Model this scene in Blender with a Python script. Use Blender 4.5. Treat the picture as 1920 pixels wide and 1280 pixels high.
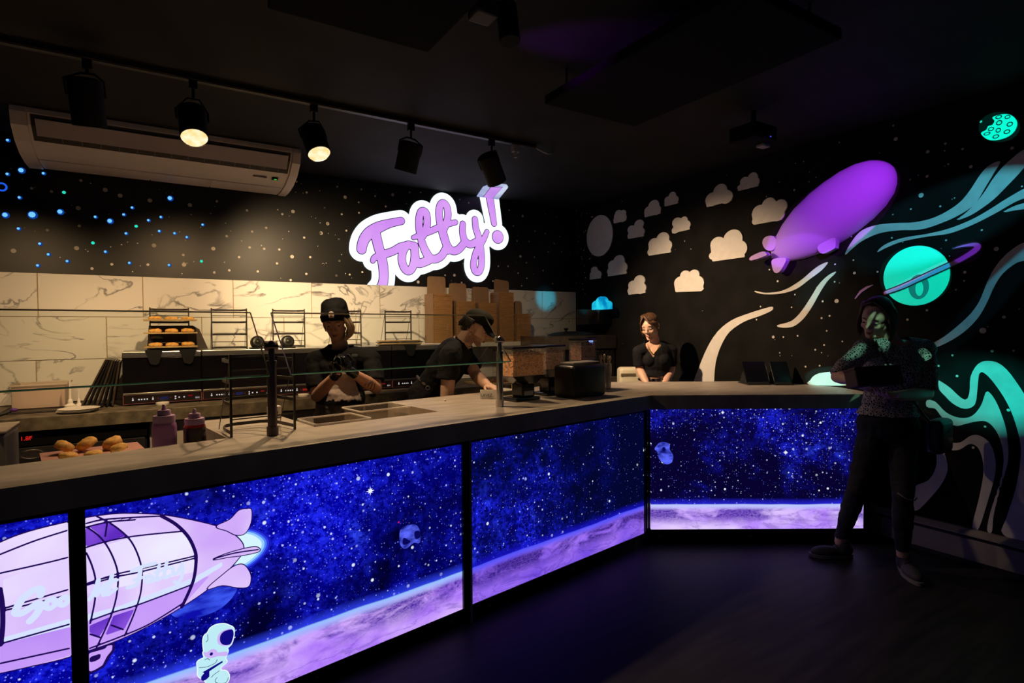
import bpy, bmesh, math, random
import numpy as np
from mathutils import Vector, Matrix

for o in list(bpy.data.objects):
    bpy.data.objects.remove(o, do_unlink=True)
SC = bpy.context.scene
COL = SC.collection
random.seed(7)
RNG = np.random.default_rng(5)
V = Vector
R = math.radians

# ------------------------------------------------------------------ camera
# room axes: X runs along the back wall, Y towards it, Z up; metres.
EYE = V((0, 0, 1.5))
FOC = 1063.99
_p, _r, _h = R(1.43068), R(-0.34634), R(32.27837)
_cam = Matrix(((math.cos(_r), -math.sin(_r), 0), (math.sin(_r), math.cos(_r), 0), (0, 0, 1))) @ \
    Matrix(((1, 0, 0), (0, -math.sin(_p), -math.cos(_p)), (0, math.cos(_p), -math.sin(_p))))
_room = Matrix(((math.cos(_h), math.sin(_h), 0), (-math.sin(_h), math.cos(_h), 0), (0, 0, 1)))
CR = _cam @ _room.transposed()          # room -> camera (x right, y down, z forward)
cam_d = bpy.data.cameras.new('camera')
cam_d.sensor_width = 36
cam_d.lens = FOC * 36 / 1920
cam_d.clip_start = 0.02
cam = bpy.data.objects.new('camera', cam_d)
COL.objects.link(cam)
rx, dn, fw = V(CR[0]), V(CR[1]), V(CR[2])
cam.matrix_world = Matrix(((rx.x, -dn.x, -fw.x, EYE.x), (rx.y, -dn.y, -fw.y, EYE.y), (rx.z, -dn.z, -fw.z, EYE.z), (0, 0, 0, 1)))
SC.camera = cam
SC.view_settings.view_transform = 'Standard'
SC.view_settings.look = 'None'
SC.view_settings.exposure = 0.0
SC.view_settings.gamma = 1.0
SC.view_settings.use_curve_mapping = False
SC.cycles.max_bounces = 8
SC.cycles.sample_clamp_indirect = 4

# survey: a sighting from the camera position met with a known surface gives a point of the room
def sight(x, y):
    return CR.transposed() @ V(((x - 960) / FOC, (y - 640) / FOC, 1))
def on_z(x, y, z):
    d = sight(x, y); return EYE + d * ((z - EYE.z) / d.z)
def on_y(x, y, v):
    d = sight(x, y); return EYE + d * (v / d.y)
def on_x(x, y, v):
    d = sight(x, y); return EYE + d * (v / d.x)
def on_pl(x, y, p, n):
    d = sight(x, y); return EYE + d * ((p - EYE).dot(n) / d.dot(n))
def at(x, y, depth):
    return EYE + sight(x, y) * depth
XR, YB, ZC = 4.353, 5.445, 2.93          # right wall, back wall, ceiling

# ------------------------------------------------------------------ light
world = bpy.data.worlds.new('world'); SC.world = world
world.use_nodes = True
world.node_tree.nodes['Background'].inputs[0].default_value = (0.004, 0.004, 0.006, 1)
def lin(c):
    if isinstance(c, str):
        c = [int(c[i:i + 2], 16) for i in (1, 3, 5)]
    c = [v / 255 for v in c[:3]]
    return tuple(v / 12.92 if v <= 0.04045 else ((v + 0.055) / 1.055) ** 2.4 for v in c)
def spot(name, loc, target, watts, color, angle, blend=0.4, radius=0.03, scale=(1, 1), roll=0):
    l = bpy.data.lights.new(name, 'SPOT')
    l.energy = watts; l.color = color; l.spot_size = R(angle); l.spot_blend = blend; l.shadow_soft_size = radius
    o = bpy.data.objects.new(name, l); COL.objects.link(o)
    d = (V(target) - V(loc))
    q = d.to_track_quat('-Z', 'Y').to_matrix() @ Matrix.Rotation(roll, 3, 'Z')
    o.matrix_world = Matrix.Translation(loc) @ q.to_4x4() @ Matrix.Diagonal((scale[0], scale[1], 1, 1))
    return o
def area(name, loc, target, watts, color, size):
    l = bpy.data.lights.new(name, 'AREA'); l.energy = watts; l.color = color; l.size = size
    o = bpy.data.objects.new(name, l); COL.objects.link(o)
    q = (V(target) - V(loc)).to_track_quat('-Z', 'Y')
    o.matrix_world = Matrix.Translation(loc) @ q.to_matrix().to_4x4()
    return o
def gobo(name, loc, pts, watts, color, grow=1.03, soft=.03):
    """a projector beam masked to the ellipse that just holds the given points"""
    loc = V(loc); pts = [V(p) for p in pts]
    c = sum(pts, V((0, 0, 0))) / len(pts)
    d = (c - loc).normalized(); q = d.to_track_quat('-Z', 'Y').to_matrix(); qi = q.transposed()
    uv = np.array([(lambda w: (w.x / -w.z, w.y / -w.z))(qi @ (p - loc)) for p in pts])
    m = (uv.max(0) + uv.min(0)) / 2
    w, ev = np.linalg.eigh(np.cov((uv - uv.mean(0)).T))
    pr = (uv - m) @ ev
    m = m + ev @ ((pr.max(0) + pr.min(0)) / 2); pr = (uv - m) @ ev
    h = np.abs(pr).max(0) * grow
    half = math.degrees(math.atan(np.hypot(*m) + h.max())) * 1.1
    o = spot(name, loc, c, watts, color, min(170, 2 * half), .02, .002)
    l = o.data; l.use_nodes = True; nt = l.node_tree; L = nt.links.new
    em = [n for n in nt.nodes if n.type == 'EMISSION'][0]
    def mth(op, a, b=None):
        n = nt.nodes.new('ShaderNodeMath'); n.operation = op
        for i, x in enumerate((a, b)):
            if x is None: continue
            if isinstance(x, (int, float)): n.inputs[i].default_value = float(x)
            else: L(x, n.inputs[i])
        return n.outputs[0]
    tc = nt.nodes.new('ShaderNodeTexCoord'); sp = nt.nodes.new('ShaderNodeSeparateXYZ'); L(tc.outputs['Normal'], sp.inputs[0])
    u = mth('MULTIPLY', mth('DIVIDE', sp.outputs[0], sp.outputs[2]), -1.0); v = mth('MULTIPLY', mth('DIVIDE', sp.outputs[1], sp.outputs[2]), -1.0)
    u, v = mth('SUBTRACT', u, m[0]), mth('SUBTRACT', v, m[1])
    r = []
    for k in range(2):
        a = mth('ADD', mth('MULTIPLY', u, ev[0, k] / h[k]), mth('MULTIPLY', v, ev[1, k] / h[k]))
        r.append(mth('MULTIPLY', a, a))
    rr = mth('SQRT', mth('ADD', *r))
    mr = nt.nodes.new('ShaderNodeMapRange'); mr.clamp = True; L(rr, mr.inputs[0])
    mr.inputs[1].default_value = 1 + soft; mr.inputs[2].default_value = 1 - soft
    L(mr.outputs[0], em.inputs['Strength'])
    return o
WARM = (1.0, 0.69, 0.37)
# track lamps above the aisle, lit ones only; y 3.7, z about 2.6
spot('track_beam', (0.215, 3.63, 2.55), (0.35, 5.4, 0.95), 122, (1, .64, .31), 84, 0.75, 0.03)
spot('track_beam', (0.90, 3.635, 2.565), (1.40, 5.40, 1.80), 250, WARM, 70, 1.0, 0.03)
spot('track_beam', (0.90, 3.63, 2.56), (1.0, 2.9, 1.0), 125, WARM, 110, 1.0, 0.03)
spot('track_beam', (-0.9, 3.72, 2.46), (-0.9, 5.2, 0.95), 58, (1, .64, .31), 88, 0.75, 0.03)
spot('track_beam', (2.245, 3.737, 2.58), (4.30, 3.45, 1.20), 330, (1.0, 0.70, 0.42), 76, 1.0, 0.025)
spot('track_beam', (2.245, 3.737, 2.58), (2.95, 5.1, 1.45), 36, WARM, 70, 1.0, 0.03)
spot('track_beam', (0.215, 3.62, 2.545), (0.0, 2.5, 1.0), 40, WARM, 100, 0.9, 0.03)
spot('track_beam', (2.245, 3.737, 2.58), (2.2, 2.95, 1.0), 70, WARM, 100, 1.0, 0.03)
# projectors hung from the ceiling paint the mural with coloured light
PROJ = (2.55, 1.15, 2.72)
PROJ2 = (3.40, 2.40, 2.69)
TEAL = (0.06, 1.0, 0.78)
def wall_r(px, py, o=0.0):
    return on_x(px, py, XR - o)
def wpts(l, o=0.0):
    return [wall_r(a, b, o) for a, b in l]
gobo('projector_beam', PROJ, wpts([(1717 + 66 * math.cos(a), 517 + 57 * math.sin(a)) for a in np.linspace(0, 6.28, 16)]), 150, (0.005, 1.0, 0.80), 1.01, .012)
gobo('projector_beam', PROJ, wpts([(1790, 462), (1840, 462), (1830, 480), (1790, 500)]), 60, (0.45, 0.06, 1.0), 1.05, .1)
gobo('projector_beam', PROJ, [q + s_ * .016 for q in wpts([(1655, 552), (1790, 484)]) for s_ in (V((0, .44, .9)), V((0, -.44, -.9)))], 90, (1.0, 0.0, 0.35), 1.0, .1)
gobo('projector_beam', PROJ, wpts([(1602, 556), (1638, 536), (1620, 545)]), 70, (0.6, 0.06, 1.0), 1.3, .1)
gobo('projector_beam', PROJ, wpts([(1874 + 34 * math.cos(a), 238 + 26 * math.sin(a)) for a in np.linspace(0, 6.28, 16)]), 150, (0.005, 1.0, 0.80), 1.12, .015)
gobo('projector_beam', PROJ, wpts([(1447, 486), (1677, 312), (1524, 352), (1600, 448), (1480, 420), (1530, 475), (1640, 305), (1672, 360)], .08), 165, (0.56, 0.07, 1.0), 1.03, .02)
gobo('projector_beam', PROJ, wpts([(1432, 490), (1500, 500), (1470, 512), (1440, 445), (1590, 470)], .05), 110, (0.42, 0.10, 1.0), 1.02, .1)
gobo('projector_beam', PROJ, wpts([(1580, 475), (1640, 420), (1800, 370), (1930, 280), (1930, 420), (1760, 450), (1650, 475)]), 105, (0.07, 0.62, 0.80), 1.0, .12)
gobo('projector_beam', PROJ, wpts([(1745, 650), (1830, 590), (1930, 450), (1930, 500), (1850, 600)]), 46, (0.05, 0.58, 0.8), 1.1, .15)
gobo('projector_beam', PROJ, wpts([(1500, 548), (1545, 488), (1585, 505), (1525, 572)]), 200, (0.10, 0.72, 0.80), 1.25, .35)
gobo('projector_beam', (2.9, 0.55, 2.6), wpts([(1735, 745), (1740, 690), (1850, 670), (1960, 700), (1960, 790), (1850, 800)]), 280, (0.02, 1.0, 0.80), 1.0, .30)
gobo('projector_beam', PROJ2, wpts([(1515, 725), (1515, 690), (1590, 690), (1590, 725)]), 330, (0.22, 1.0, 0.85), 1.1, .1)
spot('projector_beam', PROJ2, on_y(1022, 559, YB), 170, (0.01, 0.72, 1.0), 6.2, 0.8, 0.01)
spot('projector_beam', (1.15, 2.60, 2.60), on_z(1112, 80, ZC), 26.0, (0.45, 0.0, 0.9), 34, 1.0, 0.02)
spot('cereal_fill', (2.05, 1.0, 2.70), (2.15, 3.0, 1.27), 22, WARM, 20, 0.8, 0.03)  # unseen spot added at the front to brighten the cereal bins
GREEN = (0.34, 1.0, 0.62)
def lit(l, d):
    return [at(x, y, d) for x, y in l]
gobo('projector_beam', PROJ, lit([(1641, 574), (1668, 590), (1664, 618), (1648, 612), (1652, 634)], 3.34), 90, GREEN, 1.0, .12)
gobo('projector_beam', PROJ, lit([(1610, 592), (1640, 572), (1636, 586), (1614, 604)], 3.34), 70, GREEN, 1.0, .2)
gobo('projector_beam', PROJ, lit([(1646, 640), (1668, 642), (1677, 662), (1652, 657)], 3.32), 120, GREEN, 1.05, .1)
gobo('projector_beam', PROJ, lit([(1598, 632), (1622, 642), (1614, 660), (1590, 660)], 3.36), 60, GREEN, 1.05, .3)
gobo('projector_beam', PROJ, lit([(1718, 652), (1738, 647), (1747, 662), (1732, 674)], 3.42), 130, GREEN, 1.05, .1)
area('fill_light', (0.5, -1.2, 2.75), (1.5, 2.5, 0.4), 2.2, (0.9, 0.85, 1.0), 1.6)  # unseen fill added behind the camera for the rest of the shop

# ------------------------------------------------------------------ materials
MATS = {}
def _bs(m):
    return m.node_tree.nodes['Principled BSDF']
def mat(name, col, rough=0.6, metal=0.0, var=0.0, scale=8.0, bump=0.0, spec=0.5, emit=None, es=0.0, stretch=(1, 1, 1), alpha=1.0, trans=0.0, coat=0.0):
    if name in MATS:
        return MATS[name]
    m = bpy.data.materials.new(name); m.use_nodes = True
    nt = m.node_tree; b = _bs(m)
    c = lin(col) if (isinstance(col, str) or max(col) > 1.0) else tuple(col)
    b.inputs['Base Color'].default_value = (*c, 1)
    b.inputs['Roughness'].default_value = rough
    b.inputs['Metallic'].default_value = metal
    b.inputs['Specular IOR Level'].default_value = spec
    b.inputs['Alpha'].default_value = alpha
    b.inputs['Transmission Weight'].default_value = trans
    b.inputs['Coat Weight'].default_value = coat
    if emit is not None:
        e = lin(emit) if (isinstance(emit, str) or max(emit) > 1.0) else emit
        b.inputs['Emission Color'].default_value = (*e, 1)
        b.inputs['Emission Strength'].default_value = es
    if var > 0 or bump > 0:
        tc = nt.nodes.new('ShaderNodeTexCoord'); mp = nt.nodes.new('ShaderNodeMapping')
        mp.inputs['Scale'].default_value = stretch
        nz = nt.nodes.new('ShaderNodeTexNoise'); nz.inputs['Scale'].default_value = scale; nz.inputs['Detail'].default_value = 5
        nt.links.new(tc.outputs['Object'], mp.inputs[0]); nt.links.new(mp.outputs[0], nz.inputs['Vector'])
        if var > 0:
            rp = nt.nodes.new('ShaderNodeValToRGB')
            rp.color_ramp.elements[0].position = 0.3; rp.color_ramp.elements[1].position = 0.7
            rp.color_ramp.elements[0].color = (*[v * (1 - var) for v in c], 1)
            rp.color_ramp.elements[1].color = (*[min(1, v * (1 + var)) for v in c], 1)
            nt.links.new(nz.outputs['Fac'], rp.inputs[0]); nt.links.new(rp.outputs[0], b.inputs['Base Color'])
        if bump > 0:
            bp = nt.nodes.new('ShaderNodeBump'); bp.inputs['Strength'].default_value = bump; bp.inputs['Distance'].default_value = 0.01
            nt.links.new(nz.outputs['Fac'], bp.inputs['Height']); nt.links.new(bp.outputs[0], b.inputs['Normal'])
    MATS[name] = m
    return m
def glow(name, col, strength=1.0):
    if name in MATS:
        return MATS[name]
    m = bpy.data.materials.new(name); m.use_nodes = True
    nt = m.node_tree; nt.nodes.clear()
    e = nt.nodes.new('ShaderNodeEmission'); o = nt.nodes.new('ShaderNodeOutputMaterial')
    e.inputs[0].default_value = (*lin(col), 1); e.inputs[1].default_value = strength
    nt.links.new(e.outputs[0], o.inputs[0])
    MATS[name] = m
    return m
def glow_var(name, col1, col2, scale=6.0, strength=1.0, stretch=(1, 1, 1)):
    if name in MATS:
        return MATS[name]
    m = bpy.data.materials.new(name); m.use_nodes = True
    nt = m.node_tree; nt.nodes.clear(); L = nt.links.new
    e = nt.nodes.new('ShaderNodeEmission'); o = nt.nodes.new('ShaderNodeOutputMaterial')
    tc = nt.nodes.new('ShaderNodeTexCoord'); mp = nt.nodes.new('ShaderNodeMapping'); mp.inputs['Scale'].default_value = stretch
    nz = nt.nodes.new('ShaderNodeTexNoise'); nz.inputs['Scale'].default_value = scale; nz.inputs['Detail'].default_value = 3
    rp = nt.nodes.new('ShaderNodeValToRGB'); rp.color_ramp.elements[0].position = .35; rp.color_ramp.elements[1].position = .65
    rp.color_ramp.elements[0].color = (*lin(col1), 1); rp.color_ramp.elements[1].color = (*lin(col2), 1)
    L(tc.outputs['Object'], mp.inputs[0]); L(mp.outputs[0], nz.inputs['Vector']); L(nz.outputs['Fac'], rp.inputs[0])
    L(rp.outputs[0], e.inputs[0]); e.inputs[1].default_value = strength; L(e.outputs[0], o.inputs[0])
    MATS[name] = m
    return m

def marble():
    m = bpy.data.materials.new('marble_tile'); m.use_nodes = True
    nt = m.node_tree; b = _bs(m); L = nt.links.new
    tc = nt.nodes.new('ShaderNodeTexCoord'); oi = nt.nodes.new('ShaderNodeObjectInfo')
    mul = nt.nodes.new('ShaderNodeVectorMath'); mul.operation = 'SCALE'
    comb = nt.nodes.new('ShaderNodeCombineXYZ')
    L(oi.outputs['Random'], comb.inputs[0]); L(oi.outputs['Random'], comb.inputs[1]); L(oi.outputs['Random'], comb.inputs[2])
    L(comb.outputs[0], mul.inputs[0]); mul.inputs['Scale'].default_value = 37.0
    add = nt.nodes.new('ShaderNodeVectorMath'); add.operation = 'ADD'
    L(tc.outputs['Object'], add.inputs[0]); L(mul.outputs[0], add.inputs[1])
    mp = nt.nodes.new('ShaderNodeMapping'); mp.inputs['Scale'].default_value = (1.0, 1.0, 2.3); mp.inputs['Rotation'].default_value = (0, R(22), 0)
    L(add.outputs[0], mp.inputs[0])
    nz = nt.nodes.new('ShaderNodeTexNoise'); nz.inputs['Scale'].default_value = 1.25; nz.inputs['Detail'].default_value = 6; nz.inputs['Roughness'].default_value = .52; nz.inputs['Distortion'].default_value = 1.3
    L(mp.outputs[0], nz.inputs['Vector'])
    sub = nt.nodes.new('ShaderNodeMath'); sub.operation = 'SUBTRACT'; sub.inputs[1].default_value = .5
    ab = nt.nodes.new('ShaderNodeMath'); ab.operation = 'ABSOLUTE'
    L(nz.outputs['Fac'], sub.inputs[0]); L(sub.outputs[0], ab.inputs[0])
    rp = nt.nodes.new('ShaderNodeValToRGB'); e = rp.color_ramp.elements
    e[0].position = 0.0; e[0].color = (.13, .13, .14, 1); e[1].position = .020; e[1].color = (.72, .71, .69, 1)
    L(ab.outputs[0], rp.inputs[0])
    n2 = nt.nodes.new('ShaderNodeTexNoise'); n2.inputs['Scale'].default_value = 2.2; n2.inputs['Detail'].default_value = 4
    L(mp.outputs[0], n2.inputs['Vector'])
    r2 = nt.nodes.new('ShaderNodeValToRGB'); r2.color_ramp.elements[0].position = .40; r2.color_ramp.elements[1].position = .62
    r2.color_ramp.elements[0].color = (.0, .0, .0, 1); r2.color_ramp.elements[1].color = (1, 1, 1, 1)
    L(n2.outputs['Fac'], r2.inputs[0])
    mx = nt.nodes.new('ShaderNodeMix'); mx.data_type = 'RGBA'; mx.inputs[6].default_value = (.72, .71, .69, 1)
    L(r2.outputs[0], mx.inputs[0]); L(rp.outputs[0], mx.inputs[7])
    L(mx.outputs[2], b.inputs['Base Color'])
    b.inputs['Roughness'].default_value = .32
    return m
M_MARBLE = marble()
M_GROUT = mat('grout', (0.42, 0.30, 0.17), .9)
M_BLACKWALL = mat('black_wall_paint', (0.0055, 0.0055, 0.0065), .40, var=.5, scale=3.5, bump=.05, spec=.40)
M_BLACKWALL_R = mat('black_mural_paint', (0.0060, 0.0054, 0.0050), .8, var=.5, scale=5, bump=.08, spec=.12)
M_CEIL = mat('black_ceiling_paint', (0.016, 0.016, 0.019), .75, var=.35, scale=2.5, bump=.05, spec=.2)
M_DARK = mat('dark_wall_paint', (0.02, 0.02, 0.022), .8)
M_CONC = mat('concrete_laminate', (0.36, 0.305, 0.26), .40, var=.22, scale=5, bump=.03, stretch=(1, 3.2, 1), spec=.4)
M_CONC_D = mat('dark_concrete_laminate', (0.115, 0.095, 0.065), .6, var=.6, scale=14, bump=.03)
M_BLK = mat('black_metal', (0.012, 0.012, 0.013), .42, .0, spec=.4)
M_BLKM = mat('matt_black', (0.010, 0.010, 0.011), .7, spec=.3)
M_BLKG = mat('gloss_black_plastic', (0.006, 0.006, 0.008), .18, spec=.5)
M_STEEL = mat('brushed_steel', (0.55, 0.54, 0.53), .28, 1.0, var=.12, scale=20, stretch=(1, 30, 30))
M_DSTEEL = mat('dark_steel', (0.22, 0.20, 0.20), .33, 1.0)
M_WIRE = mat('black_wire', (0.045, 0.040, 0.036), .35, .3)
M_WHITEP = mat('white_plastic', (0.72, 0.70, 0.66), .4)
M_LAM = mat('pale_laminate', (0.45, 0.42, 0.38), .5)
M_PAINT = mat('mural_white_paint', (0.66, 0.62, 0.58), .75, var=.05, scale=20)
M_PAINTG = mat('mural_grey_paint', (0.62, 0.60, 0.60), .75, var=.12, scale=9)
M_MINT = mat('mural_mint_paint', (0.06, 0.82, 0.70), .75)
M_LILAC = mat('mural_lilac_paint', (0.50, 0.30, 0.74), .7)
M_TEALD = mat('mural_dark_teal_paint', (0.03, 0.22, 0.24), .75)
M_INK = mat('mural_ink', (0.006, 0.006, 0.008), .7)
M_CLEAR = mat('clear_plastic', (0.9, 0.88, 0.85), .12, trans=0.0, alpha=.07, spec=.6)
M_SKIN = mat('skin', (0.50, 0.27, 0.19), .5, var=.08, scale=30)
M_SKINP = mat('pale_skin', (0.62, 0.37, 0.27), .5, var=.06, scale=30)
M_LIP = mat('lips', (0.33, 0.10, 0.09), .45)
M_EYE = mat('eye_white', (0.33, 0.29, 0.27), .25)
M_IRIS = mat('iris', (0.03, 0.02, 0.015), .2)
M_TEE = mat('black_cotton', (0.008, 0.008, 0.010), .85, var=.3, scale=60, bump=.08, spec=.2)
M_JEANS = mat('dark_denim', (0.018, 0.018, 0.026), .85, var=.3, scale=80, bump=.08, spec=.2)
M_APRON = mat('grey_trouser_cloth', (0.13, 0.105, 0.095), .85, var=.2, scale=60, bump=.06, spec=.2)
M_GLOVE = mat('black_nitrile', (0.008, 0.008, 0.009), .22, spec=.6)
M_COOKIE = mat('golden_cookie', (0.74, 0.40, 0.10), .75, var=.35, scale=40, bump=.25)
M_CARD = mat('brown_cardboard', (0.36, 0.19, 0.075), .8, var=.25, scale=10, stretch=(1, 1, 9))
M_CARDF = mat('cardboard_face', (0.30, 0.185, 0.11), .85, var=.08, scale=14)
M_PARCH = mat('tan_parchment', (0.55, 0.38, 0.17), .7)

# ------------------------------------------------------------------ geometry helpers
class G:
    def __init__(s):
        s.bm = bmesh.new()
    def _fin(s, vs, M):
        if M is not None:
            bmesh.ops.transform(s.bm, matrix=M, verts=vs)
        return vs
    def box(s, a, b, M=None, bev=0.0, seg=2):
        r = bmesh.ops.create_cube(s.bm, size=1)
        vs = r['verts']
        a, b = V(a), V(b)
        for v in vs:
            v.co = V(((v.co.x + .5) * (b.x - a.x) + a.x, (v.co.y + .5) * (b.y - a.y) + a.y, (v.co.z + .5) * (b.z - a.z) + a.z))
        if bev > 0:
            es = list({e for v in vs for e in v.link_edges})
            rr = bmesh.ops.bevel(s.bm, geom=es, offset=bev, segments=seg, affect='EDGES', profile=.5)
            vs = list({v for f in rr['faces'] for v in f.verts} | {v for v in vs if v.is_valid})
        return s._fin(vs, M)
    def cyl(s, p0, p1, r0, r1=None, n=16, cap=True, M=None):
        r1 = r0 if r1 is None else r1
        p0, p1 = V(p0), V(p1); d = p1 - p0
        q = d.to_track_quat('Z', 'Y').to_matrix().to_4x4()
        r = bmesh.ops.create_cone(s.bm, cap_ends=cap, segments=n, radius1=max(r0, 1e-5), radius2=max(r1, 1e-5), depth=d.length)
        bmesh.ops.transform(s.bm, matrix=Matrix.Translation((p0 + p1) / 2) @ q, verts=r['verts'])
        return s._fin(r['verts'], M)
    def sph(s, c, r, n=14, M=None, rot=None):
        if not hasattr(r, '__len__'):
            r = (r, r, r)
        q = bmesh.ops.create_uvsphere(s.bm, u_segments=n, v_segments=max(6, n * 2 // 3), radius=1)
        m = Matrix.Diagonal((*r, 1))
        if rot is not None:
            m = rot.to_4x4() @ m
        bmesh.ops.transform(s.bm, matrix=Matrix.Translation(c) @ m, verts=q['verts'])
        return s._fin(q['verts'], M)
    def tube(s, pts, r, n=6, closed=False, M=None):
        pts = [V(p) for p in pts]; k = len(pts)
        rr = r if hasattr(r, '__len__') else [r] * k
        rings = []; up = None
        for i in range(k):
            if closed:
                t = (pts[(i + 1) % k] - pts[i - 1]).normalized()
            else:
                t = (pts[min(i + 1, k - 1)] - pts[max(i - 1, 0)]).normalized()
            if up is None:
                up = V((0, 0, 1)) if abs(t.z) < .9 else V((1, 0, 0))
            x = t.cross(up).normalized(); up = x.cross(t).normalized()
            rings.append([s.bm.verts.new(pts[i] + (x * math.cos(2 * math.pi * j / n) + up * math.sin(2 * math.pi * j / n)) * rr[i]) for j in range(n)])
        for i in range(k if closed else k - 1):
            a, b = rings[i], rings[(i + 1) % k]
            for j in range(n):
                s.bm.faces.new((a[j], a[(j + 1) % n], b[(j + 1) % n], b[j]))
        if not closed:
            s.bm.faces.new(rings[0][::-1]); s.bm.faces.new(rings[-1])
        return s._fin([v for q in rings for v in q], M)
    def lathe(s, prof, c=(0, 0, 0), n=20, M=None, sx=1, sy=1):
        c = V(c); rings = []
        for (r, z) in prof:
            r = max(r, 1e-4)
            rings.append([s.bm.verts.new(c + V((sx * r * math.cos(2 * math.pi * j / n), sy * r * math.sin(2 * math.pi * j / n), z))) for j in range(n)])
        for a, b in zip(rings, rings[1:]):
            for j in range(n):
                s.bm.faces.new((a[j], a[(j + 1) % n], b[(j + 1) % n], b[j]))
        s.bm.faces.new(rings[0][::-1]); s.bm.faces.new(rings[-1])
        return s._fin([v for q in rings for v in q], M)
    def prism(s, poly, vec, M=None):
        vec = V(vec)
        a = [s.bm.verts.new(V(p)) for p in poly]; b = [s.bm.verts.new(V(p) + vec) for p in poly]
        s.bm.faces.new(a[::-1]); s.bm.faces.new(b)
        n = len(a)
        for i in range(n):
            s.bm.faces.new((a[i], a[(i + 1) % n], b[(i + 1) % n], b[i]))
        return s._fin(a + b, M)
    def raw(s, verts, faces):
        vs = [s.bm.verts.new(V(v)) for v in verts]
        for f in faces:
            try:
                s.bm.faces.new([vs[i] for i in f])
            except ValueError:
                pass
        return vs
def link(o, parent=None):
    COL.objects.link(o)
    if parent is not None:
        o.parent = parent
        o.matrix_parent_inverse = Matrix.Identity(4)
    return o
def wpos(o):
    p = V((0, 0, 0))
    while o is not None:
        p += o.location; o = o.parent
    return p
def build(name, g, m, parent=None, smooth=False, kind=None, label=None, origin=None):
    bm = g.bm
    bmesh.ops.recalc_face_normals(bm, faces=bm.faces[:])
    off = wpos(parent) if parent is not None else V((0, 0, 0))
    me = bpy.data.meshes.new(name)
    og = V(origin) if origin is not None else V((0, 0, 0))
    if origin is not None:
        bmesh.ops.translate(bm, verts=bm.verts[:], vec=-og)
    else:
        bmesh.ops.translate(bm, verts=bm.verts[:], vec=-off)
    bm.to_mesh(me); bm.free()
    if m is not None:
        me.materials.append(m)
    if smooth:
        for p in me.polygons:
            p.use_smooth = True
        if smooth == 'auto':
            me.set_sharp_from_angle(angle=R(40))
    o = bpy.data.objects.new(name, me)
    if origin is not None:
        o.location = og - off
    link(o, parent)
    if kind: o['kind'] = kind
    if label: o['label'] = label
    return o
def thing(name, label, cat, loc=(0, 0, 0), group=None):
    o = bpy.data.objects.new(name, None); o.location = V(loc); o.empty_display_size = .05
    COL.objects.link(o)
    o['label'] = label; o['category'] = cat
    if group: o['group'] = group
    return o
def tag(o, label, cat, group=None):
    o['label'] = label; o['category'] = cat
    if group: o['group'] = group
    return o
def copy_thing(o, delta, label, group=None):
    c = o.copy(); COL.objects.link(c); c.location = o.location + V(delta); c['label'] = label
    if group: c['group'] = group
    def kids(src, dst):
        for ch in list(src.children):
            k = ch.copy(); COL.objects.link(k); k.parent = dst; k.matrix_parent_inverse = Matrix.Identity(4)
            kids(ch, k)
    kids(o, c)
    return c

# flat artwork: a signed distance field sampled on a grid and cut out along its zero line
def d_poly(P, poly):
    poly = np.asarray(poly, float); n = len(poly)
    d = np.full(P.shape[:-1], 1e9); s = np.ones(P.shape[:-1])
    for i in range(n):
        a = poly[i]; b = poly[i - 1]
        e = b - a; w = P - a
        t = np.clip((w @ e) / max(e @ e, 1e-12), 0, 1)
        q = w - t[..., None] * e
        d = np.minimum(d, (q ** 2).sum(-1))
        c1 = P[..., 1] >= a[1]; c2 = P[..., 1] < b[1]; c3 = e[0] * w[..., 1] > e[1] * w[..., 0]
        s = np.where((c1 & c2 & c3) | (~c1 & ~c2 & ~c3), -s, s)
    return s * np.sqrt(d)
def d_stroke(P, pts, r, closed=False):
    pts = np.asarray(pts, float); n = len(pts)
    r = np.asarray(r if hasattr(r, '__len__') else [r] * n, float)
    d = np.full(P.shape[:-1], 1e9)
    for i in range(n if closed else n - 1):
        j = (i + 1) % n
        e = pts[j] - pts[i]; w = P - pts[i]
        t = np.clip((w @ e) / max(e @ e, 1e-12), 0, 1)
        q = w - t[..., None] * e
        d = np.minimum(d, np.sqrt((q ** 2).sum(-1)) - (r[i] + (r[j] - r[i]) * t))
    return d
def d_circ(P, c, r):
    if not hasattr(r, '__len__'):
        return np.hypot(P[..., 0] - c[0], P[..., 1] - c[1]) - r
    k = np.hypot((P[..., 0] - c[0]) / r[0], (P[..., 1] - c[1]) / r[1])
    return (k - 1) * min(r)
def smooth_pts(pts, n=6, closed=False):
    pts = [np.asarray(p, float) for p in pts]; k = len(pts); out = []
    for i in range(k if closed else k - 1):
        g = (lambda j: pts[j % k]) if closed else (lambda j: pts[min(max(j, 0), k - 1)])
        p0, p1, p2, p3 = g(i - 1), g(i), g(i + 1), g(i + 2)
        for t in np.arange(n) / n:
            out.append(.5 * ((2 * p1) + (p2 - p0) * t + (2 * p0 - 5 * p1 + 4 * p2 - p3) * t * t + (3 * p1 - p0 - 3 * p2 + p3) * t ** 3))
    if not closed:
        out.append(pts[-1])
    return out
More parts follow.
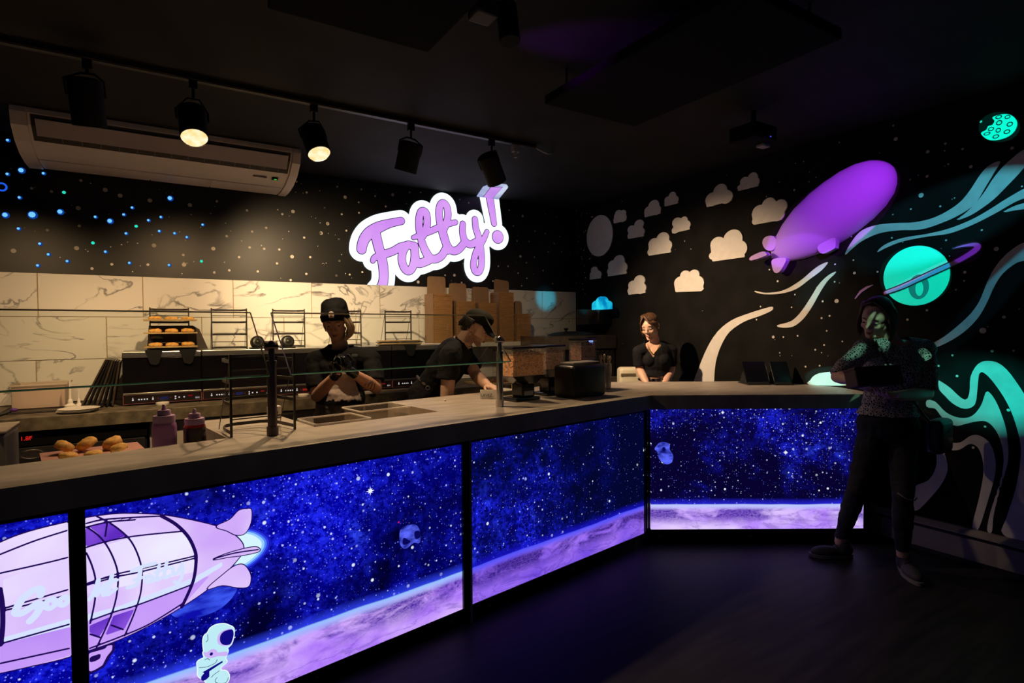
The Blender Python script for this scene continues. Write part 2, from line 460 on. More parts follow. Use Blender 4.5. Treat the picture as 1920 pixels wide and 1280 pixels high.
def cut(field, bounds, h, thick, frame):
    """field(P)->distance; frame(s,t,d)->world point; returns G with the cut-out, `thick` deep."""
    x0, y0, x1, y1 = bounds
    xs = np.arange(x0, x1 + h, h); ys = np.arange(y0, y1 + h, h)
    P = np.stack(np.meshgrid(xs, ys, indexing='ij'), -1)
    F = field(P)
    F = np.where(np.abs(F) < 1e-6, 1e-6, F)
    ins = F < 0
    g = G(); bm = g.bm; vc = {}; polys = []; pos = []
    def vert(key, p):
        if key not in vc:
            vc[key] = len(pos); pos.append(p)
        return vc[key]
    nx, ny = len(xs), len(ys)
    cnt = ins[:-1, :-1].astype(int) + ins[1:, :-1] + ins[1:, 1:] + ins[:-1, 1:]
    # full cells merged into runs along y
    for i in range(nx - 1):
        j = 0
        while j < ny - 1:
            c = cnt[i, j]
            if c == 0:
                j += 1; continue
            cs = ((i, j), (i + 1, j), (i + 1, j + 1), (i, j + 1))
            poly = []
            for k in range(4):
                a, b = cs[k], cs[(k + 1) % 4]
                if ins[a]:
                    poly.append(vert(a, (xs[a[0]], ys[a[1]])))
                if ins[a] != ins[b]:
                    key = (a, b) if a < b else (b, a)
                    fa, fb = F[key[0]], F[key[1]]
                    t = fa / (fa - fb)
                    t = min(max(t, .02), .98)
                    poly.append(vert(key, (xs[key[0][0]] + t * (xs[key[1][0]] - xs[key[0][0]]), ys[key[0][1]] + t * (ys[key[1][1]] - ys[key[0][1]]))))
            if len(poly) >= 3:
                polys.append(poly)
            j += 1
    ecount = {}
    for p in polys:
        for a, b in zip(p, p[1:] + p[:1]):
            ecount[(a, b)] = ecount.get((a, b), 0) + 1
    fv = [bm.verts.new(frame(x, y, thick)) for x, y in pos]
    for p in polys:
        bm.faces.new([fv[i] for i in p])
    if thick > 1e-6:
        bv = {}
        def back(i):
            if i not in bv:
                bv[i] = bm.verts.new(frame(pos[i][0], pos[i][1], 0))
            return bv[i]
        for (a, b) in list(ecount):
            if (b, a) not in ecount:
                bm.faces.new((fv[b], fv[a], back(a), back(b)))
        bmesh.ops.dissolve_limit(bm, angle_limit=R(1), verts=bm.verts[:], edges=bm.edges[:])
    return g
def bounds_of(pts, pad):
    a = np.asarray(pts, float)
    return (a[:, 0].min() - pad, a[:, 1].min() - pad, a[:, 0].max() + pad, a[:, 1].max() + pad)

# flat letters
def text_part(name, txt, size, m, parent, origin, xdir, ydir, depth=.001, align='LEFT', font=None):
    cu = bpy.data.curves.new('t', 'FONT'); cu.body = txt; cu.size = size; cu.align_x = align; cu.extrude = depth
    o = bpy.data.objects.new('t', cu); COL.objects.link(o)
    dg = bpy.context.evaluated_depsgraph_get()
    me = bpy.data.meshes.new_from_object(o.evaluated_get(dg))
    bpy.data.objects.remove(o, do_unlink=True)
    xd, yd = V(xdir).normalized(), V(ydir).normalized(); zd = xd.cross(yd)
    Mx = Matrix(((xd.x, yd.x, zd.x, origin[0]), (xd.y, yd.y, zd.y, origin[1]), (xd.z, yd.z, zd.z, origin[2]), (0, 0, 0, 1)))
    me.transform(Matrix.Translation(-wpos(parent)) @ Mx)
    me.materials.clear(); me.materials.append(m)
    ob = bpy.data.objects.new(name, me)
    link(ob, parent)
    return ob
# ------------------------------------------------------------------ the room
def struct(name, g, m, label=None):
    o = build(name, g, m); o['kind'] = 'structure'
    return o
XL, YF = -3.4, -2.6
g = G(); g.box((XL, YF, -.12), (XR + .12, YB + .12, 0))
M_FLOOR = mat('dark_vinyl_planks', (0.014, 0.012, 0.015), .52, var=.5, scale=2.2, bump=.05, stretch=(1, 9, 1), spec=.22)
floor = struct('floor', g, M_FLOOR)
g = G(); g.box((XL, YF, ZC), (XR + .12, YB + .12, ZC + .1)); ceiling = struct('ceiling', g, M_CEIL)
g = G(); g.box((XL, YB, 0), (XR + .12, YB + .12, ZC)); wall_back = struct('wall_back', g, M_BLACKWALL)
g = G(); g.box((XR, YF, 0), (XR + .12, YB, ZC)); wall_right = struct('wall_right', g, M_BLACKWALL_R)
g = G(); g.box((XL - .1, YF, 0), (XL, YB + .12, ZC)); struct('wall_left', g, M_DARK)
g = G(); g.box((XL, YF - .1, 0), (XR + .12, YF, ZC)); struct('wall_front', g, M_DARK)

# marble tiles with tan grout: 0.65 x 0.322, half bond, top row from z 1.92 down
g = G(); g.box((XL, YB - .010, .9), (XR - .001, YB - .0005, 1.922)); build('grout', g, M_GROUT, wall_back)
TILE = None
for row in range(3):
    zt = 1.921 - row * .3235
    x = -.719 - 5 * .653 + (0.41 if row % 2 else 0) - (.02 if row == 2 else 0)
    while x < XR:
        a, b = max(x + .003, XL), min(x + .650, XR - .002)
        if b - a > .03:
            full = abs(b - a - .647) < 1e-4
            if full and TILE is not None:
                o = bpy.data.objects.new('tile', TILE); o.location = ((a + b) / 2, YB - .013, zt - .161); link(o, wall_back)
            else:
                g = G(); g.box((a, YB - .018, zt - .3195), (b, YB - .008, zt), bev=.0015, seg=1)
                o = build('tile', g, M_MARBLE, wall_back, origin=((a + b) / 2, YB - .013, zt - .161))
                if full: TILE = o.data
        x += .653
# ceiling: black acoustic panels hung flat under it
def ceiling_panel(label, x0, x1, y0, y1):
    t = thing('acoustic_panel', label, 'ceiling panel', ((x0 + x1) / 2, (y0 + y1) / 2, 2.75))
    g = G(); g.box((x0, y0, 2.75), (x1, y1, 2.80), bev=.006); build('panel_board', g, mat('black_felt', (0.008, 0.008, 0.009), .95, spec=.1), t)
    for sx in (x0 + .08, x1 - .08):
        for sy in (y0 + .1, y1 - .1):
            g = G(); g.cyl((sx, sy, 2.8005), (sx, sy, ZC), .006, n=8)
            build('hanger', g, M_BLK, t)
ceiling_panel('black felt panel hung under the ceiling above the front counter', .40, 1.08, 1.2, 2.41)
ceiling_panel('black felt panel hung under the ceiling nearer the mural wall', 1.88, 2.57, 1.35, 2.62)

# ------------------------------------------------------------------ back wall: painted dots, and projected star spots imitated by glowing discs
def fr_back(off):
    return lambda s, t, d: V((s, YB - off - d, t))
def fr_right(off):
    return lambda s, t, d: V((XR - off - d, -s, t))
def bw(px, py):
    p = on_y(px, py, YB); return (p.x, p.z)
def rw(px, py):
    p = on_x(px, py, XR); return (-p.y, p.z)
def dots(lst, fr, off, n=9):
    g = G()
    for (s, t, r) in lst:
        c = [fr(s + r * math.cos(2 * math.pi * k / n), t + r * math.sin(2 * math.pi * k / n), off) for k in range(n)]
        f = g.bm.faces.new([g.bm.verts.new(p) for p in c])
    return g
def crop1(l, s=3.0, ox=0, oy=160):
    return [(ox + a / s, oy + b / s) for a, b in l]
grey = crop1([(178, 579), (290, 597), (455, 535), (592, 588), (676, 620), (843, 647), (1068, 673), (440, 690), (266, 814), (446, 790), (76, 930), (431, 915), (866, 900), (1200, 918), (1031, 954), (1035, 1008), (832, 1008), (629, 1006), (518, 1030), (1275, 848), (1220, 652), (1389, 703), (1418, 822), (1497, 801), (1588, 724), (1648, 709), (1843, 777), (1803, 831), (1711, 856), (1643, 963), (1745, 966), (1571, 923), (1486, 919), (1404, 911), (1345, 966), (1558, 1001), (1450, 1046), (1818, 1006), (1906, 867), (1909, 987), (1206, 1052), (1290, 1040), (1723, 1060), (1635, 1095), (1893, 1069), (1725, 602), (1668, 542), (1897, 570), (1826, 691)])
big = {3, 5, 6, 10, 11, 12, 13, 15, 25, 29, 4, 7}
big2 = crop1([(130, 118), (188, 198), (310, 140), (545, 180), (672, 162), (755, 162), (414, 190), (290, 237), (493, 268), (35, 282), (163, 326), (57, 397), (8, 468), (142, 517), (197, 449), (292, 315), (24, 702), (145, 675), (223, 778), (125, 785), (317, 760), (1048, 215), (1115, 241), (1520, 340), (1450, 413), (1690, 470), (1612, 453), (1568, 530), (1478, 527), (1503, 642), (1710, 609), (1812, 606), (1608, 648), (1410, 716), (1337, 715), (1486, 767), (1744, 847), (1773, 345), (1690, 325), (1418, 296), (938, 783), (1008, 783), (736, 834), (1062, 838), (1800, 495), (1755, 545), (1673, 748), (1548, 690), (1551, 806), (1512, 862), (1297, 827)], 4.0, 600, 320)
lst = []
for i, p in enumerate(grey):
    lst.append((*bw(*p), (.0165 if i in big else .0105)))
for i, p in enumerate(big2):
    lst.append((*bw(*p), (.016 if i in (1, 3, 11, 12, 23, 29, 41, 42) else .0095)))
for _ in range(150):
    px, py = RNG.uniform(0, 1078), RNG.uniform(300, 540)
    s, t = bw(px, py)
    if t < 1.95 or t > 2.9: continue
    lst.append((s, t, RNG.uniform(.003, .0055)))
build('painted_star', dots(lst, fr_back(0), .001), M_PAINT, wall_back, kind='stuff')
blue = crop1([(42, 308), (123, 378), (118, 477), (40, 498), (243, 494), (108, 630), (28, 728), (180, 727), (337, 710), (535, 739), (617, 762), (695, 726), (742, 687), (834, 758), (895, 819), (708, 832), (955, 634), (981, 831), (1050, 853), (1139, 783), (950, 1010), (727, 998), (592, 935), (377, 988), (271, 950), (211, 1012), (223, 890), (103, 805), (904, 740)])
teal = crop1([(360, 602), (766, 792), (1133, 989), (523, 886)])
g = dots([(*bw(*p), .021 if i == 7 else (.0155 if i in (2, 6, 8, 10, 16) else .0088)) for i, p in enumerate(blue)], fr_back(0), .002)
build('projected_star_glow', g, glow('blue_star_glow', (120, 205, 255), 1.0), wall_back, kind='stuff')  # blue spots of projected light, put in as glowing discs
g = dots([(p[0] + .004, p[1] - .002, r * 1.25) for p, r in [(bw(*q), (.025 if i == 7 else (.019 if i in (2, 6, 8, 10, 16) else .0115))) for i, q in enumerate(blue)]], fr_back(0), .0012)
build('painted_light_halo', g, glow('blue_star_rim', (8, 60, 150), 1.0), wall_back, kind='stuff')  # halo of light round each projected star, coloured in as a disc
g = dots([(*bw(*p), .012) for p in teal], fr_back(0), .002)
build('projected_teal_star_glow', g, glow('teal_star_glow', (40, 225, 190), 1.0), wall_back, kind='stuff')  # teal spots of projected light, put in as glow
def ring(c, r0, r1, fr, off, h=.0015):
    return cut(lambda P: np.maximum(d_circ(P, c, r0), -d_circ(P, c, r1)), (c[0] - r0 - .01, c[1] - r0 - .01, c[0] + r0 + .01, c[1] + r0 + .01), h * 2, .0012, fr(off))
build('star_ring', ring(bw(10 / 3, 160 + 571 / 3), .032, .020, fr_back, .0008), glow('blue_ring_glow', (30, 90, 230), 1), wall_back)  # ring of projected light, put in as glow

# ------------------------------------------------------------------ FATTY sign: projector-lit shop sign over the tiles, its mark folds onto the ceiling
def sg(pts):
    return [bw(600 + a / 4, 320 + b / 4) for a, b in pts]
S = 1 / 4.0
kx = 0.00138                                     # metres of wall per crop pixel, roughly
STK = [
    ([(605, 378), (520, 396), (440, 424), (372, 464), (330, 512), (312, 560), (308, 590)], [25, 28, 36, 38, 35, 33, 32]),
    ([(412, 470), (432, 560), (455, 640), (470, 720), (474, 800), (462, 862), (430, 905)], [34, 34, 33, 33, 32, 33, 34]),
    ([(392, 676), (405, 655), (450, 636), (540, 606), (600, 572), (640, 560)], [16, 20, 26, 26, 26, 24]),
    ([(690, 565), (650, 560), (618, 605), (610, 670), (628, 730), (662, 752), (694, 715), (706, 640), (704, 565)], 28),
    ([(706, 600), (712, 660), (735, 695), (790, 680), (830, 660)], 30),
    ([(822, 655), (775, 575), (748, 490), (738, 400), (745, 330), (765, 304), (792, 322), (800, 385), (790, 440), (765, 490)], 26),
    ([(695, 503), (745, 485), (830, 452), (920, 412), (1012, 388)], [14, 20, 22, 22, 18]),
    ([(760, 540), (800, 635), (850, 664), (905, 640), (945, 575)], 28),
    ([(958, 600), (925, 515), (900, 420), (888, 330), (895, 268), (918, 245), (945, 268), (955, 330), (945, 385), (925, 440)], 26),
    ([(925, 480), (950, 560), (990, 602), (1035, 590), (1075, 545)], 28),
    ([(1066, 402), (1064, 460), (1080, 525), (1122, 553), (1165, 535)], [23, 25, 27, 27, 27]),
    ([(1157, 368), (1163, 430), (1182, 490), (1196, 555), (1206, 640), (1204, 715), (1186, 758), (1158, 752), (1146, 705), (1160, 630), (1188, 570), (1222, 515), (1247, 460)], [24, 25, 27, 27, 26, 26, 26, 26, 25, 25, 25, 22, 18]),
    ([(1252, 120), (1266, 190), (1284, 300), (1300, 396)], [34, 33, 28, 23]),
]
STR = []
for pts, r in STK:
    r = r if hasattr(r, '__len__') else [r] * len(pts)
    sp = smooth_pts([(*p, q) for p, q in zip(sg(pts), r)], 5)
    STR.append(([q[:2] for q in sp], [q[2] * kx for q in sp]))
DOT = (bw(600 + 1328 / 4, 320 + 498 / 4), 50 * kx)
FILLS = sg([(520, 500), (560, 520), (470, 520), (865, 560), (1000, 500), (640, 470)])
def sign_field(pad):
    def f(P):
        d = d_circ(P, DOT[0], DOT[1] + pad)
        if pad > .03:                      # the outline closes over the open counters
            for q in FILLS: d = np.minimum(d, d_circ(P, q, .10))
        for pts, r in STR:
            d = np.minimum(d, d_stroke(P, pts, np.asarray(r) + pad))
        d = np.maximum(d, P[..., 1] - (ZC - .002))
        return np.maximum(d, 1.924 - P[..., 1])
    return f
allp = [p for pts, r in STR for p in pts]
BND = bounds_of(allp, .2)
sign = thing('shop_sign', 'pink script sign with painted-in projector glow reading Fatty with a white outline above the tiles', 'sign', (2.5, YB - .003, 2.4))  # the projector's light is built into the sign colours as glow
build('white_backing', cut(sign_field(.074), BND, .008, .010, fr_back(.003)), glow('sign_white', (236, 252, 255), 1.25), sign, label='white outline of the script sign, projector light put in as glow')
build('letter_outline', cut(sign_field(.0068), BND, .005, .0020, fr_back(.0135)), glow('sign_ink', (48, 18, 70), 1.0), sign)
build('letter', cut(sign_field(0), BND, .005, .0020, fr_back(.0165)), glow_var('sign_pink', (205, 135, 240), (226, 168, 250), 1.6), sign, label='pink script letters')
def oc(px, py, d=0):
    p = on_z(600 + px / 4, 320 + py / 4, ZC); return (p.x, p.y)
def fr_ceil(off):
    return lambda s, t, d: V((s, t, ZC - off - d))
wp = [oc(1176, 186), oc(1222, 118), oc(1275, 99), oc(1345, 97), oc(1395, 100), oc(1410, 118), oc(1338, 208)]
wp = [(p[0], min(p[1], YB - .001)) for p in wp]
wpp = smooth_pts(wp[1:6], 4)
wpoly = [wp[0]] + [tuple(q) for q in wpp] + [wp[6]]
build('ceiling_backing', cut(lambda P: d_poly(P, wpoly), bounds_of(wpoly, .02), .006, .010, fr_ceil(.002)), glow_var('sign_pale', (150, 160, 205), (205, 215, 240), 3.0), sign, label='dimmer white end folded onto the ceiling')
st = [oc(1258, 192), oc(1312, 118)]
st = [(p[0], min(p[1], YB - .005)) for p in st]
bar = [oc(1226, 186), oc(1283, 112), oc(1368, 112), oc(1292, 200)]
bar = [(p[0], min(p[1], YB - .003)) for p in bar]
build('ceiling_letter_outline', cut(lambda P: d_poly(P, bar) - .0045, bounds_of(bar, .02), .004, .002, fr_ceil(.0125)), glow('sign_ink', (48, 18, 70)), sign)
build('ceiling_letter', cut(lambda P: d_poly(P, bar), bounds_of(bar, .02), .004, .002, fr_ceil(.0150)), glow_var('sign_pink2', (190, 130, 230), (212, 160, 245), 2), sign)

# ------------------------------------------------------------------ mural on the right wall
def poly_part(name, pix, m, parent, thick=.0015, off=0.0, h=.012, rnd=0.0, closed_smooth=4, label=None):
    pts = [rw(*p) for p in pix]
    if closed_smooth:
        pts = smooth_pts(pts, closed_smooth, True)
    pts = [tuple(p) for p in pts]
    return build(name, cut(lambda P: d_poly(P, pts) - rnd, bounds_of(pts, .03), h, thick, fr_right(off)), m, parent, label=label)
def ribbon(name, pix, wid, m, parent, off=0.0, label=None, h=.009):
    """pix: centre line, wid: full width in pixels at each point"""
    pts = [rw(*p) for p in pix]
    r = []
    for p, w in zip(pix, wid):
        d = (on_x(p[0], p[1] + .5, XR) - on_x(p[0], p[1] - .5, XR)).length
        r.append(w * d / 2)
    sp = smooth_pts([(*p, q) for p, q in zip(pts, r)], 6)
    a = [q[:2] for q in sp]; rr = [max(q[2], .001) for q in sp]
    return build(name, cut(lambda P: d_stroke(P, a, rr), bounds_of(a, max(rr) + .03), h, .0015, fr_right(off)), m, parent, label=label)
c2 = lambda l: [(1400 + a * 520 / 1849, 200 + b * 520 / 1849) for a, b in l]      # traced at two zooms
c3z = lambda l: [(1400 + a * 520 / 1849, 500 + b * 520 / 1849) for a, b in l]
# streams: blue-white paint, the projectors tint them
poly_part('painted_stream', c2([(655, 988), (690, 915), (760, 830), (860, 790), (980, 776), (1120, 770), (1260, 735), (1400, 655), (1480, 570), (1560, 450), (1620, 390), (1692, 364), (1650, 440), (1590, 540), (1520, 650), (1420, 720), (1300, 775), (1160, 818), (1010, 824), (880, 845), (770, 895), (700, 950)]), M_PAINTG, wall_right)
poly_part('painted_stream', c2([(1395, 757), (1470, 700), (1570, 590), (1650, 470), (1735, 375), (1860, 280), (1885, 350), (1825, 435), (1740, 525), (1650, 615), (1560, 683), (1480, 730)]), M_PAINTG, wall_right)
poly_part('painted_stream', c2([(868, 972), (920, 920), (1040, 875), (1200, 848), (1350, 812), (1500, 752), (1620, 685), (1730, 615), (1875, 537), (1885, 592), (1790, 635), (1650, 715), (1500, 790), (1350, 845), (1200, 866), (1040, 898), (930, 940)]), M_PAINTG, wall_right)
poly_part('painted_stream', c2([(1705, 705), (1790, 660), (1880, 640), (1880, 676), (1790, 690)]), M_PAINTG, wall_right)
poly_part('painted_stream', c2([(1860, 905), (1740, 975), (1650, 1080), (1600, 1180), (1555, 1290), (1500, 1372), (1420, 1450), (1320, 1530), (1230, 1585), (1240, 1610), (1340, 1570), (1450, 1500), (1540, 1410), (1600, 1310), (1650, 1200), (1710, 1110), (1800, 1040), (1880, 1010)]), M_PAINTG, wall_right)
poly_part('painted_stream', c2([(52, 1226), (130, 1240), (240, 1225), (350, 1165), (440, 1090), (490, 1055), (543, 1036), (500, 1090), (420, 1150), (330, 1215), (230, 1245), (130, 1250), (70, 1240)]), M_PAINT, wall_right, h=.008)
poly_part('painted_stream', c3z([(597, 30), (540, 60), (480, 120), (430, 200), (370, 290), (300, 360), (203, 390), (235, 405), (310, 398), (380, 345), (440, 260), (490, 170), (540, 95), (585, 50)]), M_PAINT, wall_right, h=.008)
poly_part('painted_stream', [(1300, 718), (1312, 685), (1326, 652), (1345, 622), (1372, 600), (1405, 587), (1437, 577), (1449, 575), (1447, 582), (1425, 592), (1395, 603), (1368, 622), (1352, 648), (1342, 680), (1339, 718), (1339, 740), (1300, 740)], M_PAINT, wall_right, h=.01, closed_smooth=3)
# lower wave bands
c4 = lambda l: [(1400 + a * 520 / 1752, 740 + b * 520 / 1752) for a, b in l]
WAVES = [
    [(1522, 722), (1520, 712), (1528, 703), (1545, 698), (1600, 694), (1660, 696), (1715, 700), (1750, 708), (1778, 724), (1800, 744), (1812, 749), (1818, 735), (1820, 706), (1833, 683), (1852, 676), (1878, 684), (1905, 715), (1935, 770), (1950, 860), (1950, 1015), (1881, 1002), (1887, 971), (1904, 918), (1914, 859), (1912, 823), (1900, 781), (1884, 747), (1861, 714), (1844, 698), (1836, 701), (1833, 725), (1828, 758), (1808, 766), (1785, 755), (1765, 735), (1745, 722), (1660, 722)],
    [(1738, 750), (1754, 753), (1774, 773), (1799, 783), (1822, 780), (1839, 761), (1847, 739), (1851, 733), (1861, 742), (1872, 762), (1884, 795), (1889, 823), (1890, 865), (1875, 918), (1863, 966), (1860, 997), (1851, 994), (1857, 960), (1875, 903), (1882, 865), (1878, 832), (1867, 806), (1850, 790), (1830, 790), (1808, 795), (1791, 798), (1768, 784), (1754, 766), (1738, 763)],
    [(1755, 811), (1768, 820), (1783, 829), (1801, 829), (1821, 816), (1839, 817), (1857, 832), (1866, 859), (1866, 888), (1854, 933), (1835, 991), (1823, 987), (1836, 933), (1844, 888), (1842, 859), (1833, 838), (1818, 832), (1801, 842), (1786, 844), (1769, 839), (1774, 859), (1777, 879), (1768, 903), (1747, 930), (1716, 958), (1713, 915), (1741, 900), (1755, 876), (1756, 853), (1755, 835)],
]
for w in WAVES:
    poly_part('painted_wave', w, M_PAINTG, wall_right, closed_smooth=3)
# dots of the mural
lst = []
for a, b, r in c2d if (c2d := [(994, 216, .013), (1208, 300, .011), (1163, 590, .016), (1203, 464, .009), (1495, 400, .010), (1325, 246, .008), (978, 126, .007), (1440, 282, .007), (1345, 383, .006), (1090, 487, .006), (1291, 664, .006), (1095, 682, .006), (975, 719, .005), (463, 470, .005), (318, 555, .009), (218, 503, .005), (342, 670, .013), (152, 1086, .007), (207, 1163, .009), (719, 1108, .010), (587, 1167, .006), (968, 874, .006), (1330, 890, .006), (1665, 948, .013), (1568, 822, .006), (1770, 276, .009), (1562, 100, .007), (1455, 1103, .009), (1450, 1160, .006), (1395, 1220, .006), (322, 1252, .006), (618, 238, .006), (380, 366, .005), (873, 1100, .007), (590, 1050, .006), (712, 1022, .006)]) else []:
    px, py = c2([(a, b)])[0]; lst.append((*rw(px, py), r))
for a, b, r in [(600, 228, .016), (178, 468, .012), (245, 468, .007), (340, 460, .007), (500, 342, .008), (553, 327, .007), (534, 427, .006), (517, 521, .007), (458, 553, .007), (393, 665, .008), (487, 659, .007), (221, 573, .006), (638, 497, .006), (300, 270, .006), (507, 230, .008), (1202, 290, .008), (1072, 352, .008), (1575, 425, .018), (1716, 335, .009), (1637, 562, .008), (1372, 590, .007), (1403, 728, .008), (1280, 660, .007), (1780, 560, .006), (93, 265, .007), (66, 352, .007), (1745, 955, .009), (1590, 1065, .007), (1510, 1205, .008)]:
    px, py = c3z([(a, b)])[0]; lst.append((*rw(px, py), r))
for _ in range(70):
    px, py = RNG.uniform(1082, 1920), RNG.uniform(280, 690)
    s, t = rw(px, py)
    if t < 2.9: lst.append((s, t, RNG.uniform(.0025, .005)))
for _ in range(40):
    px, py = RNG.uniform(1079, 1115), RNG.uniform(380, 560)
    s, t = rw(px, py); lst.append((s, t, RNG.uniform(.004, .008)))
build('painted_star', dots(lst, fr_right(0), .0012), M_PAINT, wall_right, kind='stuff')

# clouds: flat cut-outs screwed to the wall, a pale disc beside them
def cloud(label, lobes, base, box):
    """lobes in crop pixels (1877 wide crop of 440x300): circles; base: polygon under them"""
    z = lambda a, b: (1060 + a * 440 / 1877, 300 + b * 440 / 1877)
    P0 = [rw(*z(a, b)) for a, b in base]
    cs = []
    for a, b, r in lobes:
        c = rw(*z(a, b)); e = on_x(*z(a, b - r), XR)
        hx = abs(rw(*z(a + r, b))[0] - c[0])
        cs.append((c, (hx, abs(e.z - c[1]))))
    def f(P):
        d = d_poly(P, P0) - .004
        for c, r in cs:
            d = np.minimum(d, d_circ(P, c, r))
        return d
    pts = P0 + [(c[0] + i * r[0], c[1] + j * r[1]) for c, r in cs for i in (-1, 1) for j in (-1, 1)]
    gg = cut(f, bounds_of(pts, .03), .008, .012, fr_right(.0))
    c = np.mean(P0, axis=0)
    o = build('cloud_cutout', gg, M_PAINT, None, origin=(XR - .001, -c[0], c[1]))
    tag(o, label, 'cloud', 'white clouds on the black mural wall')
cloud('tiny two-lobed cloud just right of the big pale disc', [(430, 425, 26), (465, 428, 28), (462, 462, 34), (415, 478, 25)], [(395, 505), (400, 440), (480, 430), (490, 480)], 0)
cloud('small cloud below and right of the tiny two-lobed one', [(595, 515, 38), (535, 555, 32), (605, 575, 36), (527, 605, 24)], [(508, 628), (515, 560), (620, 540), (632, 606)], 0)
cloud('egg-topped small cloud in the upper row, left of the smallest top cloud', [(713, 365, 44), (672, 405, 34), (730, 400, 40)], [(643, 455), (640, 420), (745, 370), (765, 424)], 0)
cloud('smallest cloud of the upper row near the ceiling line', [(862, 285, 30), (825, 318, 26), (885, 315, 28)], [(802, 368), (802, 320), (890, 300), (905, 342)], 0)
cloud('small cloud below the smallest top cloud with a bump on its right', [(900, 500, 40), (955, 482, 30), (970, 520, 38), (885, 560, 28)], [(862, 583), (880, 510), (985, 500), (1000, 552)], 0)
cloud('middle-sized cloud in the centre of the left cloud group', [(785, 630, 52), (715, 670, 45), (805, 690, 54), (690, 735, 28)], [(675, 762), (675, 690), (830, 640), (848, 735)], 0)
cloud('large cloud high up with a tall round top', [(1245, 248, 56), (1180, 315, 54), (1290, 295, 54)], [(1140, 374), (1130, 330), (1300, 270), (1330, 322)], 0)
cloud('small cloud at the top right, closest to the ceiling', [(1505, 140, 40), (1440, 172, 36), (1520, 175, 38), (1400, 220, 18)], [(1390, 243), (1410, 190), (1530, 150), (1545, 205)], 0)
cloud('wide three-lobed cloud next to the tail of the purple airship', [(1560, 420, 60), (1635, 360, 58), (1725, 372, 56), (1700, 430, 60), (1525, 490, 26)], [(1515, 514), (1500, 430), (1740, 350), (1730, 476)], 0)
cloud('biggest cloud of all, lit tan, left of the airship tail', [(1345, 635, 78), (1225, 675, 60), (1395, 710, 66), (1185, 765, 30)], [(1185, 808), (1170, 690), (1400, 640), (1440, 772)], 0)
cloud('tiny cloud right below the big pale disc', [(238, 880, 28), (225, 915, 24), (262, 915, 32)], [(203, 953), (205, 910), (270, 885), (288, 942)], 0)
cloud('small cloud below the pale disc on the right, with a tall middle', [(435, 805, 45), (385, 840, 38), (450, 860, 50), (365, 890, 26)], [(347, 927), (352, 850), (460, 820), (495, 905)], 0)
cloud('bright cloud left of the cashier, above the paper towel dispenser', [(598, 965, 44), (545, 1000, 36), (605, 1025, 46), (530, 1045, 27)], [(512, 1074), (515, 1000), (625, 990), (645, 1058)], 0)
cloud('brightest flat-bottomed cloud above the cashier', [(965, 925, 42), (1035, 920, 44), (930, 985, 55), (1055, 985, 60), (998, 962, 44)], [(890, 1052), (880, 1000), (1090, 950), (1112, 1030), (1090, 1046)], 0)
cz = lambda a, b: (1060 + a * 440 / 1877, 300 + b * 440 / 1877)
c = rw(*cz(278, 606)); hx = abs(rw(*cz(278 + 107, 606))[0] - c[0]); hz = abs(rw(*cz(278, 606 - 164))[1] - c[1])
o = build('moon_disc', cut(lambda P: d_circ(P, c, (hx, hz)), (c[0] - hx - .03, c[1] - hz - .03, c[0] + hx + .03, c[1] + hz + .03), .008, .012, fr_right(0)), M_PAINT, None, origin=(XR - .001, -c[0], c[1]))
tag(o, 'big pale round moon disc on the mural wall near the corner', 'moon')
# ringed planet
pc = rw(1717, 517); px_ = abs(rw(1782, 517)[0] - pc[0]); pz_ = abs(rw(1717, 461)[1] - pc[1])
pl_ = thing('planet_cutout', 'glowing mint ringed planet on the mural wall above the standing woman', 'planet', (XR, -pc[0], pc[1]))
build('planet_disc', cut(lambda P: d_circ(P, pc, (px_, pz_)), (pc[0] - px_ - .05, pc[1] - pz_ - .05, pc[0] + px_ + .05, pc[1] + pz_ + .05), .01, .006, fr_right(.0)), M_MINT, pl_)
cc = c2([(1150, 1200)])[0]; kc = rw(*cc)
build('crater', cut(lambda P: np.maximum(d_circ(P, kc, (.060, .082)), -d_circ(P, (kc[0] + .004, kc[1] - .012), (.024, .050))), (kc[0] - .12, kc[1] - .12, kc[0] + .12, kc[1] + .12), .005, .0015, fr_right(.0065)), M_TEALD, pl_)
for nm, ex, mm, off in (('ring_outline', .008, M_INK, .0085), ('planet_ring', 0, M_LILAC, .0102)):
    a = [rw(*p) for p in c2([(930, 1240), (1040, 1200), (1150, 1150), (1280, 1090), (1400, 1035), (1480, 990), (1530, 955), (1548, 930), (1520, 920), (1450, 928), (1380, 945)])]
    sp = smooth_pts([(*p, q) for p, q in zip(a, [.011, .013, .013, .013, .014, .015, .016, .014, .011, .006, .002])], 6)
    b_ = [q[:2] for q in sp]; rr = [q[2] + ex for q in sp]
    build(nm, cut(lambda P: d_stroke(P, b_, rr), bounds_of(b_, .05), .006, .0015, fr_right(off)), mm, pl_)
a = [rw(*p) for p in c2([(724, 1278), (760, 1232), (800, 1205), (843, 1187)])]
build('ring_end', cut(lambda P: d_stroke(P, a, [.004, .008, .008, .002]), bounds_of(a, .03), .005, .002, fr_right(.0)), M_LILAC, pl_)
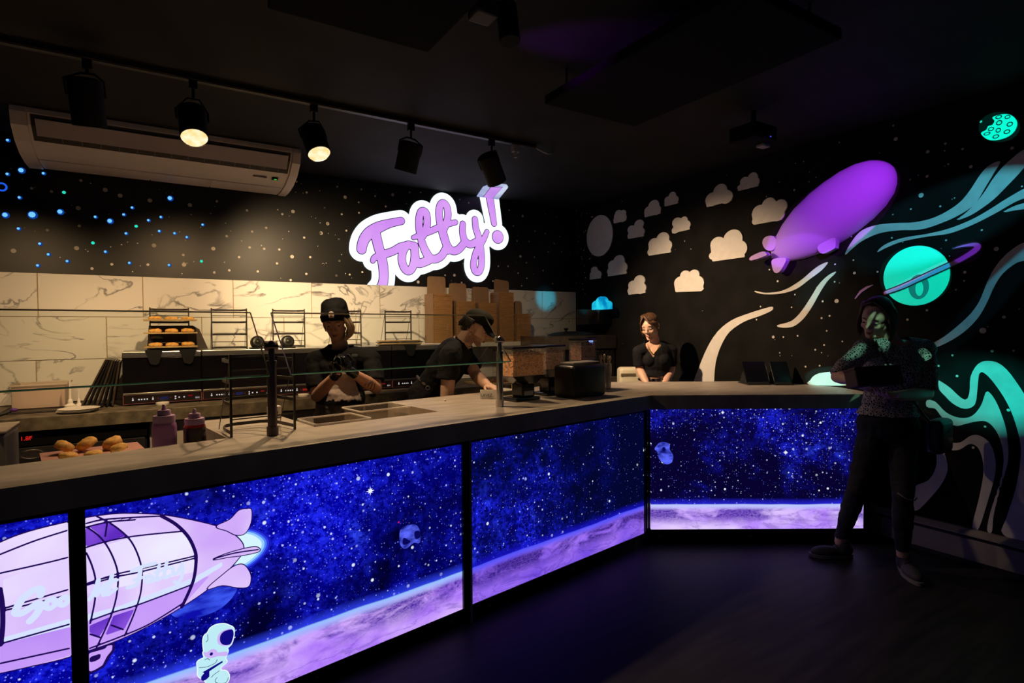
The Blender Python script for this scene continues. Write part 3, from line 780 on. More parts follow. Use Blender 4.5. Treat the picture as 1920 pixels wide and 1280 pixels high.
# bitten cookie
kpts = [rw(*p) for p in c2([(1640, 72), (1700, 52), (1760, 55), (1800, 90), (1805, 130), (1780, 175), (1730, 208), (1660, 225), (1605, 218), (1570, 190), (1568, 172), (1600, 155), (1612, 130), (1640, 122), (1655, 95)])]
kp = [tuple(p) for p in smooth_pts(kpts, 3, True)]
kt = thing('cookie_cutout', 'glowing mint cookie with a bite out of it, high on the mural wall', 'cookie', (XR, -kpts[0][0], kpts[0][1]))
build('cookie_disc', cut(lambda P: d_poly(P, kp), bounds_of(kp, .03), .006, .006, fr_right(0)), M_MINT, kt)
for (a, b, ra, rb) in [(1683, 70, 15, 11), (1742, 70, 13, 11), (1686, 108, 14, 14), (1757, 118, 14, 13), (1632, 150, 14, 11), (1680, 158, 12, 13), (1605, 181, 16, 9), (1738, 168, 15, 12), (1664, 200, 15, 11)]:
    q = rw(*c2([(a, b)])[0]); k = .00088
    build('chip_outline', cut(lambda P: np.maximum(d_circ(P, q, (ra * k * 1.25, rb * k * 1.25)), -d_circ(P, q, (ra * k * .8, rb * k * .75))), (q[0] - .03, q[1] - .03, q[0] + .03, q[1] + .03), .0025, .001, fr_right(.0065)), M_INK, kt)
# airship in relief
ta, no = on_x(1447, 484, XR), on_x(1677, 314, XR)
up_, lo_ = on_x(1524, 362, XR), on_x(1600, 440, XR)
ax = (no - ta); Ls = ax.length; ax.normalize()
mid = ta + ax * Ls * .5
nrm = V((-1, 0, 0)); side = ax.cross(nrm).normalized()
hw = (abs((up_ - mid).dot(side)) + abs((lo_ - mid).dot(side))) / 2
ship = thing('airship_model', 'purple half-round airship model mounted on the mural wall', 'airship', mid)
g = G(); prof = [(0, .0), (.05, .33), (.12, .52), (.22, .74), (.35, .92), (.5, 1.0), (.62, 1.0), (.74, .95), (.84, .84), (.92, .66), (.96, .48), (.98, .34), (.993, .20), (1.0, .0)]
n = 18; rings = []
for t, w in prof:
    rings.append([g.bm.verts.new(ta + ax * Ls * t + side * hw * w * math.cos(math.pi * k / n) + nrm * (.004 + .16 * w * math.sin(math.pi * k / n))) for k in range(n + 1)])
for a, b in zip(rings, rings[1:]):
    for k in range(n):
        g.bm.faces.new((a[k], a[k + 1], b[k + 1], b[k]))
o = build('hull', g, M_LILAC, ship, smooth=True)
def fin(pix, out, name='fin'):
    pts = [tuple(p) for p in smooth_pts([rw(*p) for p in c2(pix)], 3, True)]
    build(name, cut(lambda P: d_poly(P, pts), bounds_of(pts, .03), .008, .05, lambda s, t, d: V((XR - out - d, -s, t))), M_LILAC, ship)
fin([(215, 868), (175, 868), (148, 890), (146, 925), (170, 958), (215, 960), (240, 900)], .03)
fin([(212, 1020), (208, 1070), (225, 1108), (255, 1105), (280, 1070), (300, 1015)], .03)
fin([(90, 1022), (110, 1000), (180, 972), (205, 985), (200, 1000), (110, 1030)], .10)
fin([(515, 945), (548, 985), (620, 955), (633, 940), (632, 880), (560, 900)], .04, 'gondola')
# ------------------------------------------------------------------ front counter: two wings meeting at K
K = V((2.83, 2.73, 0))
_a, _b = R(9.3), R(-32.3)
D1, W1 = V((math.cos(_a), math.sin(_a), 0)), V((-math.sin(_a), math.cos(_a), 0))
D3, W3 = V((math.cos(_b), math.sin(_b), 0)), V((-math.sin(_b), math.cos(_b), 0))
UPZ = V((0, 0, 1))
F1 = Matrix(((D1.x, W1.x, 0, K.x), (D1.y, W1.y, 0, K.y), (0, 0, 1, 0), (0, 0, 0, 1)))
F3 = Matrix(((D3.x, W3.x, 0, K.x), (D3.y, W3.y, 0, K.y), (0, 0, 1, 0), (0, 0, 0, 1)))
def c1(u, v, z=0): return F1 @ V((u, v, z))
def c3(u, v, z=0): return F3 @ V((u, v, z))
ZT = 1.035
def isect(p, d, q, e):
    den = d.x * e.y - d.y * e.x
    t = ((q.x - p.x) * e.y - (q.y - p.y) * e.x) / den
    return p + d * t
def corner(v):            # where both wings' lines at depth v meet
    return isect(c1(0, v), D1, c3(0, v), D3)
LU = -4.3                # left end of the long wing
wallx = XR - .004
def c3_at_wall(v):
    u = (wallx - K.x - W3.x * v) / D3.x
    return c3(u, v)
end_in = c3(1.53, 0) + W3 * ((wallx - c3(1.53, 0).x) / W3.x)
outline = [c1(LU, 0), corner(0), c3(1.53, 0), end_in, c3_at_wall(.95), corner(.95), c1(-1.455, .95), c1(-1.455, .385), c1(-2.16, .385), c1(-2.16, .93), c1(-2.545, .96), c1(-2.545, .375), c1(LU, .375)]
fc = thing('front_counter', 'long angled front counter with concrete-look top and glowing space panels', 'counter', (K.x, K.y, 0))
g = G(); g.prism([V((p.x, p.y, ZT - .095)) for p in outline], (0, 0, .095))
wt = build('worktop', g, M_CONC, fc)
def carcass():
    g = G()
    g.box((LU, .09, 0), (-2.545, .95, .88), F1)
    g.box((-2.545, .09, 0), (-2.16, .93, ZT - .096), F1)
    g.box((-2.16, .09, 0), (-1.455, .93, .86), F1)
    cv = corner(.09); cb = corner(.93)
    g.prism([c1(-1.455, .09), cv, cb, c1(-1.455, .93)], (0, 0, ZT - .096))
    g.prism([cv, c3(1.50, .09), c3(1.50, .09) + W3 * .34, c3_at_wall(.93) - V((.02, 0, 0)), cb], (0, 0, ZT - .096))
    return g
build('carcass', carcass(), M_BLKM, fc)
g = G()
for (u0, u1) in ((LU, -2.16),):
    g.box((u0, .09, .88), (u1, .36, ZT - .096), F1)
g.box((-2.16, .09, .86), (-1.455, .36, ZT - .096), F1)
build('front_rail', g, M_BLKM, fc)
g = G(); g.box((-2.15, .375, .861), (-1.46, .925, .885), F1); build('pan_shelf', g, mat('brown_shelf', (0.55, 0.33, 0.13), .6, var=.2), fc)
# plinth, frames and glowing panels
def space_panel(name, u0, u1, z0, z1, F, D, cfg, lab):
    m = bpy.data.materials.new(name); m.use_nodes = True
    nt = m.node_tree; nt.nodes.clear(); L = nt.links.new
    def nd(t, **k):
        n = nt.nodes.new(t)
        for a, b in k.items(): setattr(n, a, b)
        return n
    def mth(op, a, b=None, c=None, clamp=False):
        n = nd('ShaderNodeMath', operation=op); n.use_clamp = clamp
        for i, q in enumerate((a, b, c)):
            if q is None: continue
            if isinstance(q, (int, float)): n.inputs[i].default_value = q
            else: L(q, n.inputs[i])
        return n.outputs[0]
    def mixc(f, a, b):
        n = nd('ShaderNodeMix', data_type='RGBA')
        if isinstance(f, (int, float)): n.inputs[0].default_value = f
        else: L(f, n.inputs[0])
        for i, q in ((6, a), (7, b)):
            if isinstance(q, tuple): n.inputs[i].default_value = (*q, 1)
            else: L(q, n.inputs[i])
        return n.outputs[2]
    def addc(a, b, f=1.0):
        n = nd('ShaderNodeMix', data_type='RGBA', blend_type='ADD')
        if isinstance(f, (int, float)): n.inputs[0].default_value = f
        else: L(f, n.inputs[0])
        for i, q in ((6, a), (7, b)):
            if isinstance(q, tuple): n.inputs[i].default_value = (*q, 1)
            else: L(q, n.inputs[i])
        return n.outputs[2]
    tc = nd('ShaderNodeTexCoord')
    dot = nd('ShaderNodeVectorMath', operation='DOT_PRODUCT'); dot.inputs[1].default_value = D
    L(tc.outputs['Object'], dot.inputs[0])
    sx = nd('ShaderNodeSeparateXYZ'); L(tc.outputs['Object'], sx.inputs[0])
    u, z = dot.outputs['Value'], sx.outputs['Z']
    def vec(su, sz, ou=0.0, oz=0.0):
        n = nd('ShaderNodeCombineXYZ')
        L(mth('MULTIPLY_ADD', u, su, ou + cfg['seed']), n.inputs[0]); L(mth('MULTIPLY_ADD', z, sz, oz), n.inputs[1])
        n.inputs[2].default_value = cfg['seed']
        return n.outputs[0]
    def noise(v, sc, det=4, rough=.55, dist=0.0):
        n = nd('ShaderNodeTexNoise'); n.inputs['Scale'].default_value = sc; n.inputs['Detail'].default_value = det
        n.inputs['Roughness'].default_value = rough; n.inputs['Distortion'].default_value = dist
        L(v, n.inputs['Vector']); return n.outputs['Fac']
    def ramp(f, p0, p1):
        n = nd('ShaderNodeMapRange'); n.inputs[1].default_value = p0; n.inputs[2].default_value = p1; n.clamp = True
        L(f, n.inputs[0]); return n.outputs[0]
    v0 = vec(1, 1)
    big = ramp(noise(v0, 2.0, 5, .6), cfg['n0'], cfg['n1'])
    if 'fade' in cfg:                      # nebula thins towards one side
        big = mth('MULTIPLY', big, ramp(u, *cfg['fade']))
    fine = ramp(mth('MULTIPLY', noise(v0, 52, 3, .7), mth('MULTIPLY_ADD', noise(v0, 11, 3, .6), 1.4, .3)), .42, .70)
    sky = mixc(big, lin(cfg['sky0']), lin(cfg['sky1']))
    sky = mixc(mth('MULTIPLY', mth('MULTIPLY', big, fine), cfg['fine']), sky, lin(cfg['sky2']))
    hot = ramp(noise(v0, 5.5, 3, .5), .60, .76)
    sky = mixc(mth('MULTIPLY', mth('MULTIPLY', hot, fine), mth('MULTIPLY', big, .7)), sky, lin((62, 92, 255)))
    def stars(sc, r, keep, colr, seed, dens=None):
        n = nd('ShaderNodeTexVoronoi', voronoi_dimensions='2D', feature='F1'); n.inputs['Scale'].default_value = sc
        L(vec(1, 1, seed, seed * .7), n.inputs['Vector'])
        sp = nd('ShaderNodeSeparateColor'); L(n.outputs['Color'], sp.inputs[0])
        size = mth('MULTIPLY', mth('POWER', sp.outputs[1], 2.0), r)
        core = ramp(mth('SUBTRACT', mth('ADD', size, r * .35), n.outputs['Distance']), 0, r * .45)
        th = keep if dens is None else mth('MULTIPLY_ADD', dens, keep * .75, keep * .25)
        on = mth('LESS_THAN', sp.outputs[0], th)
        return mth('MULTIPLY', mth('MULTIPLY', core, on), mth('MULTIPLY_ADD', sp.outputs[2], .7, .3))
    sky = addc(sky, lin((120, 130, 255)), stars(70, .20, cfg['k1'], None, 3.1, big))
    sky = addc(sky, lin((215, 225, 255)), stars(34, .16, cfg['k2'], None, 7.7, big))
    sky = addc(sky, lin((235, 245, 255)), stars(11, .085, cfg['k3'], None, 12.3))
    # moon ground
    n1 = noise(vec(1.0, 3.0), 3.2, 6, .62, .6)
    ridge = mth('ABSOLUTE', mth('SUBTRACT', n1, .5))
    hz = mth('ADD', mth('MULTIPLY', noise(vec(1, 0), 2.0, 2), .03), cfg['hor'] - .015)
    below = mth('SUBTRACT', hz, z)          # >0 under the horizon
    patch = ramp(noise(vec(1.0, 2.2, 4.0), 3.6, 6, .62, .5), .41, .53)
    upper = mth('MULTIPLY', ramp(below, .012, .040), ramp(below, .15, .08))
    dark = mth('MULTIPLY', patch, upper)
    grain = ramp(noise(vec(1, 2), 60, 3, .7), .35, .65)
    dark = mth('MULTIPLY', dark, mth('MULTIPLY_ADD', grain, .45, .6))
    lines = mth('MULTIPLY', ramp(ridge, .035, .0), mth('MULTIPLY', ramp(below, .01, .03), .40))
    gr = mixc(ramp(noise(vec(1, 1.6, 9.0), 4.0, 4), .35, .65), lin(cfg['g0']), lin(cfg['g1']))
    gr = mixc(mth('MAXIMUM', dark, lines), gr, lin(cfg['gd']))
    gr = mixc(ramp(below, .042, .006), gr, lin(cfg['rim']))
    mask = ramp(below, -.003, .003)
    haze = mth('MULTIPLY', ramp(below, -.045, .0), mth('SUBTRACT', 1.0, mask))
    sky = mixc(mth('MULTIPLY', haze, .75), sky, lin(cfg['haze']))
    col = mixc(mask, sky, gr)
    e = nd('ShaderNodeEmission'); L(col, e.inputs[0]); e.inputs[1].default_value = cfg.get('str', 1.0)
    o = nd('ShaderNodeOutputMaterial'); L(e.outputs[0], o.inputs[0])
    g = G(); g.box((u0, .052, z0), (u1, .075, z1), F)
    return build('space_panel', g, m, fc, label=lab)
cfgA = dict(seed=1.3, n0=.36, n1=.66, sky0=(2, 1, 44), sky1=(4, 3, 168), sky2=(34, 44, 255), fine=1.0, k1=.85, k2=.42, k3=.5, hor=.275, g0=(172, 118, 250), g1=(214, 176, 255), gd=(70, 36, 160), rim=(150, 190, 255), haze=(50, 70, 255), fade=(-.45, -1.5))
cfgB = dict(cfgA, seed=4.9, n0=.42, n1=.68, sky0=(3, 6, 46), sky1=(5, 5, 120), g0=(118, 78, 225), g1=(158, 112, 245), gd=(48, 22, 125), rim=(84, 84, 250), haze=(26, 20, 210), fade=(-.35, -1.3), k1=.5, k2=.28, k3=.34)
cfgC = dict(cfgA, seed=8.2, n0=.50, n1=.76, sky0=(7, 3, 46), sky1=(6, 4, 96), g0=(186, 140, 255), g1=(228, 204, 255), gd=(72, 34, 160), rim=(186, 200, 255), haze=(40, 40, 235), k1=.9, k2=.75, k3=.6, fine=.7)
cfgC.pop('fade')
PZ0, PZ1 = .08, .915
cfgA0 = dict(cfgA); cfgA0.pop('fade')
space_panel('space_print_end', LU, -3.105, PZ0, PZ1, F1, D1, cfgA0, 'glowing space panel at the left end with the nose of the airship')
cfgA['fade'] = (-1.2, -2.2)
# u is measured from the counter's own origin
space_panel('space_print_rocket', -3.061, -1.548, PZ0, PZ1, F1, D1, cfgA, 'brightest glowing space panel with airship tail and astronaut')
cfgB['fade'] = (-.25, -1.15)
space_panel('space_print_middle', -1.495, -.005, PZ0 + .004, PZ1, F1, D1, cfgB, 'dark blue glowing space panel beside the corner')
space_panel('space_print_short', -.005 + .02, 1.474, .104, .932, F3, D3, cfgC, 'glowing star panel on the short wing with an asteroid')
g = G()
cv5, cv9 = corner(.050), corner(.088)
for (z0, z1) in ((0.0, PZ0), (PZ1, ZT - .096)):
    g.box((LU, .055, z0), (-.02, .088, z1), F1)
for u0, u1 in ((-3.105, -3.061), (-1.548, -1.495)):
    g.box((u0, .040, 0), (u1, .088, ZT - .096), F1)
g.box((0.012, .055, 0), (1.5, .088, .104), F3); g.box((.012, .055, .932), (1.5, .088, ZT - .096), F3)
g.box((1.474, .05, 0), (1.51, .088, ZT - .096), F3)
build('panel_frame', g, M_BLKG, fc)
g = G()
cpt = corner(.052)
g.cyl(cpt + V((0, 0, .002)), cpt + V((0, 0, ZT - .097)), .012, n=8)
build('corner_trim', g, M_BLKG, fc)
g = G(); g.box((-1.507, .032, 0.0), (-1.499, .040, ZT - .096), F1); build('panel_joint_strip', g, mat('grey_strip', (0.25, 0.25, 0.28), .35), fc)
sc_m = M_DSTEEL
for u in (-2.9, -2.3, -1.62, -1.37, -.72, -.10):
    g = G(); g.cyl(c1(u, .056, .040), c1(u, .044, .040), .009, n=10); build('screw', g, sc_m, fc)
for u in (.07, .70, 1.35):
    g = G(); g.cyl(c3(u, .056, .055), c3(u, .044, .055), .009, n=10); build('screw', g, sc_m, fc)

# artwork printed on the panels (backlit): airship, writing, astronaut, asteroids
PN = c1(0, .052)
def pu(px, py):
    q = F1.inverted() @ on_pl(px, py, PN, W1); return (q.x, q.z)
def fr_p(off):
    return lambda s, t, d: c1(s, .052 - off - d, t)
z7 = lambda l: [(a * 540 / 1920, 920 + b * 540 / 1920) for a, b in l]
def split(P, f):            # the post between the two panels carries no print
    gap = np.minimum(P[..., 0] + 3.105, -(P[..., 0] + 3.061))
    return np.maximum(np.maximum(np.maximum(f, gap), PZ0 + .002 - P[..., 1]), np.maximum(P[..., 1] - PZ1, P[..., 0] + 1.55))
def art_poly(name, pix, m, off, n=4, h=.005, label=None, grow=0.0):
    pts = [pu(*p) for p in z7(pix)]
    pts = [tuple(p) for p in (smooth_pts(pts, n, True) if n else pts)]
    return build(name, cut(lambda P: split(P, d_poly(P, pts) - grow), bounds_of(pts, .01 + grow), h, .0004, fr_p(off)), m, fc, label=label)
def art_line(name, lines, w, m, off, h=.0035, n=5):
    segs = []
    for l in lines:
        ww = w
        if isinstance(l, tuple): l, ww = l
        a = [pu(*p) for p in z7(l)]
        segs.append(([tuple(q) for q in smooth_pts(a, n)], ww))
    def f(P):
        d = np.full(P.shape[:-1], 1e9)
        for a, ww in segs:
            b = bounds_of(a, .05)
            d = np.minimum(d, d_stroke(P, a, ww))
        return split(P, d)
    return build(name, cut(f, bounds_of([p for a, _ in segs for p in a], .02), h, .0004, fr_p(off)), m, fc, kind='stuff')
A_PINK = glow_var('airship_lilac', (206, 166, 250), (236, 220, 255), 2.5)
A_PALE = glow_var('airship_pale', (228, 208, 255), (240, 236, 255), 3)
A_SHADE = glow_var('airship_shade', (186, 140, 245), (206, 164, 252), 3)
A_VIOL = glow_var('airship_hatch', (92, 40, 190), (140, 84, 225), 5)
A_INK = glow('airship_ink', (30, 10, 86))
A_WRITE = glow('airship_writing', (214, 226, 255))
A_FLAME = glow('airship_flame', (206, 244, 255))
A_FLAME2 = glow('airship_flame_rim', (70, 120, 255))
EX = np.array([(1570, 285), (1685, 268), (1775, 330), (1748, 416), (1640, 505), (1560, 500)], float)
EC = np.array([1590, 385.])
for k_, (s_, col_) in enumerate(((1.16, (24, 24, 190)), (1.08, (44, 60, 225)), (1.0, (82, 130, 250)), (.92, (150, 205, 255)), (.82, (214, 246, 255)))):
    art_poly('exhaust_glow', [tuple(EC + (q - EC) * s_) for q in EX], glow('exhaust_%d' % k_, col_), .0004 + .0002 * k_)
hull_px = [(-640, 1350), (-600, 1000), (-500, 740), (-300, 500), (0, 345), (200, 270), (440, 210), (570, 180), (760, 155), (900, 152), (1080, 162), (1250, 190), (1440, 235), (1540, 280), (1600, 330), (1622, 380), (1595, 440), (1500, 545), (1380, 655), (1210, 770), (1000, 890), (800, 985), (590, 1060), (400, 1120), (200, 1165), (0, 1210), (-300, 1290)]
art_poly('airship_outline', hull_px, A_INK, .0016, grow=.004)
art_poly('airship_hull', hull_px, A_PINK, .0022, label='lilac airship hull')
art_poly('hull_panel', [(20, 590), (450, 450), (690, 365), (860, 312), (1230, 268), (1290, 350), (1306, 430), (1290, 540), (1200, 560), (940, 610), (560, 690), (450, 720), (20, 800)], A_PALE, .0027, n=0)
art_poly('hull_stripe', [(0, 980), (460, 850), (780, 770), (1280, 580), (1480, 470), (1480, 500), (1280, 625), (920, 755), (780, 800), (460, 905), (0, 1020)], A_WRITE, .0032, n=0)
art_poly('hull_shadow', [(0, 1020), (460, 905), (800, 800), (1210, 640), (1400, 560), (1210, 770), (1000, 890), (800, 985), (590, 1060), (200, 1165), (0, 1210)], A_SHADE, .0030, n=0)
for hp in ([(570, 235), (640, 275), (690, 345), (570, 370)], [(590, 235), (710, 210), (790, 245), (840, 300), (690, 335), (650, 280)], [(596, 895), (750, 830), (660, 970), (596, 940)], [(755, 830), (895, 785), (830, 915), (700, 960)]):
    art_poly('hull_hatch', hp, A_VIOL, .0036, n=0)
for nm, fp in (('tail_fin', [(1440, 235), (1530, 190), (1590, 130), (1640, 120), (1672, 125), (1668, 210), (1630, 280), (1570, 290), (1510, 262)]), ('tail_fin', [(1380, 650), (1480, 560), (1560, 500), (1620, 490), (1660, 540), (1668, 590), (1650, 635), (1580, 640), (1480, 625)]), ('tail_fin', [(1420, 455), (1500, 420), (1600, 390), (1690, 372), (1725, 382), (1720, 402), (1620, 425), (1520, 438)])):
    art_poly('fin_outline', fp, A_INK, .0040, grow=.0035)
    art_poly(nm, fp, A_PINK, .0045)
art_poly('cabin_outline', [(592, 1072), (705, 1040), (715, 1020), (755, 1015), (755, 1060), (720, 1110), (690, 1165), (640, 1195), (594, 1215)], A_INK, .0016, n=0, grow=.004)
art_poly('cabin', [(592, 1080), (700, 1050), (715, 1030), (750, 1025), (745, 1060), (712, 1100), (682, 1160), (636, 1188), (594, 1205)], A_SHADE, .0024, n=0)
art_poly('cabin_window', [(596, 1105), (672, 1080), (668, 1112), (640, 1130), (596, 1142)], A_INK, .0030, n=0)
art_line('airship_line', [
    [(640, 165), (720, 205), (800, 260), (870, 330), (920, 430), (945, 540), (935, 680), (890, 820), (830, 960)],
    [(580, 240), (650, 290), (710, 360), (760, 460), (785, 560), (775, 700), (730, 850), (640, 1045)],
    [(575, 410), (610, 490), (635, 590), (632, 720), (600, 880)],
    ([(1075, 165), (1170, 220), (1250, 300), (1295, 390), (1305, 460), (1285, 600), (1210, 770)], .0055),
    [(570, 215), (720, 185), (1075, 165)], [(570, 240), (720, 205), (900, 190)],
    [(0, 545), (450, 440), (570, 375), (850, 305), (1230, 265)], [(0, 420), (230, 330), (450, 260)],
    [(580, 612), (780, 550), (940, 515), (1300, 430)], [(575, 625), (780, 568), (940, 535), (1300, 445)],
    [(20, 780), (450, 655)], [(20, 795), (450, 690)], [(0, 1015), (460, 885)], [(600, 860), (770, 800), (920, 755), (1280, 620)],
    [(600, 950), (660, 970)], [(740, 890), (820, 920)], [(700, 300), (712, 215)],
    [(0, 1145), (460, 1045)], [(596, 1045), (820, 960), (1000, 880), (1210, 750)],
    ([(0, 650), (16, 760), (18, 900), (5, 1020)], .006), [(1420, 450), (1560, 412), (1720, 388)]], .0026, A_INK, .0050)
art_line('airship_writing', [
    ([(270, 690), (275, 660), (255, 648), (210, 665), (150, 715), (110, 780), (105, 810), (150, 808), (210, 770), (255, 745), (265, 770), (240, 820), (200, 862)], .010),
    ([(350, 715), (315, 730), (305, 765), (330, 780), (365, 755), (360, 720)], .0075),
    ([(440, 700), (405, 715), (395, 745), (420, 758), (450, 735), (445, 705)], .0075),
    ([(596, 720), (615, 690), (640, 640), (655, 590), (640, 690), (665, 660), (690, 640), (690, 690)], .0065),
    ([(745, 560), (725, 640), (715, 685), (745, 670), (770, 650)], .0065), ([(690, 620), (780, 590)], .005),
    ([(880, 530), (950, 500), (1030, 480)], .0065), ([(935, 510), (925, 580), (900, 625), (850, 640)], .0065), ([(890, 590), (960, 570)], .005),
    ([(1000, 560), (975, 575), (972, 600), (995, 602), (1015, 570), (1020, 600)], .0055),
    ([(1060, 490), (1045, 560), (1050, 590), (1080, 570)], .0055), ([(1030, 540), (1085, 525)], .0045),
    ([(1110, 470), (1095, 540), (1100, 578), (1130, 560)], .0055), ([(1080, 522), (1145, 505)], .0045),
    ([(1150, 510), (1155, 550), (1180, 545), (1200, 500)], .0055), ([(1210, 480), (1215, 520), (1205, 580), (1180, 610), (1160, 600)], .0055),
], .006, A_WRITE, .0056)
# blue planet and asteroids
B_BLUE = glow_var('printed_planet_blue', (14, 14, 170), (66, 96, 255), 9, 1.0, (1, 1, 3))
B_BLUE2 = glow_var('printed_asteroid_blue', (20, 24, 120), (90, 104, 255), 16, 1.0, (1, 1, 2))
art_poly('printed_planet', [(1140, 820), (1200, 770), (1380, 650), (1500, 628), (1580, 640), (1540, 720), (1440, 800), (1300, 845), (1200, 848)], B_BLUE, .0008)
zz = lambda l: [((400 + a * .375) * 1920 / 540, (800 + b * .375 - 920) * 1920 / 540) for a, b in l]
art_poly('asteroid_print', zz([(940, 505), (985, 488), (1020, 495), (1036, 540), (1030, 580), (1000, 580), (960, 610), (935, 590), (930, 545)]), B_BLUE2, .0006)
art_poly('asteroid_crater', zz([(1005, 525), (1030, 520), (1034, 550), (1010, 560)]), glow('asteroid_shadow', (8, 8, 90)), .0012)
art_poly('asteroid_crater', zz([(950, 555), (968, 560), (985, 575), (955, 590), (945, 580)]), glow('asteroid_shadow', (8, 8, 90)), .0012)
art_poly('red_star', zz([(921, 474), (931, 470), (930, 482), (922, 482)]), glow('red_star', (190, 24, 90)), .0006, n=0)
def star_burst(px, py, r, fr, conv):
    c = conv(px, py)
    def f(P):
        d = d_circ(P, c, r * .42)
        for k in range(8):
            a = math.pi * k / 4; rr = r * (1.0 if k % 2 == 0 else .75)
            d = np.minimum(d, d_stroke(P, [c, (c[0] + rr * math.cos(a), c[1] + rr * math.sin(a))], [r * .2, .0004]))
        return d
    build('bright_star', cut(f, (c[0] - r * 1.2, c[1] - r * 1.2, c[0] + r * 1.2, c[1] + r * 1.2), .0016, .0004, fr(.0006)), glow('star_white', (240, 246, 255)), fc)
star_burst(694, 920, .020, fr_p, pu)
PN3 = c3(0, .052)
def pu3(px, py):
    q = F3.inverted() @ on_pl(px, py, PN3, W3); return (q.x, q.z)
def fr_p3(off):
    return lambda s, t, d: c3(s, .052 - off - d, t)
star_burst(1473, 848, .018, fr_p3, pu3); star_burst(1355, 773, .014, fr_p3, pu3)
ap = [tuple(p) for p in smooth_pts([pu3(840 + a * .453, 700 + b * .453) for a, b in [(855, 310), (880, 284), (915, 290), (918, 315), (932, 340), (925, 368), (900, 375), (875, 355), (866, 325)]], 4, True)]
build('asteroid_print', cut(lambda P: d_poly(P, ap), bounds_of(ap, .01), .004, .0004, fr_p3(.0006)), B_BLUE2, fc)
ac = pu3(840 + 893 * .453, 700 + 313 * .453)
build('asteroid_crater', cut(lambda P: d_circ(P, ac, (.012, .016)), (ac[0] - .03, ac[1] - .03, ac[0] + .03, ac[1] + .03), .003, .0004, fr_p3(.0012)), glow('asteroid_shadow', (8, 8, 90)), fc)
# astronaut print
N_W = glow('astronaut_white', (190, 236, 246)); N_P = glow('astronaut_pink', (206, 178, 246)); N_D = glow('astronaut_visor', (16, 10, 130)); N_L = glow('astronaut_line', (70, 90, 120)); N_H = glow('astronaut_rim', (235, 252, 255))
za = lambda l: [((340 + a * 220 / 1564) * 1920 / 540, (1100 + b * 220 / 1564 - 920) * 1920 / 540) for a, b in l]
def art_a(name, l, m, off, n=4, grow=0.0, h=.0025):
    art_poly(name, za(l), m, off, n, h, grow=grow)
helm = [(290, 800), (285, 700), (300, 640), (345, 600), (380, 540), (460, 495), (560, 483), (630, 505), (690, 545), (690, 650), (660, 750), (610, 800), (590, 850), (420, 870), (310, 850)]
body = [(290, 850), (420, 830), (600, 820), (605, 880), (580, 940), (600, 990), (530, 1050), (520, 1100), (590, 1110), (630, 1170), (615, 1250), (560, 1300), (600, 1400), (330, 1400), (325, 1260), (250, 1200), (215, 1160), (215, 1080), (205, 1000), (240, 960), (300, 930)]
art_a('astronaut_rim', helm, N_H, .0060, grow=.003); art_a('astronaut_rim', body, N_H, .0060, grow=.003)
art_a('astronaut_suit', body, N_W, .0066); art_a('astronaut_helmet', helm, N_W, .0072)
art_a('astronaut_collar', [(290, 850), (330, 860), (400, 815), (460, 830), (480, 860), (600, 850), (595, 905), (480, 910), (400, 935), (340, 930), (300, 900)], N_P, .0078)
art_a('visor_rim', [(470, 690), (490, 620), (560, 565), (660, 545), (690, 600), (675, 690), (640, 760), (560, 775), (490, 750)], N_P, .0078)
art_a('astronaut_visor', [(505, 680), (520, 620), (570, 575), (665, 555), (688, 610), (672, 690), (640, 750), (570, 762), (520, 735)], N_D, .0084)
art_a('collar_valve', [(370, 880), (385, 860), (410, 862), (412, 885), (390, 902), (372, 895)], N_D, .0084)
art_a('astronaut_rod', [(270, 1125), (540, 970), (545, 990), (365, 1110), (365, 1180), (330, 1215), (280, 1240), (255, 1220), (258, 1180), (300, 1130)], N_D, .0084, n=0)
art_line('astronaut_line', [za([(230, 1060), (330, 1050), (440, 1000), (470, 950)]), za([(300, 960), (340, 940), (370, 960)]), za([(500, 1100), (430, 1150), (390, 1190)]), za([(620, 1190), (580, 1260), (470, 1265), (440, 1230), (470, 1190)]), za([(320, 720), (345, 690), (340, 620)])], .0011, N_L, .0092, h=.002)
# ------------------------------------------------------------------ sneeze guard on the front counter
M_GLASS = bpy.data.materials.new('guard_glass'); M_GLASS.use_nodes = True
nt = M_GLASS.node_tree; nt.nodes.clear()
_o = nt.nodes.new('ShaderNodeOutputMaterial'); _t = nt.nodes.new('ShaderNodeBsdfTransparent'); _g = nt.nodes.new('ShaderNodeBsdfGlossy'); _f = nt.nodes.new('ShaderNodeFresnel'); _m = nt.nodes.new('ShaderNodeMixShader')
_t.inputs[0].default_value = (.94, .965, .95, 1); _g.inputs['Roughness'].default_value = .02; _f.inputs[0].default_value = 1.25
_gm = nt.nodes.new('ShaderNodeNewGeometry'); _iv = nt.nodes.new('ShaderNodeMath'); _iv.operation = 'SUBTRACT'; _iv.inputs[0].default_value = 1.0; _ml = nt.nodes.new('ShaderNodeMath'); _ml.operation = 'MULTIPLY'
nt.links.new(_gm.outputs['Backfacing'], _iv.inputs[1]); nt.links.new(_iv.outputs[0], _ml.inputs[0]); nt.links.new(_f.outputs[0], _ml.inputs[1]); nt.links.new(_ml.outputs[0], _m.inputs[0]); nt.links.new(_t.outputs[0], _m.inputs[1]); nt.links.new(_g.outputs[0], _m.inputs[2]); nt.links.new(_m.outputs[0], _o.inputs[0])
M_GEDGE = mat('green_glass_edge', (0.08, 0.50, 0.41), .15, spec=.8)
M_GEDGE2 = mat('dim_glass_edge', (0.24, 0.22, 0.17), .2, spec=.8)
M_GEDGE3 = mat('violet_glass_edge', (0.30, 0.24, 0.62), .15, spec=.8)
GB, GT = (.235, 1.305), (.475, 1.575)
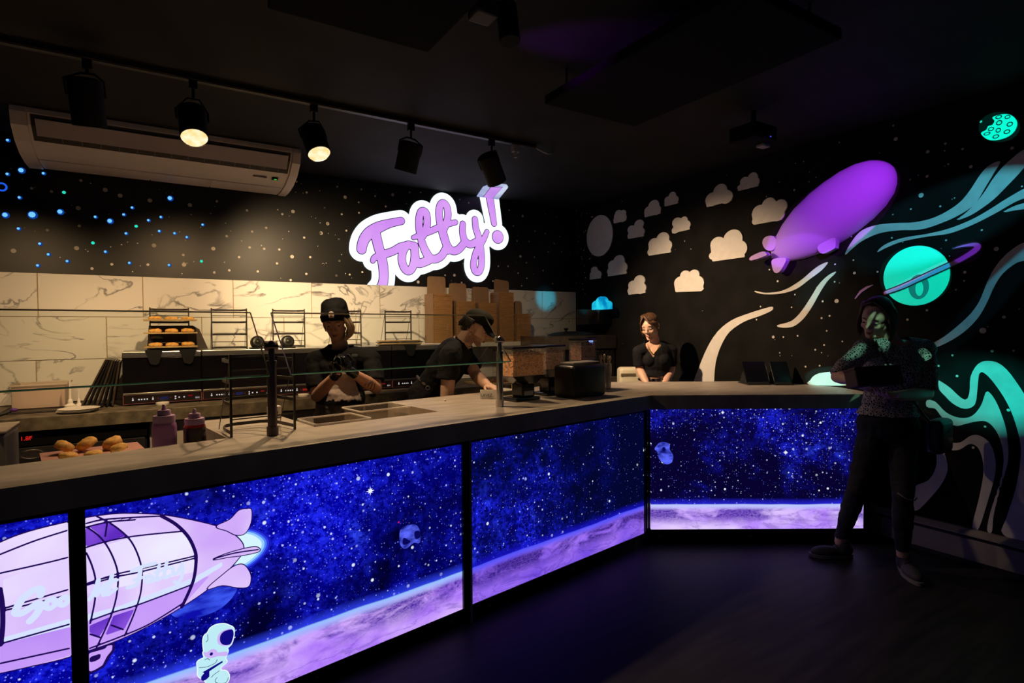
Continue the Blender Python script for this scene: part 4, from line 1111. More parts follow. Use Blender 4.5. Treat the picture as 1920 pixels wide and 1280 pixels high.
def pane(u0, u1, label, rightvis):
    t = thing('glass_pane', label, 'glass', c1((u0 + u1) / 2, .355, 1.44), group='slanted panes of the sneeze guard')
    nrm = (c1(0, GT[0], GT[1]) - c1(0, GB[0], GB[1])).cross(D1).normalized() * .006
    q = [c1(u0, *GB), c1(u1, *GB), c1(u1, *GT), c1(u0, *GT)]
    g = G(); g.prism(q, nrm); build('glass_sheet', g, M_GLASS, t)
    up = (q[3] - q[0]).normalized()
    def strip(a, b, w):
        g = G(); g.prism([a, b, b + w, a + w], nrm * 1.05 ); return g
    build('edge_bottom', strip(q[0] - up * .004, q[1] - up * .004, up * .004), M_GEDGE, t, label='green lower glass edge')
    build('edge_top', strip(q[3], q[2], up * .003), M_GEDGE2, t)
    build('edge_side', strip(q[0], q[3], -D1 * .003), M_GEDGE3, t)
    build('edge_side', strip(q[1], q[2], D1 * .003), M_GEDGE2, t)
pane(LU, -2.413, 'slanted glass pane at the left end of the counter', 0)
pane(-2.320, -1.052, 'slanted glass pane between the two guard posts', 1)
def post(u, label, m, v):
    b = c1(u, v, ZT)
    t = thing('guard_post', label, 'post', b)
    g = G(); g.cyl(b, b + V((0, 0, .040)), .0245, n=24); build('foot_collar', g, m, t, smooth='auto')
    g = G(); g.cyl(b + V((0, 0, .040)), b + V((0, 0, .315)), .0195, n=24); build('tube', g, m, t, smooth='auto')
    g = G(); g.cyl(b + V((0, 0, .312)), b + V((0, 0, .326)), .0215, n=24); build('tube_ring', g, M_STEEL if m is M_STEEL else m, t, smooth='auto')
    g = G(); g.cyl(b + V((0, 0, .326)), b + V((0, 0, .402)), .0135, n=20); g.sph(b + V((0, 0, .402)), .0135, 12)
    build('neck', g, m, t, smooth='auto')
    g = G(); h = b + V((0, 0, .385))
    fwd = (c1(u, .355 + .0, 1.44) - h)
    g.cyl(h - D1 * .026, h + D1 * .026, .013, n=14)
    g.box((-.028, -.012, -.014), (.028, .026, .014), Matrix.Translation(h) @ F1.to_3x3().to_4x4() @ Matrix.Rotation(R(48), 4, 'X'), bev=.004)
    build('glass_clamp', g, m, t, smooth='auto')
    return t
post(-2.378, 'dark purple-grey guard post in front of the wire rack', mat('anodised_dark', (0.11, 0.085, 0.10), .35, .7), .31)
post(-1.082, 'brushed steel guard post beside the leaning man', M_STEEL, .299)

# ------------------------------------------------------------------ wire pan racks
def wire_rack(label, M, w, d, h, levels, flats=(), shape='curve', group='black wire pan racks', lean=.0):
    base = M @ V((0, 0, 0))
    t = thing('wire_rack', label, 'rack', base, group)
    for sx in (0, w):
        g = G(); g.box((sx - .0045, -.0045, 0), (sx + .0045, .0045, h), M); build('upright', g, M_WIRE, t)
    for z in levels:
        g = G()
        if shape == 'curve':
            pts = [(0, 0, z), (.002, d * .35, z), (.012, d * .70, z), (.035, d * .90, z), (.075, d, z), (w * .72, d, z), (w * .82, d * .93, z), (w * .93, d * .65, z), (w, 0, z)]
        else:
            pts = [(0, 0, z), (.035, d * .65, z), (w - .035, d * .65, z), (w, 0, z)]
        pts = [M @ V(p) for p in pts]
        k = len(pts); vs = []
        for p in pts:
            vs.append((p + V((0, 0, .0075)), p - V((0, 0, .0075))))
        for i in range(k - 1):
            dd = (pts[i + 1] - pts[i]).normalized(); nn = dd.cross(UPZ) * .0016
            g.prism([vs[i][0] - nn, vs[i][1] - nn, vs[i + 1][1] - nn, vs[i + 1][0] - nn], nn * 2)
        bmesh.ops.remove_doubles(g.bm, verts=g.bm.verts[:], dist=.0005)
        build('shelf_rail', g, M_WIRE, t)
    for z in flats:
        g = G(); g.tube([M @ V((0, 0, z)), M @ V((w, 0, z))], .003); build('cross_wire', g, M_WIRE, t)
    g = G()
    for (x0, z0, x1, z1) in ((0, h * .95, 0, 0.01), (w, h * .95, w, 0.01)):
        g = G(); g.tube([M @ V((x0, 0, z0)), M @ V((x0, d * .8, z1))], .002); build('brace_wire', g, M_WIRE, t)
    return t
def rackM(o, F):
    m = F.to_3x3().to_4x4() if F is not None else Matrix.Identity(4)
    return Matrix.Translation(o) @ m
wire_rack('empty black wire rack on the front counter around the dark guard post', rackM(c1(-2.527, .38, ZT), F1), .272, .24, .355, (.018, .140, .235, .325), (.075, .285))

# ------------------------------------------------------------------ clear pans in the counter notch
def clear_pan(label, u0, u1, v0, v1, z0, fill):
    t = thing('food_pan', label, 'pan', c1((u0 + u1) / 2, (v0 + v1) / 2, z0))
    g = G(); th = .004; zt = ZT + .004
    iu0, iu1, iv0, iv1 = u0 + .018, u1 - .018, v0 + .018, v1 - .018
    g.box((iu0, iv0, z0), (iu1, iv1, z0 + th), F1)
    g.box((iu0, iv0, z0 + th), (iu0 + th, iv1, zt - th), F1); g.box((iu1 - th, iv0, z0 + th), (iu1, iv1, zt - th), F1)
    g.box((iu0 + th, iv0, z0 + th), (iu1 - th, iv0 + th, zt - th), F1); g.box((iu0 + th, iv1 - th, z0 + th), (iu1 - th, iv1, zt - th), F1)
    build('pan_wall', g, M_CLEAR, t)
    g = G()
    pts = []
    for cx, cy, a0 in ((u1 - .02, v0 + .02, -90), (u1 - .02, v1 - .02, 0), (u0 + .02, v1 - .02, 90), (u0 + .02, v0 + .02, 180)):
        for k in range(4):
            a = R(a0 + 30 * k); pts.append(c1(cx + .012 * math.cos(a), cy + .012 * math.sin(a), zt))
    g.tube(pts, .005, n=6, closed=True)
    build('pan_rim', g, mat('clear_plastic_rim', (0.8, 0.76, 0.72), .15, alpha=.55, spec=.9), t, smooth=True)
    if fill:
        g = G(); g.box((iu0 + .006, iv0 + .006, z0 + .005), (iu1 - .006, iv1 - .006, z0 + .05), F1, bev=.01)
        build('brown_filling', g, mat('brown_sugar', (0.33, 0.13, 0.03), .9, var=.5, scale=40, bump=.5), t, smooth='auto')
    return t
clear_pan('clear food pan with brown filling, front one in the counter notch', -2.150, -1.845, .400, .655, .886, True)
clear_pan('empty clear food pan, rear one in the counter notch', -1.800, -1.462, .640, .895, .886, False)

# ------------------------------------------------------------------ things in the prep well, left
g = G(); g.box((-3.7, .40, .881), (-2.60, .945, .905), F1, bev=.004)
o = build('cutting_board', g, M_WHITEP, None, origin=c1(-3.1, .65, .881)); tag(o, 'white cutting board sunk behind the left end of the counter', 'board')
tp = on_z(165, 842, .945)
tu = F1.inverted() @ tp
t = thing('serving_tray', 'pink paper-lined tray holding six golden cookies', 'tray', c1(tu.x, tu.y, .906))
g = G(); g.box((tu.x - .16, tu.y - .12, .9065), (tu.x + .20, tu.y + .12, .930), F1, bev=.006); build('tray_body', g, M_DSTEEL, t)
g = G(); g.box((tu.x - .17, tu.y - .125, .9305), (tu.x + .21, tu.y + .125, .9325), F1); build('paper_liner', g, mat('pink_paper', (0.55, 0.26, 0.22), .8), t)
def cookie_mesh(r, h, seed):
    rg = np.random.default_rng(seed); g = G()
    prof = [(r * .5, 0), (r * .92, h * .06), (r, h * .35), (r * .93, h * .72), (r * .62, h * .95), (r * .25, h)]
    g.lathe(prof, n=18)
    for v in g.bm.verts:
        v.co += V(rg.normal(0, r * .035, 3))
    return g
def cookie(label, loc, r, h, seed, tilt=(0, 0), group=None, m=None):
    g = cookie_mesh(r, h, seed)
    bmesh.ops.transform(g.bm, matrix=Matrix.Rotation(tilt[1], 4, 'Z') @ Matrix.Rotation(tilt[0], 4, 'Y'), verts=g.bm.verts[:])
    zmin = min(v.co.z for v in g.bm.verts)
    bmesh.ops.translate(g.bm, verts=g.bm.verts[:], vec=V(loc) - V((0, 0, zmin)))
    o = build('cookie', g, m or M_COOKIE, None, smooth=True, origin=loc)
    return tag(o, label, 'cookie', group)
CT = 'golden cookies on the pink-lined tray'
zz0 = .933
for i, (px, py, r, h, lab, tl, dz) in enumerate([
        (116, 842, .040, .042, 'thick golden cookie standing behind its pair at the left end of the tray', .55, 0),
        (127, 850, .036, .024, 'flat golden cookie at the left end of the tray, nearest the counter ledge', .1, 0),
        (167, 836, .042, .042, 'tilted golden cookie in the middle of the tray, dark-rimmed', -.55, 0),
        (175, 846, .036, .022, 'flat golden cookie in the middle of the tray, in front of a tilted one', -.1, 0),
        (214, 833, .042, .042, 'plump golden cookie at the right end of the tray, rear one', -.40, 0),
        (224, 839, .036, .030, 'round golden cookie at the right end of the tray, front one', -.3, 0)]):
    p = on_z(px, py, .955); q = F1.inverted() @ p
    cookie(lab, V((p.x, p.y, zz0)), r, h, i, (tl, R(9)), CT)
def bottle(label, p, z0, r, h, m, capm, lab2=None):
    t = thing('squeeze_bottle', label, 'bottle', V((p.x, p.y, z0)))
    c = V((p.x, p.y, z0))
    g = G(); g.lathe([(r * .92, 0), (r, .006), (r, h * .68), (r * .96, h * .72), (r * .86, h * .745)], c, 24); build('bottle_body', g, m, t, smooth='auto')
    g = G(); g.lathe([(r * .90, h * .745), (r * .92, h * .83), (r * .88, h * .845), (r * .55, h * .85), (r * .55, h * .91), (r * .48, h * .925)], c, 24); build('cap', g, capm, t, smooth='auto')
    g = G(); g.lathe([(r * .2, h * .925), (r * .16, h * .965), (r * .14, h)], c, 12); build('nozzle', g, capm, t, smooth=True)
    return t
M_LAVC = mat('lavender_plastic', (0.46, 0.28, 0.46), .45)
pb = on_pl(308, 800, c1(0, .46), W1); pr = on_pl(365, 800, c1(0, .47), W1)
bottle('squeeze bottle filled with lilac sauce, on the cutting board', pb, .9055, .0445, .285, mat('lilac_sauce', (0.40, 0.17, 0.42), .35), M_LAVC)
bt = bottle('squeeze bottle of dark red jam right of the lilac one', pr, .9055, .0425, .255, mat('red_jam', (0.42, 0.030, 0.028), .22, var=.5, scale=18), M_LAVC)
g = G(); g.lathe([(.0428, 0.004), (.0431, .01), (.0431, .172), (.0428, .178)], V((pr.x, pr.y, .9055)), 24); build('jam_level', g, mat('dark_jam', (0.03, 0.008, 0.014), .25), bt, smooth='auto')

# ------------------------------------------------------------------ back counter
YC0, ZB = 4.63, .95
bc = thing('back_counter', 'long back counter with dark concrete-look top under the marble tiles', 'counter', (0, 5.0, 0))
g = G(); g.box((XL + .01, YC0, ZB - .088), (XR - .004, YB - .020, ZB), bev=.003, seg=1); build('worktop', g, M_CONC_D, bc)
g = G(); g.box((XL + .01, YC0 + .07, 0.0), (-1.00, YB - .02, ZB - .089)); g.box((-.035, YC0 + .07, 0.0), (XR - .004, YB - .02, ZB - .089)); g.box((-1.0, YB - .09, 0), (-.035, YB - .02, ZB - .089))
build('cabinet_body', g, M_LAM, bc, label='pale laminate cabinets')
for i in range(7):
    x = .02 + i * .6
    g = G(); g.box((x, YC0 + .052, .10), (x + .585, YC0 + .069, ZB - .10), bev=.003, seg=1); d_ = build('cabinet_door', g, M_LAM, bc)
    g = G(); g.cyl((x + .53, YC0 + .045, .70), (x + .53, YC0 + .045, .80), .006, n=8); build('handle', g, M_STEEL, d_)
fr = thing('undercounter_fridge', 'black under-counter fridge with red digits below the back counter', 'fridge', (-.52, 5.0, 0))
g = G(); g.box((-.985, YC0 + .075, .02), (-.05, YB - .11, ZB - .10), bev=.006); build('fridge_body', g, M_BLKM, fr)
g = G(); g.box((-.975, YC0 + .035, .10), (-.06, YC0 + .074, ZB - .19), bev=.006); dr = build('fridge_door', g, mat('dark_door', (0.022, 0.021, 0.024), .35), fr)
g = G(); g.box((-.985, YC0 + .03, ZB - .185), (-.05, YC0 + .074, ZB - .105), bev=.003); build('control_strip', g, M_BLKG, fr)
q = on_y(45, 822, YC0 + .029)
text_part('display_digits', '1.8F', .036, glow('red_led', (235, 40, 30), .9), fr, (q.x - .02, YC0 + .0285, q.z - .012), (1, 0, 0), (0, 0, 1), .0005)
q = on_y(60, 851, YC0 + .034)
g = G(); g.lathe([(.9, 0), (1, .2), (1, .3)], n=28); bmesh.ops.transform(g.bm, matrix=Matrix.Translation((q.x, YC0 + .0345, q.z)) @ Matrix.Rotation(R(90), 4, 'X') @ Matrix.Diagonal((.072, .038, .006, 1)), verts=g.bm.verts[:])
build('oval_badge', g, mat('badge', (0.05, 0.048, 0.05), .3, .3), fr)
g = G(); g.tube([V((q.x + .056 * math.cos(a), YC0 + .032, q.z + .027 * math.sin(a))) for a in np.linspace(0, 2 * math.pi, 24, endpoint=False)], .0015, closed=True); build('badge_ring', g, M_DSTEEL, fr)
g = G(); x0 = on_y(-60, 850, 4.2).x; q = on_y(16, 850, 4.1)
lb = thing('pale_bin', 'pale beige bin at the left edge behind the counter', 'bin', (q.x - .2, 4.15, 0))
g = G(); g.box((q.x - .35, 4.02, 0), (q.x, 4.4, .94), bev=.02); build('bin_body', g, M_LAM, lb)
g = G(); g.box((q.x - .36, 4.01, .942), (q.x + .008, 4.41, .96), bev=.006); build('bin_lid', g, M_CONC, lb)

# ovens: five in a row, half a metre each
OY = 4.912
def oven(i, label):
    x0 = -.196 + i * .503; x1 = x0 + .5
    t = thing('countertop_oven', label, 'oven', ((x0 + x1) / 2, OY + .22, ZB), 'countertop ovens in a row')
    g = G(); g.box((x0 + .003, OY + .012, ZB + .022), (x1 - .003, OY + .46, ZB + .386), bev=.004); build('oven_body', g, M_BLKM, t)
    g = G()
    for sx in (x0 + .05, x1 - .05):
        for sy in (OY + .06, OY + .40):
            g = G(); g.cyl((sx, sy, ZB + .001), (sx, sy, ZB + .0225), .018, n=12); build('foot', g, M_BLK, t)
    g = G(); g.box((x0 + .002, OY - .012, ZB + .345), (x1 - .002, OY + .47, ZB + .389), bev=.004); build('top_trim', g, M_STEEL, t)
    g = G(); g.box((x0 + .004, OY - .006, ZB + .092), (x1 - .004, OY + .011, ZB + .344), bev=.003); d = build('oven_door', g, mat('oven_glass', (0.005, 0.0045, 0.007), .12, spec=.12), t)
    g = G(); g.box((x0 + .004, OY - .014, ZB + .078), (x1 - .004, OY + .011, ZB + .0915), bev=.002); build('door_sill', g, M_STEEL, t)
    g = G(); g.box((x0 + .002, OY - .006, ZB + .012), (x1 - .002, OY + .012, ZB + .077), bev=.002); cp = build('control_panel', g, mat('maroon_rim', (0.30, 0.10, 0.11), .35), t)
    g = G(); g.box((x0 + .006, OY - .0075, ZB + .017), (x1 - .006, OY - .0055, ZB + .072)); build('panel_face', g, mat('panel_black', (0.012, 0.008, 0.010), .3), cp)
    g = G(); BY = OY - .0085
    for bx in (.095, .113, .131, .149, .325, .325, .348, .380):
        pass
    kb = glow('button_white', (225, 220, 215), .8)
    g = G()
    for bx, bz in ((.098, .044), (.115, .044), (.132, .044), (.149, .044), (.326, .052), (.326, .036), (.350, .044), (.382, .044)):
        g.box((x0 + bx - .0045, BY, ZB + bz - .0045), (x0 + bx + .0045, BY + .0012, ZB + bz + .0045))
    for bx in (.062, .184):
        g.lathe([(.006, 0), (.006, .001)], n=10, M=Matrix.Translation((x0 + bx, BY + .001, ZB + .042)) @ Matrix.Rotation(R(90), 4, 'X'))
        g.cyl((x0 + bx, BY + .0005, ZB + .050), (x0 + bx, BY + .0005, ZB + .058), .003, n=6)
    build('button', g, kb, cp, kind='stuff')
    g = G(); g.box((x0 + .228, BY, ZB + .034), (x0 + .282, BY + .0012, ZB + .054)); build('display', g, glow('display_blue', (28, 30, 62)) if i != 2 else M_BLK, cp)
    for s_ in (.216, .294):
        g = G(); g.lathe([(.0022, 0), (.0022, .001)], n=6, M=Matrix.Translation((x0 + s_, BY + .001, ZB + .044)) @ Matrix.Rotation(R(90), 4, 'X')); build('indicator', g, glow('indicator_red', (190, 60, 50)), cp)
    if i == 2:
        text_part('display_digits', '355F', .021, glow('red_led', (235, 40, 30), .9), cp, (x0 + .228, BY - .0003, ZB + .036), (1, 0, 0), (0, 0, 1), .0003)
    text_part('panel_text', 'G21', .018, kb, cp, (x1 - .046, BY, ZB + .028), (1, 0, 0), (0, 0, 1), .0003)
    g = G(); g.box((x1 - .092, BY, ZB + .047), (x1 - .064, BY + .001, ZB + .056)); build('red_badge', g, glow('badge_red', (120, 16, 20)), cp)
    return t
for i, lab in enumerate(['black countertop oven at the left end of the row, under the tray rack', 'black countertop oven under the empty rack, second from the left', 'black countertop oven with red 355F display behind the woman in the beanie', 'black countertop oven behind the beanie woman, on her other side', 'black countertop oven half hidden by the leaning man, right end of the row']):
    oven(i, lab)
# racks on the ovens
ZO = ZB + .3895
def orack(x0, label, lv=(.012, .118, .215, .312)):
    return wire_rack(label, Matrix.Translation((x0, 5.0, ZO)), .25, .17, .325, lv, (.06, .265), 'bay')
orack(-.020, 'wire rack holding three trays of cookies on the first oven')
orack(.385, 'empty wire rack on the second oven, right of the cookie trays')
orack(.832, 'empty wire rack left of the beanie, behind the dark guard post')
orack(1.315, 'wire rack mostly hidden behind the beanie')
orack(1.790, 'empty wire rack above a stack of flat trays, left of the cardboard')
def sheet_tray(label, x0, x1, y0, y1, z, m, group=None, lip=.008):
    t = thing('baking_tray', label, 'tray', ((x0 + x1) / 2, (y0 + y1) / 2, z), group)
    g = G(); g.box((x0, y0, z), (x1, y1, z + .004)); build('tray_sheet', g, m, t)
    g = G()
    pts = [V((x0, y0, z + lip)), V((x1, y0, z + lip)), V((x1, y1, z + lip)), V((x0, y1, z + lip))]
    g.tube(pts, .0035, closed=True); build('tray_lip', g, m, t)
    return t
rs = [(.225, 'top'), (.128, 'middle'), (.025, 'bottom')]
k = 50
for dz, nm in rs:
    z = ZO + dz
    sheet_tray(f'tan lined tray on the {nm} level of the cookie rack', -.062, .282, 4.93, 5.16, z, M_PARCH, 'lined trays in the cookie rack')
    for j, side in enumerate(('left', 'middle', 'right')):
        cookie(f'{side} golden cookie on the {nm} tray of the oven rack', V((.012 + j * .105, 4.985 + .01 * (j % 2), z + .0045)), .044, .030 if nm != 'top' else .024, k, (0.05 * (j - 1), 0), 'cookies on the oven rack trays'); k += 1
    if nm != 'top':
        g = G(); g.box((-.03, 5.165, z + .03), (.27, 5.18, z + .12), bev=.006)
# stack of trays under the fifth rack
for j in range(4):
    sheet_tray(['lowest', 'second', 'third', 'topmost'][j] + ' flat tray of the stack at the foot of the right-hand rack', 1.70 + .012 * (j % 2), 2.10 + .01 * ((j * 7) % 3), 4.915, 4.995, ZO + .001 + j * .0128, M_PARCH if j % 2 else M_DSTEEL, 'flat trays stacked under the right-hand rack', .007)
# folded black tray lids behind the cookies
g = G(); g.prism([(-.045, 5.235, ZO + .001), (.375, 5.235, ZO + .001), (.315, 5.235, ZO + .16), (.27, 5.235, ZO + .19), (-.03, 5.235, ZO + .19)], (0, .012, 0))
o = build('dark_board', g, mat('dark_brown_board', (0.05, 0.035, 0.035), .6), None, origin=(.15, 5.24, ZO)); tag(o, 'dark board leaning behind the cookie rack against the tiles', 'board')
# mitts hanging over the oven fronts
def mitt(x, w, label):
    t = thing('oven_mitt', label, 'oven mitt', (x, OY, ZO), 'black mitts draped over the oven tops')
    g = G()
    g.box((x - w / 2, OY - .02, ZO + .001), (x + w / 2, OY + .08, ZO + .010), bev=.004)
    g.prism([(x - w / 2, OY - .022, ZO + .009), (x + w / 2, OY - .022, ZO + .009), (x + w * .28, OY - .026, ZO - .085), (x + w * .1, OY - .026, ZO - .10), (x - w * .22, OY - .026, ZO - .09)], (0, .008, 0))
    build('quilted_cloth', g, mat('black_mitt_cloth', (0.012, 0.012, 0.014), .9, spec=.2), t)
mitt(.0, .11, 'black oven mitt draped over the first oven, left one')
mitt(.215, .11, 'black oven mitt draped over the first oven, right one')
mitt(1.99, .12, 'black oven mitt draped under the stacked trays beside the man')
def dome(x, label):
    t = thing('round_tin', label, 'tin', (x, OY + .02, ZO), 'round black tins on the ovens')
    g = G(); c = V((x, OY + .03, ZO + .055))
    Mx = Matrix.Translation(c) @ Matrix.Rotation(R(72), 4, 'X')
    g.lathe([(.050, -.035), (.054, -.01), (.050, .012), (.036, .022), (.034, .016), (.018, .018), (.012, .024), (.004, .026)], n=24, M=Mx)
    build('tin_shell', g, mat('grey_black_tin', (0.03, 0.029, 0.028), .35, .4), t, smooth='auto')
    g = G(); g.box((x - .055, OY - .005, ZO + .0005), (x + .055, OY + .09, ZO + .012), bev=.004); build('tin_foot', g, M_BLKM, t)
dome(.705, 'round black tin on its side between the empty racks, left one')
dome(.935, 'round black tin on its side at the foot of the rack by the beanie')
# leaning trays beside the first oven
for j in range(7):
    xb = -.44 + j * .030; a = .30 + .02 * j
    L0 = .33 - .012 * (6 - j); tp = V((xb + L0 * math.sin(R(33 - 3.2 * j)), 0, L0 * math.cos(R(33 - 3.2 * j))))
    g = G(); th = V((.007, 0, -.003))
    y0, y1 = 4.90 + .004 * (j % 3), 5.24
    b = V((xb, 0, ZB + .003))
    L0 = .36 - .008 * j; ti = math.asin((-.214 - .013 * (6 - j) - xb) / L0); e = V((math.sin(ti), 0, math.cos(ti))) * L0
    nrm = V((e.z, 0, -e.x)).normalized() * .010
    g.prism([V((b.x, y0, b.z + .010)), V((b.x, y1, b.z + .010)), V((b.x + e.x, y1, b.z + e.z + .010)), V((b.x + e.x, y0, b.z + e.z + .010))], nrm)
    o = build('leaning_tray', g, mat('black_tray', (0.016, 0.014, 0.013), .4, .4) if j % 3 else mat('brown_tray', (0.06, 0.042, 0.03), .4, .3), None, origin=(xb, 5.07, ZB + .003))
    tag(o, ['leftmost and lowest of the black trays leaning against the first oven', 'second leaning black tray from the left, beside the first oven', 'third leaning black tray from the left, beside the first oven', 'fourth of the leaning black trays, the middle one, beside the oven', 'fifth leaning black tray from the left, beside the first oven', 'sixth leaning black tray from the left, next to last before the oven', 'last leaning black tray, touching the side of the first oven'][j], 'tray', 'black trays leaning against the first oven')
# clear box, flat tray, nozzles and plates at the left end
q0, q1 = on_y(20, 765, 5.1), on_y(128, 762, 5.1)
t = thing('storage_box', 'translucent plastic storage box at the left end of the back counter', 'box', ((q0.x + q1.x) / 2, 5.2, ZB + .012))
x0, x1, z0, z1 = q0.x, q1.x, ZB + .0125, ZB + .17
M_FROST = mat('frosted_plastic', (0.62, 0.50, 0.42), .4, alpha=.55)
g = G(); g.box((x0 + .02, 5.08, z0), (x1 - .02, 5.35, z0 + .004))
for a, b in (((x0 + .01, 5.07, z0), (x1 - .01, 5.074, z1)), ((x0 + .01, 5.356, z0), (x1 - .01, 5.36, z1)), ((x0 + .01, 5.07, z0), (x0 + .014, 5.36, z1)), ((x1 - .014, 5.07, z0), (x1 - .01, 5.36, z1))):
    g.box(a, b)
build('box_wall', g, M_FROST, t, kind='stuff')
g = G(); g.tube([(x0, 5.06, z1), (x1, 5.06, z1), (x1, 5.37, z1), (x0, 5.37, z1)], .006, closed=True); build('box_rim', g, M_FROST, t)
sheet_tray('black baking tray lying flat under the plastic storage box', q0.x - .02, q1.x + .12, 4.86, 5.38, ZB + .001, mat('black_tray', (0.016, 0.014, 0.013), .4, .4), None, .010)
qp = on_z(147, 772, ZB)
for j in range(3):
    g = G(); g.lathe([(.03, 0), (.075, .0012), (.112, .0085), (.116, .0105), (.112, .0105), (.074, .0042), (.03, .003)], V((0, 0, 0)), 32)
    c = V((qp.x + .004 * (j - 1), qp.y + .003 * j, ZB + .0008 + j * .0075))
    bmesh.ops.translate(g.bm, verts=g.bm.verts[:], vec=c)
    o = build('plate', g, M_WHITEP, None, smooth='auto', origin=c)
    tag(o, ['bottom', 'middle', 'top'][j] + ' white plate of the stack at the front of the back counter', 'plate', 'stacked white plates')
def nozzle(px, py, label, h, r):
    p = on_y(px, py, 4.95); c = V((p.x, 4.95, ZB + .0125))
    t = thing('piping_nozzle', label, 'nozzle', c)
    g = G(); g.lathe([(r * 2.0, 0), (r * 2.0, .016), (r * 1.5, .022), (r * .9, .03), (r * .9, .05), (r * .55, .06)], c, 18); build('nozzle_base', g, M_WHITEP, t, smooth='auto')
    g = G(); g.lathe([(r * .55, .06), (r * .42, h * .7), (r * .16, h)], c, 12); build('nozzle_tip', g, M_WHITEP, t, smooth='auto')
nozzle(132, 760, 'tall white nozzle cap standing behind the plates', .20, .017)
nozzle(148, 760, 'short cream cone tip standing beside the tall nozzle', .125, .010)
p = on_y(8, 752, 4.75)
t = thing('spatula', 'black-handled spatula with a purple end at the left picture edge', 'spatula', (p.x, 4.75, ZB))
g = G(); g.tube([(p.x - .16, 4.76, ZB + .012), (p.x - .02, 4.75, ZB + .014), (p.x + .03, 4.75, ZB + .035)], [.008, .009, .010], n=8); build('handle', g, M_BLK, t, smooth=True)
g = G(); g.sph((p.x + .045, 4.75, ZB + .042), (.022, .014, .014), 12); build('purple_tip', g, mat('purple_silicone', (0.10, 0.03, 0.25), .4), t, smooth=True)
for px, py, lab in ((305, 759, 'small white round lid on the back counter below the first oven'), (569, 743, 'small white round lid on the back counter beside the beanie woman'), (694, 738, 'small white round lid right of the beanie woman, half behind her elbow')):
    p = on_z(px, py, ZB); c = V((p.x, p.y, ZB + .0005))
    g = G(); g.lathe([(.040, 0), (.043, .006), (.043, .018), (.038, .021), (.01, .022)], c, 20)
    o = build('white_disc', g, M_WHITEP, None, smooth='auto', origin=c); tag(o, lab, 'lid', 'white lids on the back counter')

# ------------------------------------------------------------------ wall shelf with piles of folded cartons
sh = thing('wall_shelf', 'white wall shelf under the piles of folded cardboard boxes', 'shelf', (2.95, 5.3, 1.30))
g = G(); g.box((2.22, 5.16, 1.300), (3.80, YB - .020, 1.345), bev=.003, seg=1); build('shelf_board', g, M_WHITEP, sh)
for x in (2.4, 3.0, 3.6):
    g = G(); g.prism([(x, YB - .021, 1.299), (x, YB - .021, 1.16), (x, 5.24, 1.299)], (.02, 0, 0)); build('shelf_bracket', g, M_WHITEP, sh)
def pile(label, fx0, fx1, ftop, sx0, fl, notch=False, tilt=0.0):
    """fx0..fx1, ftop: front face in the photo; sx0: left end of its side; fl: flap (x0, x1, ytop)"""
    yf = 5.20
    a, b = on_y(fx0, 640, yf), on_y(fx1, 640, yf); zt = on_y(fx0, ftop, yf).z
    zs = 1.3455
    s = on_y(sx0, 600, yf + .14)
    t = thing('carton_pile', label, 'cardboard boxes', ((a.x + b.x) / 2, yf + .1, zs), 'piles of folded cartons on the shelf')
    rg = np.random.default_rng(int(fx0)); n = max(12, int((zt - zs) / .011)); g = G()
    for i in range(n):
        z0 = zs + (zt - zs) * i / n; z1 = zs + (zt - zs) * (i + 1) / n - .0016
        j = rg.normal(0, .0022, 2)
        bow = .012 * math.sin(i / n * 5 + fx0)
        g.box((a.x + j[0], yf + abs(j[1]), z0), (b.x + j[0] * .5, yf + .19, z1))
    build('carton_edges', g, M_CARD, t, kind='stuff')
    g = G(); k = 6
    for i in range(k):
        z0 = zs + (zt - zs) * i / k; z1 = zs + (zt - zs) * (i + 1) / k
        def bx(z): return a.x - .004 - (a.x - s.x) * (.75 + .25 * math.sin((z - zs) * 5 + fx0))
        g.prism([(a.x - .003, yf + .006, z0), (bx(z0), yf + .15, z0), (bx(z1), yf + .15, z1), (a.x - .003, yf + .006, z1)], (.0, .035, 0))
    bmesh.ops.remove_doubles(g.bm, verts=g.bm.verts[:], dist=.0005)
    build('side_flaps', g, M_CARDF, t)
    yb = yf + .175
    p0, p1 = on_y(fl[0], fl[2], yb), on_y(fl[1], fl[2], yb); zt2 = p0.z
    r = .028
    pts = [(p0.x, zs + .02), (p1.x, zs + .02)] + [(p1.x - .01 - r + r * math.cos(q), zt2 - r + r * math.sin(q)) for q in np.linspace(0, math.pi / 2, 5)] + [(p0.x + .01 + r - r * math.sin(q), zt2 - r + r * math.cos(q)) for q in np.linspace(0, math.pi / 2, 5)]
    if tilt:
        pts = [(x + (z - zs) * tilt * .1, z - (x - p0.x) * tilt) for x, z in pts]
    g = G(); g.prism([(x, yb + .017, z) for x, z in pts], (0, .006, 0)); build('lid_flap', g, M_CARDF, t)
    if notch:
        g = G()
        for _ in range(16):
            xx = a.x + .008 if rg.random() < .55 else b.x - .006
            z = rg.uniform(zs + .05, zt - .02); w = rg.uniform(.006, .02)
            g.box((xx, yf - .004, z), (xx + w, yf - .0025, z + .005))
        build('torn_tab', g, mat('torn_paper', (0.52, 0.40, 0.30), .8), t, kind='stuff')
pile('leftmost pile of folded brown cartons, tallest lid flap', 814, 849, 550, 799, (801, 838, 517))
pile('second pile of folded cartons from the left, behind the cap', 856, 892, 564, 850, (842, 877, 530))
pile('third pile of folded cartons, right behind the man in the cap', 898, 932, 567, 892, (885, 919, 537))
pile('tall pile of folded cartons with torn edges and a skewed flap', 937, 964, 547, 926, (926, 956, 522), True, .10)
pile('lowest, rightmost pile of folded cartons with torn edges', 969.5, 995.5, 587.5, 963, (964, 981, 564), True)
